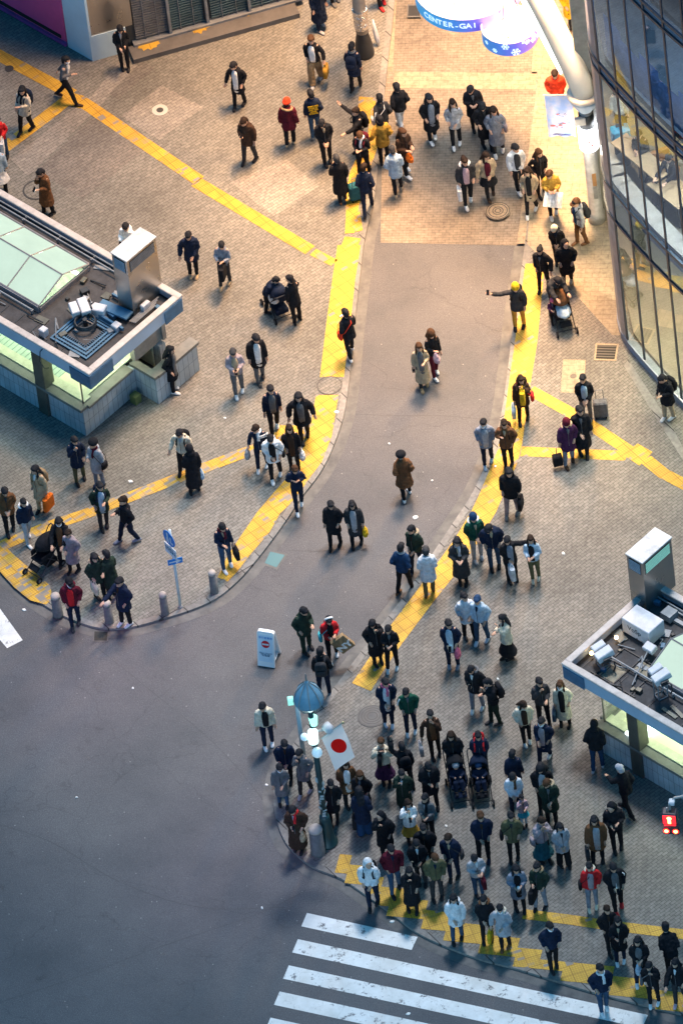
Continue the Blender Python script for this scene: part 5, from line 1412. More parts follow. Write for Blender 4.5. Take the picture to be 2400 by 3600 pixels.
    if h == 'hood':
        m = MB(); m.ell(HD((0,.030,1.615)), (.112,.118,.135), hr, 14, 10); m.ell(HD((0,.05,1.49)), (.118,.105,.075), hr, 12, 8)
        g = m.build('hood', cm(hood or t), root, True); remesh(g, .022, .014)
        m = MB(); m.ell(HD((0,-.068,1.585)), (.058,.034,.072), hr, 12, 8); m.build('face_opening', M_skin, root, True)
    if fur:
        m = MB(); n = 14; pts = [lean_pt((.125*math.cos(R(-60)+R(300)*i/n), .045+.105*math.sin(R(-60)+R(300)*i/n), 1.45+.035*math.sin(R(300)*i/n))) for i in range(n+1)]
        m.tube(pts, .036, 8, ref=(0,0,1)); g = m.build('fur_collar', cm(fur), root, True); remesh(g, .018, .03, PUFF)
    if sc:
        m = MB(); n = 16; m.tube([lean_pt((.080*math.cos(i*2*math.pi/n), -.008+.078*math.sin(i*2*math.pi/n), 1.462+.012*math.sin(i*3))) for i in range(n+1)], .035, 8, ref=(0,0,1))
        m.tube([lean_pt((.03,-.085,1.45)), lean_pt((.035,-.135-tt,1.36)), lean_pt((.03,-.15-tt,1.20))], [(.035,.02),(.045,.016),(.048,.012)], 8)
        g = m.build('scarf', cm(sc), root, True); remesh(g, .017, .012)
    if mask:
        m = MB(); m.rings([[HD((rx*math.cos(q*math.pi/8), cy+ry*math.sin(q*math.pi/8), z_)) for q in range(16)] for z_, cy, rx, ry in ((1.487,-.058,.034,.040),(1.51,-.050,.056,.064),(1.545,-.040,.068,.080),(1.575,-.030,.074,.088))])
        m.build('face_mask', M_mask, root, True)
    # ---- things carried: they stay objects of their own
    MW = Matrix.Translation(P) @ Matrix.Rotation(R(f),4,'Z') @ Matrix.Scale(S,4)
    if bp:
        col, lab = bp; carry('backpack', MW, (0,0,0), lab, 'backpack', lambda o: backpack(o, cm(col), tt, lean_pt))
    for it in items:
        kd, side, col, lab = it[:4]; hand = arms[side][3]+(arms[side][3]-arms[side][2]).normalized()*.09 if side else None
        make_item(kd, MW, hand, side, col, lab, arms, tt, lean_pt)
    return root
M_mask = new_mat('mask_white', (.74,.78,.82), .8)
def carry(name, MW, off, lab, cat, fn):
    o = empty(name, label=lab, cat=cat); o.matrix_world = MW @ Matrix.Translation(off); fn(o); return o
def backpack(o, mt, tt, lp_):
    m = MB(); c = lp_((0,.185+tt,1.20)); rs = []
    for z_, k_ in ((-.22,.80),(-.20,.98),(-.05,1.0),(.10,.98),(.19,.85),(.23,.55)):
        rs.append([lp_((.155*k_*math.copysign(abs(math.cos(q*math.pi/7))**.6, math.cos(q*math.pi/7)), .185+tt+.078*k_*math.copysign(abs(math.sin(q*math.pi/7))**.6, math.sin(q*math.pi/7)), 1.20+z_)) for q in range(14)])
    m.rings(rs); b_ = m.build('bag_body', mt, o, True)
    m = MB(); m.box(lp_((0,.272+tt,1.12)),(.22,.05,.18),None,.02); m.build('pocket', mt, o, True)
    for sx in (-1, 1):
        m = MB(); m.tube([lp_((sx*.09,.12+tt,1.34)), lp_((sx*.105,.0,1.435+tt)), lp_((sx*.11,-.12-tt,1.32)), lp_((sx*.12,-.115-tt,1.15)), lp_((sx*.19,.0,1.04)), lp_((sx*.13,.12+tt,1.03))], [(.022,.010)]*6, 6); m.build('strap', mt, o)
def make_item(kd, MW, hand, side, col, lab, arms, tt, lp_):
    mt = cm(col)
    if kd == 'phone':
        hp = (arms[side][3]+(arms[side][3]-arms[side][2]).normalized()*.13); 
        def fn(o):
            rot = Matrix.Rotation(R(-35),3,'X'); m = MB(); m.box((0,0,0),(.075,.010,.15),rot,.004); m.build('case', cm('k'), o)
            m = MB(); m.box(rot @ Vector((0,.007,0)),(.068,.003,.138),rot); m.build('screen', M_phone if col != 'k' else cm('k','shoe'), o)
        carry('phone', MW, hp+Vector((0,0,.03)), lab, 'phone', fn)
    elif kd == 'camera':
        def fn(o): m = MB(); m.box((0,0,0),(.13,.06,.09),None,.01); m.build('camera_body', cm('k'), o); m = MB(); m.tube([(0,-.03,0),(0,-.09,0)], .032, 12); m.build('lens', cm('dg'), o)
        carry('camera', MW, Vector((0,-.30,1.58)), lab, 'camera', fn)
    elif kd in ('tote', 'paper', 'shopper'):
        w_, d_, h_ = {'tote': (.34,.11,.34), 'paper': (.30,.12,.38), 'shopper': (.40,.14,.42)}[kd]
        def fn(o):
            m = MB(); rs = []
            for z_, k_ in ((-h_,.90),(-h_*.98,1.0),(-h_*.5,1.02),(0,.94)):
                rs.append([(d_/2*k_*math.copysign(abs(math.cos(q*math.pi/8))**.35, math.cos(q*math.pi/8)), w_/2*k_*math.copysign(abs(math.sin(q*math.pi/8))**.35, math.sin(q*math.pi/8)), z_-.10) for q in range(16)])
            m.rings(rs); m.build('bag_body', mt, o, kd == 'tote')
            for sx in (-1, 1):
                m = MB(); m.tube([(sx*d_*.35,-w_*.22,-.12),(sx*.015,-w_*.12,0.0),(sx*.015,w_*.12,0.0),(sx*d_*.35,w_*.22,-.12)], .009, 6); m.build('handle', mt, o)
        carry({'tote':'tote_bag','paper':'paper_bag','shopper':'shopping_bag'}[kd], MW, hand+Vector((side*.03,0,.0)), lab, 'bag', fn)
    elif kd == 'plastic':
        def fn(o):
            m = MB(); m.stack([(-.36,0,0,.05,.08),(-.33,0,0,.08,.13),(-.22,0,0,.085,.14),(-.10,0,0,.05,.09),(-.02,0,0,.018,.02)], 12); g = m.build('bag_body', mt, o, True); remesh(g, .018, .04, PUFF)
            m = MB(); m.tube([(0,-.04,-.06),(0,-.015,.02),(0,.015,.02),(0,.04,-.06)], .008, 5); m.build('handle', mt, o)
        carry('plastic_bag', MW, hand+Vector((side*.03,0,0)), lab, 'bag', fn)
    elif kd == 'shoulder':
        def fn(o):
            m = MB(); c = Vector((side*(.235+tt),.0,.93))
            m.rings([[c+Vector((.055*k_*math.cos(q*math.pi/6), .13*k_*math.sin(q*math.pi/6), z_)) for q in range(12)] for z_, k_ in ((-.12,.7),(-.10,1.0),(.04,1.0),(.10,.8))]); m.build('bag_body', mt, o, True)
            m = MB(); m.tube([c+Vector((0,-.10,.08)), (side*(.20+tt),-.13-tt,1.15), (side*(.05),-.14-tt,1.33), (-side*.09,-.03,1.435+tt), (-side*.05,.12+tt,1.35), (side*(.19),.14+tt,1.1), c+Vector((0,.10,.08))], .010, 5); m.build('strap', mt, o)
        carry('shoulder_bag', MW, (0,0,0), lab, 'bag', fn)
    elif kd == 'suitcase':
        def fn(o):
            m = MB(); m.box((0,0,.34),(.38,.24,.54),None,.04); m.build('shell', mt, o, False)
            m = MB(); m.tube([(-.1,.1,.6),(-.1,.1,.92),(.1,.1,.92),(.1,.1,.6)], .012, 6); m.build('handle', cm('g'), o)
            for sx in (-1,1):
                for sy in (-1,1): m = MB(); m.tube([(sx*.13-.015,sy*.08,.035),(sx*.13+.015,sy*.08,.035)], .035, 10); m.build('wheel', cm('k'), o)
        carry('suitcase', MW, Vector((side*.38,.10,0)), lab, 'suitcase', fn)
    elif kd == 'cup':
        def fn(o):
            m = MB(); m.lathe((0,0,-.05), [(0,.028),(.10,.040)], 12); m.build('cup', cm('wb'), o, True); m = MB(); m.lathe((0,0,.05), [(0,.042),(.012,.040)], 12); m.build('lid', cm('wb'), o)
        carry('paper_cup', MW, Vector((0,-.33,1.16)), lab, 'cup', fn)
    elif kd == 'board':
        def fn(o):
            rot = Matrix.Rotation(R(-38),3,'X') @ Matrix.Rotation(R(14),3,'Y'); m = MB(); m.box((0,0,-.18),(.50,.05,.44),rot,.008); m.build('bag_panel', cm('wb'), o); m = MB(); m.box(rot @ Vector((0,0,.0))+Vector((0,-.02,-.18)),(.10,.06,.42),rot); m.build('stripe', cm('gl'), o)
        carry('flat_bag', MW, Vector((0,-.34,1.08)), lab, 'bag', fn)
    elif kd == 'letters':
        def fn(o):
            rz = Matrix.Rotation(R(-32),3,'Y'); m = MB(); m.box(rz @ Vector((0,0,-.36)),(.42,.13,.56),rz,.01); b_ = m.build('bag_body', cm('tn'), o)
            mt2 = Matrix.Translation(rz @ Vector((0,-.068,-.44))) @ rz.to_4x4() @ Matrix.Rotation(R(90),4,'X')
            text_mesh('letters', 'NY', .30, cm('wb'), b_, mt2, .004, bold=.012)
            m = MB(); m.tube([rz @ Vector((-.12,0,-.1)), (0,0,0), rz @ Vector((.12,0,-.1))], .009, 5); m.build('handle', cm('tn'), o)
        carry('lettered_bag', MW, hand, lab, 'bag', fn)
    elif kd == 'trolley':
        def fn(o):
            m = MB(); m.box((0,0,.22),(.26,.20,.36),None,.03); m.build('bag_body', mt, o)
            m = MB(); m.tube([(0,.06,.4),(0,.02,.66)], .012, 6); m.build('handle', cm('g'), o)
        carry('wheeled_bag', MW, Vector((side*.34,-.1,.10)), lab, 'bag', fn)

def stroller(x, y, f, label, body='k', child=None, cl='', canopy='k', hat='w', blanket=None, on=1):
    """pushchair with frame, wheels, seat and folding canopy; the sitting child is an object of its own"""
    P = D(x, y, 0.0 if on else ROAD); o = empty('stroller', P, R(f), label, 'stroller')
    m = MB()
    for sx in (-1,1):
        m.tube([(sx*.22,-.42,.10),(sx*.22,.10,.52),(sx*.23,.48,1.0)], .014, 6); m.tube([(sx*.22,.36,.10),(sx*.22,-.05,.55)], .014, 6)
    m.tube([(-.23,.48,1.0),(-.2,.53,1.04),(.2,.53,1.04),(.23,.48,1.0)], .018, 8); m.tube([(-.22,-.40,.13),(.22,-.40,.13)], .012, 6); m.tube([(-.22,.34,.13),(.22,.34,.13)], .012, 6)
    m.build('frame', cm('dg'), o)
    for sx in (-1,1):
        for yy in (-.44,.36):
            m = MB(); m.tube([(sx*.25-.02,yy,.085),(sx*.25+.02,yy,.085)], .085, 14); wq = m.build('wheel', cm('k'), o)
            m = MB(); m.tube([(sx*.25-.024,yy,.085),(sx*.25+.024,yy,.085)], .045, 10); m.build('hub', cm('g'), wq)
    m = MB(); m.box((0,-.05,.46),(.38,.42,.08),None,.03); m.box((0,.20,.68),(.38,.10,.52),Matrix.Rotation(R(-22),3,'X'),.03); m.box((0,-.34,.30),(.30,.16,.05),Matrix.Rotation(R(35),3,'X'),.02)
    for sx in (-1,1): m.box((sx*.19,-.02,.58),(.03,.40,.18),None,.012)
    g = m.build('seat', cm(body), o)
    m = MB(); m.box((0,.12,.24),(.34,.36,.18),None,.04); m.build('basket', cm(body), o)
    m = MB(); rs = []
    for i in range(6):
        a_ = R(12+i*24 if not child else 70+i*13); rs.append([(.22*math.cos(q*math.pi/8), .16+(.36*math.cos(a_))*(-1)*math.sin(q*math.pi/8), .72+.34*math.sin(a_)*math.sin(q*math.pi/8)) for q in range(9)])
    vv = [p for r in rs for p in r]; m.add(vv, [(i*9+j,i*9+j+1,(i+1)*9+j+1,(i+1)*9+j) for i in range(5) for j in range(8)])
    c_ = m.build('canopy', cm(canopy), o, True, fix=False); sd_ = c_.modifiers.new('thick','SOLIDIFY'); sd_.thickness = .015
    if blanket:
        m = MB(); m.ell((0,-.12,.58),(.20,.30,.13)); g = m.build('blanket', cm(blanket), o, True); remesh(g, .025, .05)
    if child:
        seated_child(P, f, child, cl, hat)
    return o
def seated_child(P, f, label, col, hat):
    m = MB()
    m.rings([[(.10*k_*math.cos(q*math.pi/6), yy+.08*k_*math.sin(q*math.pi/6), z_) for q in range(12)] for z_, yy, k_ in ((.50,.02,1.1),(.60,.05,1.15),(.72,.09,1.0),(.78,.10,.5))])
    m.ell((0,.06,.90),(.075,.085,.095))
    for sx in (-1,1):
        m.tube([(sx*.06,.02,.54),(sx*.075,-.20,.57),(sx*.08,-.30,.36)],[.055,.048,.035],8); m.tube([(sx*.10,.09,.74),(sx*.15,-.02,.66),(sx*.05,-.14,.68)],[.042,.036,.028],8)
    o = m.build('person', M_skin, None, True); o.location = P; o.rotation_euler = (0,0,R(f)); tag(o, label, 'person', 'children in strollers'); remesh(o, .016)
    m = MB(); m.rings([[(.125*k_*math.cos(q*math.pi/6), yy+.105*k_*math.sin(q*math.pi/6), z_) for q in range(12)] for z_, yy, k_ in ((.50,.02,1.1),(.60,.05,1.15),(.72,.09,1.0),(.80,.10,.5))])
    for sx in (-1,1):
        m.tube([(sx*.06,.02,.54),(sx*.075,-.20,.57),(sx*.08,-.29,.38)],[.075,.066,.05],8); m.tube([(sx*.10,.09,.74),(sx*.15,-.02,.66),(sx*.06,-.12,.68)],[.06,.055,.045],8)
    g = m.build('snowsuit', cm(col), o, True); remesh(g, .02, .02)
    m = MB(); m.ell((0,.075,.925),(.092,.098,.095)); m.build('hat', cm(hat), o, True)
    for sx in (-1,1): m = MB(); m.box((sx*.08,-.32,.33),(.07,.14,.07),None,.02); m.build('shoe', cm('k','shoe'), o)
P = person
# ------------------------------------------------------------------ the crowd (feet positions in a 1568 x 2352 reading of the photograph)
# upper left plaza
P(288,158,0,'man in black with hands together over a phone, standing before the pale blue pillar',t='k',a='ll',l='k',s='k',b=30,on=1,items=[('phone',1,'w','phone held by the man in black at the pale pillar')])
P(155,232,62,'running man in a grey sweater with a white collar and mask, crossing the yellow strips',t='g',th=.012,a='fS',l='k',s='db',w=.95,lean=10,mask=True,inn='w',on=1,b=5)
P(64,302,-35,'woman with long black hair in a white cardigan and boots at the left yellow branch',t='cr',hem=.72,a='pf',h='l',l='k',s='k',w=.45,on=1,sc='k',bp=('n','navy backpack on the woman in the white cardigan'))
P(8,366,-10,'person in a red and white top cut by the left edge',t='r',a='df',l='bl',s='k',w=.3,on=1,items=[('paper',1,'w','white paper bag at the left edge near the yellow strip')])
P(6,440,180,'person in a pale blue jacket and white skirt behind the left kiosk roof',t='lb',a='dd',h='bun',hc='k',skirt=('w',.45),s='k',on=1,hood='tl')
P(112,490,-60,'person in a long brown coat reading a phone beside the paved manhole ring',t='br',hem=.42,th=.04,a='mf',l='k',s='k',on=1,w=.2,b=24,items=[('phone',1,'w','glowing phone of the person in the long brown coat')])
P(303,612,-35,'person in a white hooded jacket standing behind the louvred steel vent tower',t='wb',th=.04,a='ff',l='k',b=28,on=1,hood='w',items=[('phone',-1,'w','white phone of the person behind the vent tower')])
P(446,633,-12,'man in a padded black coat left of the man with the black tote',t='n',hem=.66,th=.055,a='ah',l='k',s='be',b=18,w=.1,on=1)
P(520,655,-15,'man in a grey jacket looking at his phone with a black tote bag',t='gb',th=.02,a='ff',l='dg',s='be',w=.35,b=26,on=1,items=[('shopper',1,'k','flat black tote bag of the man in the grey jacket'),('phone',-1,'w','white phone of the man with the black tote')])
P(683,740,192,'man in a black coat turned away, reaching towards the stroller with a white bag',t='k',hem=.70,a='Fd',l='k',s='k',w=.2,on=1,lean=8,yaw=30)
P(620,716,50,'woman in a navy padded jacket crouched behind the stroller on the plaza',t='n',th=.05,a='ff',l='k',s='k',H=1.45,lean=30,b=30,on=1,h='s')
stroller(640,716,200,'dark stroller with a white bag hung on it, in the middle of the upper plaza',body='n',canopy='n')
carry('plastic_bag', Matrix.Translation(D(634,722,.05)) @ Matrix.Rotation(R(20),4,'Z'), (0,0,.92), 'crumpled white plastic bag hung on the dark stroller of the upper plaza', 'bag', lambda o: (remesh((lambda m_: m_.stack([(-.44,0,0,.08,.10),(-.40,0,0,.13,.17),(-.25,0,0,.13,.18),(-.10,0,0,.07,.11),(-.02,0,0,.02,.03)], 12).build('bag_body', cm('w'), o, True))(MB()), .018, .05, PUFF), MB().tube([(0,-.05,-.06),(0,-.015,.05),(0,.015,.05),(0,.05,-.06)], .008, 5).build('handle', cm('w'), o)))
P(552,243,-12,'man in a long open black coat with one leg stretched out, upper plaza',t='k',hem=.60,th=.04,a='ap',l='k',s='k',w=.35,b=24,inn='w',on=1)
P(576,370,-40,'hooded figure in a dark brown jacket looking down at a phone, upper plaza',t='db',hem=.72,th=.045,a='fd',l='dg',s='k',w=.3,b=34,hc='db',on=1,items=[('phone',-1,'w','pale phone of the hooded figure in dark brown')])
P(736,64,25,'person in a navy coat and white shoes cut by the top edge',t='n',hem=.35,th=.04,a='dd',l='n',s='lg',w=.3,on=1)
P(727,187,-8,'woman in a black jacket and wide tan trousers carrying a tan bag',t='k',a='pa',l='tn',wide=.03,s='lg',w=.5,h='s',hc='br',inn='w',on=1,items=[('tote',1,'mu','tan tote bag of the woman in wide tan trousers')])
P(818,205,150,'person in a navy coat with a grey scarf and backpack near the foil wrapped pole',t='n',hem=.62,th=.03,a='df',l='k',s='k',w=.45,b=20,sc='g',on=1,bp=('n','navy backpack near the foil wrapped pole'))
P(669,332,178,'person from behind in a red beanie and maroon coat',t='mr',hem=.68,th=.04,a='dd',l='k',s='be',h='beanie',hood='rd',w=.2,on=1,fur='tn')
P(726,314,182,'person from behind in a navy jacket with five lines of yellow lettering',t='n',th=.04,a='pd',l='bl',s='g',w=.25,on=1)
P(752,373,5,'man with bowed head and folded hands left of the pointing man',t='k',th=.05,a='hh',l='k',s='k',b=34,on=1)
P(786,462,185,'person in a long dark coat pulling a teal case beside the worn yellow strip',t='k',hem=.40,th=.045,a='df',l='k',s='br',w=.3,on=1,hc='dg',items=[('suitcase',-1,'tl','teal suitcase behind the person in the long dark coat')])
P(846,487,172,'man in dark clothes making a long stride over the worn yellow strip',t='n',hem=.80,a='pp',l='n',s='k',w=.85,on=1,lean=6,hc='db')
P(838,402,-25,'man with a white collar just below the large round black backpack',t='k',a='ff',l='k',th=.04,hc='br',sc='w',w=.4,b=30,on=1,bp=('mr','maroon backpack in the knot of people'))
P(828,352,-60,'man pointing left with a large round black backpack',t='k',a='oF',l='k',s='k',hc='db',on=1,b=10,bp=('k','large black backpack of the pointing man'))
P(884,372,185,'person in a mustard jacket with a dark scarf seen from behind',t='mu',th=.05,hem=.70,a='pa',l='k',s='k',sc='k',on=1,w=.2)
P(924,300,200,'man in a black jacket and pale jeans walking away with one white shoe lifted',t='k',th=.045,a='pp',l='gl',s='w',w=.6,on=1)
P(884,325,195,'man in a charcoal jacket with white stripes on the sleeve',t='dg',th=.04,a='pS',l='k',s='k',on=1,w=.2,items=[('shoulder',1,'w','white striped strap bag of the man in charcoal')])
P(933,398,25,'woman with long red brown hair and a dark coat holding an orange bag',t='db',hem=.62,th=.04,a='ff',l='k',s='w',h='l',hc='br',w=.35,on=1,items=[('plastic',-1,'o','orange bag held by the red haired woman')])
P(914,443,190,'person in a pale blue puffer jacket walking with head bowed',t='lb',th=.06,hem=.70,a='fp',l='k',s='be',w=.5,b=30,hc='dg',on=1)
P(994,320,2,'woman with long black hair and an open black coat over a checked shirt',t='k',hem=.45,th=.04,a='pp',l='k',s='w',h='l',inn='gb',w=.25,on=1)
P(1049,333,0,'woman in a pale grey coat between the black coats at the shopping street',t='lg',hem=.72,th=.03,a='ph',l='k',s='w',h='l',hc='db',w=.25,on=1,fur='be')
P(1094,300,0,'man in a black puffer, hindmost of the group of five under the drums',t='k',th=.07,hem=.62,a='ff',l='k',s='k',b=28,H=1.75,on=1)
P(1118,338,4,'tall person in a long black coat in front of the hooded man',t='k',th=.04,hem=.45,a='pp',l='k',s='k',b=34,H=1.75,on=1)
P(1144,350,4,'woman with long hair in a blue grey coat beside the tall black coat',t='gb',th=.04,hem=.42,a='pp',l='dg',s='w',h='l',hc='db',w=.25,on=1,items=[('shoulder',1,'li','lilac shoulder bag in the shopping street group')])
P(1076,466,-2,'woman in a dark jacket with a pink and white hood, carrying a white bag',t='dg',th=.05,a='dp',l='k',s='w',h='bun',hc='db',inn='lp',fur='w',w=.4,on=1,items=[('paper',-1,'wb','white paper bag of the woman with the pink hood')])
P(1125,451,6,'woman in a fluffy beige jacket over a dark dress',t='be',th=.06,a='ah',l='k',s='db',h='l',hc='db',inn='mr',skirt=('k',.55),w=.35,on=1)
P(1192,434,4,'man in a white fleece jacket and black trousers holding a phone',t='w',th=.045,a='dh',l='k',s='w',inn='dg',w=.35,on=1,items=[('phone',1,'w','phone of the man in the white fleece')])
P(1243,444,15,'woman in a black jacket between the white fleece and the olive jacket',t='k',a='pp',l='k',s='k',h='l',hc='br',w=.3,on=1)
P(1222,488,-6,'woman in an open beige coat over black, walking with white shoes',t='be',hem=.58,th=.03,a='pp',l='k',s='w',h='l',hc='db',inn='k',w=.5,on=1)
P(1272,492,10,'man in an olive jacket hugging large white flat bags',t='mu',th=.05,a='ff',l='k',s='w',hc='br',b=22,w=.3,on=1,items=[('board',1,'wb','large white flat bags hugged by the man in olive')])
P(1336,560,-75,'man in a cap and pale grey jacket with a backpack, beside the arch pole',t='lg',th=.04,a='pd',l='br',s='br',h='cap',hc='k',hood='br',inn='db2',w=.3,on=1,bp=('dg','dark backpack of the man in the cap'))
P(1284,602,-8,'child in a white hat and black padded jacket in the group behind the stroller',t='k',th=.05,a='hh',l='k',h='beanie',hood='cr',H=1.45,b=24,on=1)
P(1305,655,3,'person in a long dark coat with pale shoes walking behind the stroller family',t='k',hem=.55,th=.055,a='pp',l='k',s='cr',h='hood',w=.45,on=1,H=1.72,b=14)
P(1250,664,-12,'woman in a shiny black puffer left of the long dark coat',t='k',th=.06,a='pa',l='k',s='k',h='bun',hc='k',w=.3,on=1,H=1.60)
P(1276,716,12,'parent in a dark jacket bending forward over the stroller handle',t='dg',th=.05,a='FF',l='k',s='k',b=36,lean=24,w=.25,on=1)
P(1272,742,8,'small child in a pink hat hanging in front of the bending parent',t='pu',th=.03,a='ff',l='k',h='beanie',hood='pk',H=.92,on=1,b=20)
stroller(1293,742,8,'black stroller with a grey canopy and a blue blanket, on the warm pavement',body='k',canopy='br',blanket='lb')
P(1193,750,-20,'person in a yellow beanie and dark jacket holding a phone out at arm length',t='dg',th=.04,hem=.72,a='od',l='mu',s='k',h='beanie',hood='y',w=.12,on=1,b=12,bp=('k','small black backpack of the yellow beanie person'),items=[('phone',-1,'k','dark phone at the end of the outstretched arm')])
P(1283,262,0,'person in a glossy orange red puffer jacket behind the hanging banner',t='rd',th=.07,a='ph',l='dg',s='be',hc='db',b=20,on=1)
P(1314,62,15,'person in a mustard coat near the top edge behind the arch',t='y',hem=.50,th=.04,a='pS',l='k',s='br',h='l',hc='y',w=.4,on=1)
P(1362,262,0,'person in bright orange half hidden between the arch pole and the glass building',t='o',th=.05,a='dd',l='k',h='l',hc='mu',on=1)
P(876,12,20,'person in red shoes whose legs show at the top edge',t='k',a='dd',l='k',s='r',w=.3,on=1)
P(769,4,10,'person in dark clothes mostly cut off at the top edge left of the pole',t='k',a='dd',l='k',s='g',w=.2,on=1)
# centre of the street
P(807,817,200,'person with a bright red orange shoulder bag walking up the yellow strip',t='k',hem=.74,th=.04,a='fp',l='k',s='w',w=.6,b=16,on=1,items=[('shoulder',1,'rd','bright red orange shoulder bag on the yellow strip'),('phone',-1,'w','glowing phone of the person with the red orange bag')])
P(549,903,0,'person in a pale beige and grey jacket with both hands on a phone',t='li',hem=.80,th=.04,a='ff',l='g',s='w',b=26,w=.3,inn='be',hc='dg',on=1,items=[('phone',-1,'w','phone of the person in beige and grey')])
P(598,872,8,'man in a long open black coat with a white shirt front and grey trousers',t='k',hem=.60,th=.045,a='dd',l='g',s='dg',inn='w',w=.35,b=26,H=1.74,on=1)
P(632,990,5,'man striding in a dark blazer over a grey sweater and black trousers',t='n',hem=.78,th=.022,a='dd',l='k',s='w',inn='g',w=.5,b=8,H=1.74,on=1)
P(699,1006,6,'woman with long black hair in a wide black coat beside the yellow strip',t='k',hem=.72,th=.06,a='aa',l='k',s='k',h='l',inn='g',skirt=('k',.62),w=.35,H=1.74,on=1)
P(604,1074,-5,'person in navy with white stripes across the shoulder',t='n',th=.03,a='ad',l='n',s='w',hc='db',w=.3,sc='w',b=22,on=1,items=[('plastic',-1,'lg','pale grey plastic bag of the person with white shoulder stripes')])
P(634,1096,6,'person in a white puffer coat with a black bag at the hip',t='w',hem=.70,th=.055,a='hp',l='k',s='w',h='s',hc='k',w=.35,b=24,inn='k',on=1,items=[('shoulder',1,'k','black hip bag on the white puffer coat')])
P(677,1078,0,'woman with long dark hair in black carrying a small white bag',t='k',hem=.62,th=.03,a='pd',l='k',s='k',h='l',hc='db',inn='db',on=1,items=[('plastic',1,'w','small white bag of the long haired woman in black')])
P(688,1168,2,'man in a navy jacket with hands on his hips walking off the kerb',t='n',th=.035,a='tt',l='n',s='w',w=.5,hc='br',b=22,on=1)
P(399,898,72,'woman with long black hair and white shoes leaning by the side of the left kiosk',t='k',hem=.52,th=.035,a='pd',l='k',s='w',h='l',w=.15,inn='g',on=1)
P(184,1104,0,'man in a navy coat and khaki trousers below the left kiosk corner',t='n',hem=.62,th=.04,a='mp',l='ol',s='k',w=.08,b=20,on=1)
P(230,1115,-50,'woman in a pale grey coat with a maroon scarf and black bag',t='lg',hem=.60,th=.04,a='fd',l='gb',s='k',h='hat',hood='k',sc='mr',on=1,items=[('shoulder',1,'k','black shoulder bag of the woman with the maroon scarf')])
P(428,1084,-25,'man in a cream jacket with a black backpack partly behind the long black coat',t='cr',th=.04,a='ad',l='k',s='k',b=30,w=.2,on=1,bp=('k','black backpack over the cream jacket'))
P(449,1130,180,'figure in a long hooded black coat seen from behind carrying a pale bag',t='k',hem=.30,th=.045,a='dh',l='k',s='k',h='hood',on=1,w=.15,items=[('plastic',-1,'lb','pale blue plastic bag of the long hooded coat')])
P(100,1171,-40,'woman in a beige coat with a tan backpack and an orange bag',t='be',hem=.50,th=.03,a='dd',l='be',s='k',h='l',w=.2,on=1,bp=('tn','tan backpack on the woman with the orange bag'),items=[('shopper',1,'o','orange and blue shopping bag near the left edge')])
P(25,1220,-5,'man in a brown jacket with both hands in front by the left edge',t='br',th=.055,a='hh',l='k',s='k',w=.3,b=20,on=1,hem=.76)
P(66,1241,20,'boy in a navy jacket with a white hood and grey trousers',t='n',th=.04,a='dd',l='lg',s='w',w=.55,fur='w',H=1.58,on=1)
P(241,1210,0,'woman in a dark coat with a backpack and pale shirt on the left pavement',t='dgr',hem=.66,th=.04,a='pf',l='dg',s='k',inn='lb',w=.15,b=12,h='s',on=1,bp=('n','navy backpack on the woman in dark teal'))
P(298,1244,-65,'man in a black jacket walking left with a bag in front',t='k',th=.04,a='fp',l='n',s='gb',w=.6,hc='db',on=1,items=[('shoulder',-1,'dg','dark bag of the man walking left')])
P(150,1290,-20,'woman in black with a white mask pushing the black stroller at the left corner',t='k',hem=.62,th=.04,a='FF',l='k',s='k',h='l',mask=True,inn='br',w=.3,on=1,b=16)
P(172,1312,-25,'girl in a dusty pink dress coat and black boots beside the black stroller',t='li',hem=.45,th=.045,a='lp',l='k',s='k',h='s',hc='db',H=1.55,w=.2,on=1)
stroller(105,1306,-50,'black stroller with a hooded canopy at the left kerb corner',body='k',canopy='k')
P(174,1436,4,'man in a dark red padded jacket, cap and white mask standing at the kerb',t='mr',th=.055,a='pp',l='n',s='dg',h='cap',hc='k',hood='k',mask=True,w=.3,on=0,fur='mr',inn='r',H=1.74)
P(231,1374,25,'woman with long black hair in a grey green parka holding a tote bag',t='dgr',hem=.72,th=.05,a='pf',l='k',s='k',h='l',fur='be',on=1,items=[('tote',-1,'cr','patterned pale tote bag between the trio at the kerb')])
P(262,1372,-150,'person in a dark green coat seen from behind in the trio at the kerb',t='dgr',hem=.50,th=.045,a='ff',l='k',s='k',h='s',on=1)
P(291,1434,-60,'man in a navy coat and white shoes leaning to the trio at the kerb',t='n',hem=.64,th=.045,a='Fp',l='k',s='w',w=.12,b=10,on=1,H=1.76)
P(521,1304,10,'man in a navy sweater with a red collar and blue jeans',t='n',th=.022,a='fd',l='bl',s='w',b=30,sc='mr',w=.1,on=1,H=1.74,items=[('tote',1,'k','black and tan bag of the man with the red collar')])
P(771,1254,-6,'man in a long black coat in the couple crossing the middle of the road',t='k',hem=.58,th=.045,a='dp',l='k',s='k',b=22,w=.25,H=1.72)
P(820,1250,4,'woman in a dark grey coat carrying a yellow bag on the road',t='dg',hem=.50,th=.045,a='pd',l='k',s='k',h='l',inn='lg',w=.25,H=1.60,items=[('plastic',1,'y','yellow and white bag of the woman in dark grey')])
P(973,889,10,'woman in an open beige and grey coat in the pair on the road',t='be',hem=.30,th=.03,a='df',l='dg',s='tn',h='l',hc='br',inn='g',w=.3,items=[('phone',-1,'w','bright phone of the woman in the beige coat')])
P(1000,862,12,'woman with curly hair and dark red trousers in the pair on the road',t='k',th=.03,a='fd',l='mr',s='w',h='curl',hc='br',w=.35,items=[('plastic',-1,'lp','pale pink bag of the curly haired woman')])
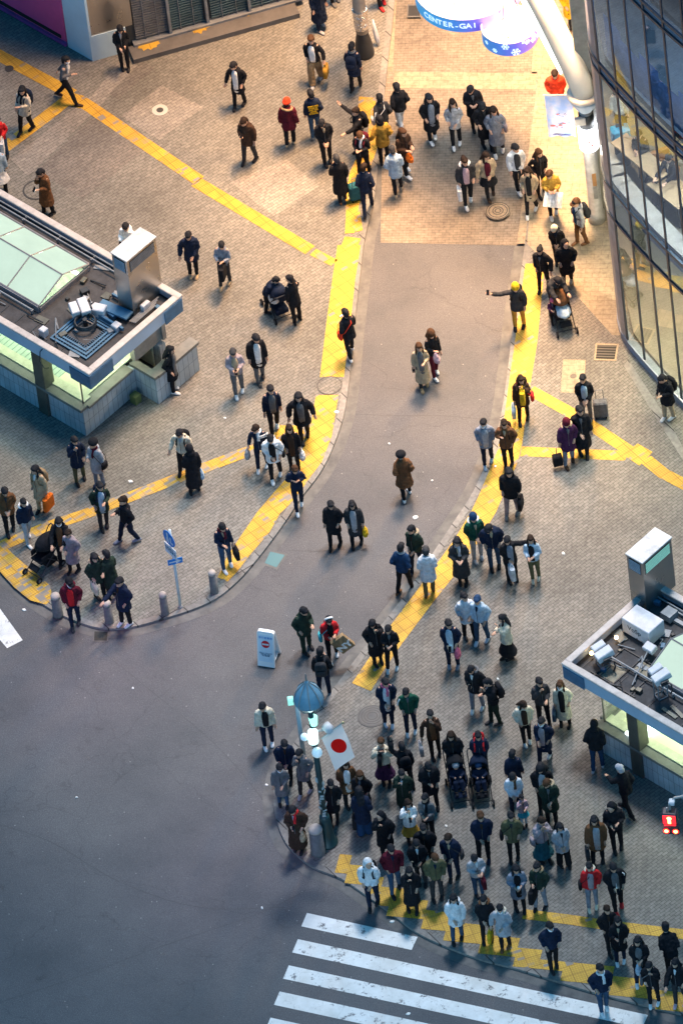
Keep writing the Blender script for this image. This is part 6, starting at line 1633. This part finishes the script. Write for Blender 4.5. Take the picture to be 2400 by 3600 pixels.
P(933,1143,188,'woman from behind in a round black hat and rust brown coat',t='br',hem=.55,th=.055,flare=.35,a='pp',l='k',s='wb',h='hat',hood='k',w=.45)
# right side pavement
P(1204,966,-4,'woman in a brown coat with blue, red and yellow bags on the right yellow strip',t='db',hem=.66,th=.055,a='dm',l='k',s='k',h='l',hc='db',w=.3,on=1,bp=('db','dark backpack of the woman with three bags'),items=[('tote',-1,'lb','blue bag of the woman with three bags'),('shoulder',1,'r','red shoulder bag of the woman with three bags'),('shopper',1,'y','yellow bag of the woman with three bags')])
P(1121,1064,4,'person in a grey plaid jacket and white mask at the edge of the right kerb',t='gb',th=.05,a='pp',l='n',s='lb',mask=True,inn='lg',w=.35,on=1,hem=.72)
P(1168,1069,2,'woman in a brown jacket and black leggings on the right yellow strip',t='br',th=.055,a='tp',l='k',s='k',hc='db',w=.12,on=1,bp=('db','brown backpack of the woman in black leggings'),h='s',hem=.78)
P(1178,1182,-6,'person in a hooded black cape with grey trousers and a black bag',t='k',hem=.74,th=.06,a='pd',l='li',s='g',h='l',w=.25,on=1,H=1.76,items=[('tote',1,'k','black bag of the person in the black cape')])
P(1348,966,-8,'person in a black jacket and pale blue shirt holding food and a white bundle',t='k',th=.05,a='hh',l='g',s='g',inn='lb',w=.15,on=1,items=[('suitcase',1,'g','grey suitcase behind the long black coat')])
P(1340,1044,-2,'person in a long black coat beside the woman in purple',t='k',hem=.38,th=.055,a='hd',l='k',s='k',h='s',on=1,H=1.76)
P(1308,1063,0,'woman in a maroon beanie and purple coat with a small wheeled bag',t='pu',hem=.60,th=.045,a='dp',l='gb',s='db',h='beanie',hood='mr',fur='be',w=.3,on=1,items=[('trolley',-1,'k','small black wheeled bag beside the purple coat')])
P(1536,961,-45,'person in a black coat with backpack and white shoes in front of the glass building',t='k',hem=.64,th=.045,a='ff',l='be',s='w',w=.2,b=28,on=1,bp=('k','black backpack by the glass building'),items=[('phone',-1,'w','phone of the person by the glass building')])
P(960,1312,-20,'man in a dark camouflage jacket with a fur hood standing at the kerb trio',t='dgr',th=.05,a='ph',l='n',s='n',fur='be',w=.45,H=1.74)
P(988,1364,170,'person in a white blue coat from behind in the kerb trio',t='gl',hem=.62,th=.06,a='hh',l='ol',s='br',w=.1,on=1,hc='dg',hood='gl')
P(930,1360,155,'man in a navy vest with grey sleeves from behind in the kerb trio',t='db2',th=.04,a='pp',l='k',s='br',w=.5,H=1.74,sc='lg')
P(1097,1283,0,'man in a blue beanie and green jacket with a white hood on the right pavement',t='gr',th=.06,a='hh',l='lg',s='lg',h='beanie',hood='db2',fur='w',w=.12,on=1)
P(1136,1302,0,'tall man in a navy puffer with bowed head and jeans behind the pointing woman',t='n',th=.07,a='pp',l='bl',s='k',b=42,lean=10,on=1,H=1.80)
P(1062,1338,-6,'woman with long hair in a long dark grey coat and scarf',t='dg',hem=.34,th=.05,a='ff',l='k',s='k',h='l',sc='lg',on=1)
P(1176,1332,10,'woman in black pointing to the right while holding a white shopping bag',t='k',th=.05,hem=.70,a='ho',l='k',s='k',b=26,on=1,inn='gb',h='s',items=[('shopper',-1,'gl','large white shopping bag of the pointing woman')])
P(1229,1330,-12,'woman in a pale blue jacket and olive trousers, alone right of the pointing woman',t='lb',th=.045,a='ff',l='ol',s='cr',h='l',hc='db',w=.15,on=1,H=1.60,inn='k')
P(1077,1466,6,'woman in a white jacket standing close to the denim clad person',t='gl',th=.05,hem=.70,a='ph',l='k',s='dg',h='s',hc='k',on=1)
P(1108,1472,-30,'person in a denim jacket and jeans with white shoes',t='lb',th=.045,a='dp',l='bl',s='gl',h='s',hc='db2',w=.25,on=1)
P(1168,1514,-70,'woman in a cream jacket and black skirt with long black hair, holding papers',t='cr',th=.055,hem=.72,a='fm',l='k',s='k',h='l',skirt=('k',.30),on=1)
P(1041,1529,-4,'man in a navy coat over a white shirt holding a glowing phone',t='n',hem=.62,th=.03,a='hp',l='n',s='gb',inn='lb',w=.05,on=1,H=1.74,items=[('phone',-1,'w','glowing phone of the man in the navy coat'),('plastic',1,'pk','pink bag at the side of the man in the navy coat')])
P(867,1523,15,'woman in a long black coat at the lower end of the right yellow strip',t='k',hem=.42,th=.055,a='pm',l='k',s='k',h='l',b=24,on=1)
P(903,1536,-20,'man in a black jacket and white shoes next to the long haired woman',t='k',th=.035,a='ff',l='k',s='w',w=.15,b=18,on=1,H=1.68)
P(704,1494,35,'man in a dark coat and green trousers looking at his phone on the road',t='dgr',hem=.68,th=.04,a='pf',l='dgr',s='k',b=28,w=.1,H=1.70)
P(765,1512,20,'person in a red jacket and white headband carrying a kraft bag with white letters',t='r',th=.045,a='lf',l='k',s='w',h='band',hood='wb',w=.35,b=26,lean=6,inn='k',items=[('letters',1,'tn','kraft paper bag with white letters beside the red jacket'),('shoulder',-1,'cy','bright blue strap bag on the red jacket')])
P(747,1598,182,'man from behind in a black jacket with a small white label on his back',t='k',th=.045,a='td',l='n',s='gb',w=.05,H=1.78,bp=('dg','slim dark backpack on the man seen from behind'))
P(617,1712,4,'man in a cream jacket over black with white sneakers, alone on the road',t='cr',th=.055,a='dd',l='n',s='w',inn='k',w=.15,H=1.72,lean=4,b=18)
P(894,1664,0,'man in an open navy coat with a red scarf and white sweater',t='n',hem=.56,th=.035,a='hp',l='n',s='w',inn='gl',sc='pk',b=24,w=.08,on=1,H=1.74)
P(945,1682,-6,'man in a dark green jacket with a white sleeve stripe and white shoes',t='gr',th=.04,a='pp',l='n',s='w',b=20,w=.12,on=1,H=1.72)
P(1000,1736,2,'woman with a dark brown jacket and a hand raised to her chin',t='db',th=.035,hem=.74,a='am',l='k',s='k',on=1,inn='br',H=1.66,items=[('tote',-1,'lg','pale grey bag of the woman touching her chin')])
P(1047,1782,2,'woman in a wide black coat holding the handle of the first stroller',t='k',hem=.60,th=.06,a='hh',l='k',s='k',h='l',hc='db',on=1)
P(1108,1786,4,'man in a navy jacket with a red topped backpack behind the second stroller',t='n',th=.055,a='hh',l='n',s='k',on=1,b=18,H=1.72,bp=('r','red topped backpack behind the second stroller'))
stroller(1054,1822,4,'dark stroller holding the child in a white knitted hat',body='n',canopy='k',child='child in a white knitted hat sitting in the dark stroller',cl='n',hat='lg')
stroller(1106,1822,0,'black stroller holding the child in a dark blue hood',body='k',canopy='n',child='child in a dark blue hood sitting in the black stroller',cl='n',hat='db2')
P(1097,1629,-14,'man in a fur hooded black jacket looking at a pale phone',t='k',th=.06,hem=.74,a='fp',l='gb',s='w',b=28,on=1,H=1.74,fur='g',w=.1,items=[('phone',-1,'w','pale phone of the man in the fur hooded black jacket')])
P(1138,1662,-62,'person with a black backpack and olive trousers facing the man with the pale phone',t='k',th=.04,a='fm',l='dgr',s='dg',b=20,on=1,H=1.70,w=.25,bp=('k','black backpack in the pair with the pale phone'))
P(1209,1706,4,'woman in a cream fleece jacket with black leggings and white shoes above the crowd',t='cr',th=.06,a='pp',l='k',s='w',h='l',hc='db',inn='db',b=26,on=1,H=1.62)
P(1249,1664,4,'man in charcoal with a hand to his mouth behind the masked boy',t='dg',th=.045,a='mf',l='k',s='k',b=14,on=1,H=1.74)
P(1297,1664,-16,'woman in a long cream coat and white mask standing near the right kiosk',t='cr',hem=.34,th=.04,a='dp',l='k',s='k',h='l',hc='br',mask=True,inn='k',on=1,H=1.62,items=[('tote',-1,'bl','dark blue tote of the woman in the long cream coat')])
P(1253,1748,-30,'boy in a long dark blue coat and mask walking below the charcoal man',t='n',hem=.55,th=.04,a='lp',l='n',s='w',mask=True,w=.55,on=1,H=1.62,inn='li')
P(1373,1768,170,'hooded figure in a black jacket and jeans walking along the right kiosk wall',t='k',th=.055,a='pp',l='db2',s='lg',h='hood',w=.35,lean=10,on=1,H=1.74)
P(1442,1870,-150,'grey haired man in dark clothes striding with something in his hands at the right kiosk',t='k',th=.05,a='pF',l='k',s='k',h='bald',w=.75,lean=12,on=1,H=1.74)
P(1417,1949,6,'hooded person in black holding a large lit phone near the red signal',t='k',th=.05,a='ff',l='k',s='k',h='hood',w=.1,b=24,on=1,H=1.74,items=[('phone',-1,'w','large lit phone near the red signal')])
P(1374,1980,4,'woman in a red brown fur coat with long black hair and a grey bag',t='br',hem=.60,th=.065,a='dd',l='k',s='k',h='l',inn='lg',w=.15,on=1,H=1.70,items=[('tote',-1,'dg','dark grey bag of the woman in the fur coat')])
P(1295,1988,0,'woman in a white grey fur coat and black wide trousers with folded hands',t='lg',hem=.66,th=.06,a='hh',l='k',wide=.03,s='k',h='l',b=20,on=1,H=1.60)
P(1249,1978,12,'woman in a lilac top and dark teal long skirt with hands at her face',t='li',th=.04,a='mm',l='k',s='k',skirt=('tl',.30),h='s',hc='db',b=20,on=1,items=[('shoulder',-1,'li','lilac bag of the woman in the teal skirt')])
P(1187,1874,-4,'man in a white knit sweater with a brown scarf in the middle of the crowd',t='gl',th=.045,a='hh',l='n',s='k',b=26,on=1,H=1.68,sc='br')
P(1204,1896,8,'little girl in a pink white top and turquoise skirt',t='lp',th=.03,a='cf',l='gl',s='k',h='s',skirt=('cy',.60),H=1.12,on=1,b=0)
P(1252,1858,-4,'woman with curly black hair behind the dark green coat',t='k',th=.05,a='ph',l='k',s='k',h='curl',b=24,on=1,inn='lg')
P(1268,1892,0,'person in a dark green coat with a beige hood lining and folded hands',t='dgr',hem=.60,th=.06,a='hl',l='k',s='k',h='s',hc='br',fur='be',b=26,on=1,H=1.72)
P(1186,1826,182,'person in a navy coat with a tan strap, back to the white sweater man',t='n',th=.04,hem=.6,a='dd',l='n',s='k',h='s',on=1,H=1.62)
P(1113,1975,-2,'man with brown hair in a dark navy jacket standing alone in the crowd gap',t='n',th=.05,a='hp',l='k',s='n',hc='br',w=.04,on=1,H=1.78)
P(1182,1972,-6,'man in an olive yellow jacket with a dark crossbody bag',t='ol',th=.05,a='pp',l='k',s='k',on=1,H=1.72,hem=.74,items=[('shoulder',-1,'k','dark crossbody bag of the man in olive yellow')])
P(887,1799,-2,'woman in a cream jacket and maroon pleated skirt photographing with a camera',t='cr',th=.05,a='cc',l='k',s='k',h='s',hc='br',skirt=('pu',.34),on=1,b=0,items=[('camera',1,'k','camera held up by the woman in the pleated skirt'),('tote',-1,'k','black bag of the woman with the camera')])
P(936,1812,180,'person in black with one arm raised high and a black backpack',t='k',th=.05,a='du',l='dg',s='k',h='s',on=1,H=1.68,bp=('k','black backpack of the person with the raised arm'),items=[('tote',1,'k','black bag hanging beside the raised arm person')])
P(932,1868,-2,'person in a long dark green black coat above the white coat photographer',t='dgr',hem=.44,th=.06,a='mp',l='k',s='k',h='s',on=1)
P(993,1853,0,'man in a bulky black coat looking down with a pale cuff',t='k',hem=.60,th=.07,a='fp',l='k',s='k',h='s',b=34,on=1,H=1.76,sc='k')
P(839,1871,-12,'woman with long brown hair in a black coat behind the wide trousers woman',t='k',hem=.50,th=.04,a='pp',l='k',s='k',h='l',hc='br',on=1)
P(838,1916,178,'person in a long navy coat and wide jeans with a black bag, seen from behind',t='n',hem=.55,th=.055,a='pd',l='db2',wide=.04,s='k',h='l',on=1,items=[('shopper',1,'k','black bag of the wide jeans person')])
P(803,1848,4,'woman in a brown coat with a white scarf below the red disc flag',t='br',hem=.58,th=.045,a='hh',l='k',s='k',h='l',hc='db',inn='w',on=1)
P(769,1890,-4,'woman in a black coat with a bare face right of the lamp pole',t='k',hem=.52,th=.04,a='pp',l='k',s='k',h='s',w=.15,on=1,b=14)
P(663,1800,8,'man in a navy jacket looking at his hands at the kerb point',t='n',hem=.70,th=.045,a='ph',l='k',s='k',b=30,on=1,items=[('plastic',-1,'w','white plastic bag hanging over the kerb point')])
P(703,1822,-20,'person in a grey coat stepping beside the slim pale post',t='g',hem=.62,th=.035,a='mp',l='dg',s='lg',b=20,w=.4,on=1)
P(652,1849,0,'woman in a grey green coat and white mask in front of the man in navy',t='g',hem=.50,th=.04,a='dl',l='bl',s='k',mask=True,h='s',b=16,on=1,H=1.60)
P(687,1951,-12,'woman in a red scarf and long dark brown coat beside the thick bollard',t='db',hem=.22,th=.06,a='fp',l='k',s='k',sc='r',b=30,on=1,H=1.66,items=[('phone',-1,'w','glowing phone of the woman in the tartan scarf'),('plastic',1,'be','beige bag of the woman in the tartan scarf')])
P(889,1968,-20,'figure in a big fluffy black hooded coat above the maroon jumper',t='k',hem=.52,th=.075,a='mp',l='k',s='k',h='hood',b=24,on=1,H=1.70)
P(858,2079,-12,'man in a white hooded puffer with a black backpack stepping to the kerb',t='w',th=.055,a='ph',l='n',s='k',h='hood',hood='w',w=.3,lean=6,on=1,H=1.78,bp=('k','black backpack on the white hooded puffer'))
P(909,2046,2,'man in a maroon jumper and blue jeans at the yellow blocks',t='mr',th=.055,a='pp',l='bl',s='k',w=.4,on=1,H=1.72,b=16)
P(946,1934,2,'woman in a white jacket with raised arms over a mustard dress',t='wb',th=.045,a='cf',l='k',s='k',h='l',hc='db',skirt=('mu',.40),on=1,H=1.60,b=10,hem=.74,items=[('phone',1,'w','phone of the woman in the mustard dress')])
P(988,1928,-18,'person in glasses and a grey and black top behind the bent heads',t='g',th=.04,a='ff',l='k',s='k',h='s',sc='k',on=1)
P(984,1997,2,'man in a black jacket with a bare throat at the centre of the front crowd',t='k',th=.05,a='pp',l='k',s='k',h='s',on=1,H=1.68)
P(968,2029,2,'man in a black jacket holding a cyan glowing phone',t='k',th=.05,a='pl',l='dg',s='k',h='s',b=28,on=1,H=1.68,items=[('phone',-1,'w','cyan glowing phone in the front crowd')])
P(1006,2062,-2,'man in a grey green hooded sweater right of the cyan phone',t='ol',th=.055,a='pp',l='dg',s='k',h='s',hc='br',b=20,on=1,H=1.68)
P(1043,2015,-10,'woman with brown hair in a dark puffer beside the grey green hoodie',t='n',th=.055,a='ph',l='n',s='k',h='s',hc='db',b=16,on=1,H=1.68,items=[('shoulder',1,'dg','dark grey bag on the dark puffer woman')])
P(949,2091,4,'woman in a long black coat standing on the yellow blocks with pale socks',t='k',hem=.36,th=.05,a='mp',l='k',s='k',h='l',on=1,H=1.66,sc='k')
P(1052,2158,2,'woman in a white hooded coat and grey jeans with long black hair at the kerb',t='w',hem=.66,th=.055,a='hd',l='bl',s='k',h='l',w=.25,on=1,H=1.68,fur='w')
P(1121,2160,2,'man in a dark brown jacket holding hands with the masked woman',t='k',hem=.72,th=.045,a='hd',l='k',s='k',h='s',w=.12,on=1,H=1.70,fur='br')
P(1160,2176,-8,'woman in a pale grey fur hooded coat and mask with a yellow bag in front',t='lg',hem=.60,th=.06,a='al',l='k',s='br',h='s',mask=True,fur='cr',w=.2,on=1,H=1.62,items=[('tote',-1,'y','yellow tote bag in front of the pale grey coat')])
P(1100,2056,4,'woman in a grey cardigan looking at her hands with a maroon handbag',t='lg',th=.04,a='ff',l='bl',s='k',h='s',b=30,on=1,H=1.62,items=[('tote',1,'mr','maroon handbag of the woman in the grey cardigan')])
P(1194,2089,6,'woman with black hair in a pale grey coat drinking from a white cup',t='gb',hem=.55,th=.045,a='ff',l='k',s='k',h='l',inn='k',on=1,b=10,items=[('cup',1,'w','white paper cup in the hands of the grey coat woman')])
P(1243,2085,-30,'person in a dark green jacket with a tan fur hood trim and grey jeans',t='dgr',th=.055,a='fp',l='gb',s='k',h='s',fur='tn',w=.2,on=1,H=1.66,items=[('shopper',-1,'k','large dark bag of the tan fur hood person')])
P(1362,2085,-4,'person in a bright red puffer over a cream hoodie with a dark bag',t='r',th=.06,a='dp',l='gb',s='cr',h='s',inn='li',fur='cr',w=.08,on=1,H=1.68,items=[('shoulder',-1,'k','black bag of the person in bright red')])
P(1418,2088,0,'man in a black tracksuit with white stripes and red shoes holding a blue phone',t='k',hem=.74,th=.045,a='hp',l='k',s='r',h='s',b=24,w=.35,on=1,H=1.78,inn='g',items=[('phone',-1,'w','blue phone of the man in red shoes')])
P(1402,2182,8,'woman with dark red hair in a black jacket and black boots',t='k',th=.045,a='pp',l='k',s='k',h='s',hc='db',w=.5,on=1,H=1.68)
P(1426,2209,-15,'woman in a black coat and white sneakers, right of the pair above the kerb',t='k',hem=.58,th=.055,a='fp',l='n',s='w',h='l',w=.12,on=1,H=1.66)
P(1271,2223,2,'man in a dark navy jacket with a white mask standing on the yellow blocks',t='n',th=.05,a='pp',l='k',s='k',h='s',mask=True,b=18,w=.06,on=1,H=1.72)
P(1387,2321,2,'man in a dark jacket and blue jeans with his mask pulled down, on the crossing',t='n',th=.065,a='pp',l='bl',s='w',h='s',sc='w',w=.08,on=0,H=1.72)
P(1474,2256,0,'woman with long black hair holding a pale blue bag near the lower right corner',t='k',hem=.66,th=.045,a='lf',l='n',s='w',h='l',inn='g',on=1,w=.2,items=[('plastic',-1,'lb','pale blue patterned bag near the lower right corner')])
P(1502,2306,-6,'woman in black with a silver grey hip bag and white shoes',t='k',th=.045,a='pm',l='k',s='w',h='s',b=18,w=.08,on=1,H=1.66,items=[('shoulder',-1,'g','silver grey hip bag at the lower right kerb')])
P(1545,2246,180,'man in black bending forward with his back turned at the right edge',t='k',th=.05,a='hh',l='k',s='k',lean=34,w=.1,on=1,H=1.76)
P(1562,2306,-20,'person in dark clothes with a pink cuff cut by the lower right edge',t='k',th=.05,a='Fp',l='dg',s='lp',h='l',on=1,w=.2)
# people inside the curved glass building
for ix_, iy_, t_, lab, a_ in ((2186,470,'cr','person in a pale top standing behind the upper glass near the blue bag','dd'),(2262,620,'k','person in black with bent arms at the window table behind the glass','ff'),(2368,700,'k','person in black leaning over plates at the right end of the glass','FF')):
    w_ = G(ix_, iy_, 4.96)
    p_ = P(0,0,-30,lab,t=t_,a=a_,l='k',z=4.95,b=20); p_.location = w_

# yellow lettering on the navy jacket and stripes of other garments are parts of those garments
def find(lbl):
    for o in bpy.data.objects:
        if o.get('label', '').startswith(lbl): return o
def child_of(o, nm):
    for c in o.children:
        if c.name.split('.')[0] == nm: return c
o = find('person from behind in a navy jacket with five'); j = child_of(o, 'jacket')
for i in range(5):
    text_mesh('lettering', ('BROTHERS','SINCE OF','AND THE','NEVER','FOREVER')[i], .062, cm('y'), j, Matrix.Translation((0,.158,1.30-.068*i)) @ Matrix.Rotation(R(180),4,'Z') @ Matrix.Rotation(R(90),4,'X'), .004, bold=.004)
o = find('man in a black tracksuit'); j = child_of(o, 'coat') or child_of(o, 'jacket')
m = MB(); m.tube([(0,-.165,.80),(0,-.162,1.1),(0,-.16,1.35)], .010, 5); m.build('zip', cm('gl'), j)
m = MB()
for k in range(3): m.tube([(.19+.02*k,-.09,1.36-.02*k),(.235,-.06,1.28-.03*k)], .012, 5)
m.build('sleeve_stripe', cm('wb'), j)
o = find('person in navy with white stripes'); j = child_of(o, 'jacket')
m = MB()
for k in range(3):
    m.tube([(.04,-.158,1.36-.04*k),(.14,-.13,1.37-.04*k),(.235,-.03,1.36-.05*k),(.25,.04,1.34-.05*k)], .010, 5)
m.build('stripe', cm('wb'), j)
o = find('man in a charcoal jacket with white'); j = child_of(o, 'jacket')
m = MB()
for k in range(3): m.tube([(.20+.018*k,.14,1.32),(.28,.17,1.18),(.30,.20,1.05)], .009, 5)
m.build('stripe', cm('wb'), j)
o = find('man from behind in a black jacket'); j = child_of(o, 'jacket')
m = MB(); m.box((-.10,.31,1.10),(.03,.01,.12)); m.build('label_patch', cm('gl'), j)
o = find('man in a dark green jacket with a white sleeve'); j = child_of(o, 'jacket')
m = MB(); m.tube([(-.20,-.08,1.36),(-.26,-.09,1.25),(-.28,-.07,1.12)], [(.02,.012)]*3, 6); m.build('stripe', cm('wb'), j)
# ------------------------------------------------------------------ make the closed surfaces permanent
bpy.context.view_layer.update()
dg = bpy.context.evaluated_depsgraph_get()
baked = [(o, bpy.data.meshes.new_from_object(o.evaluated_get(dg), preserve_all_data_layers=False, depsgraph=dg)) for o in LATER]
for o, me in baked:
    mats_ = [m for m in o.data.materials]; o.modifiers.clear(); me.materials.clear()
    for m in mats_: me.materials.append(m)
    if o.name in EXTRA:
        v, f, mi = EXTRA[o.name]; bm = bmesh.new(); bm.from_mesh(me)
        for fc in bm.faces: fc.material_index = 0
        nv = [bm.verts.new(p) for p in v]
        for q, mi_ in zip(f, mi):
            fc = bm.faces.new([nv[k] for k in q]); fc.material_index = mi_
            fc.smooth = True
        bm.normal_update(); bm.to_mesh(me); bm.free()
    me.name = o.data.name
    o.data = me
    for p in me.polygons: p.use_smooth = True
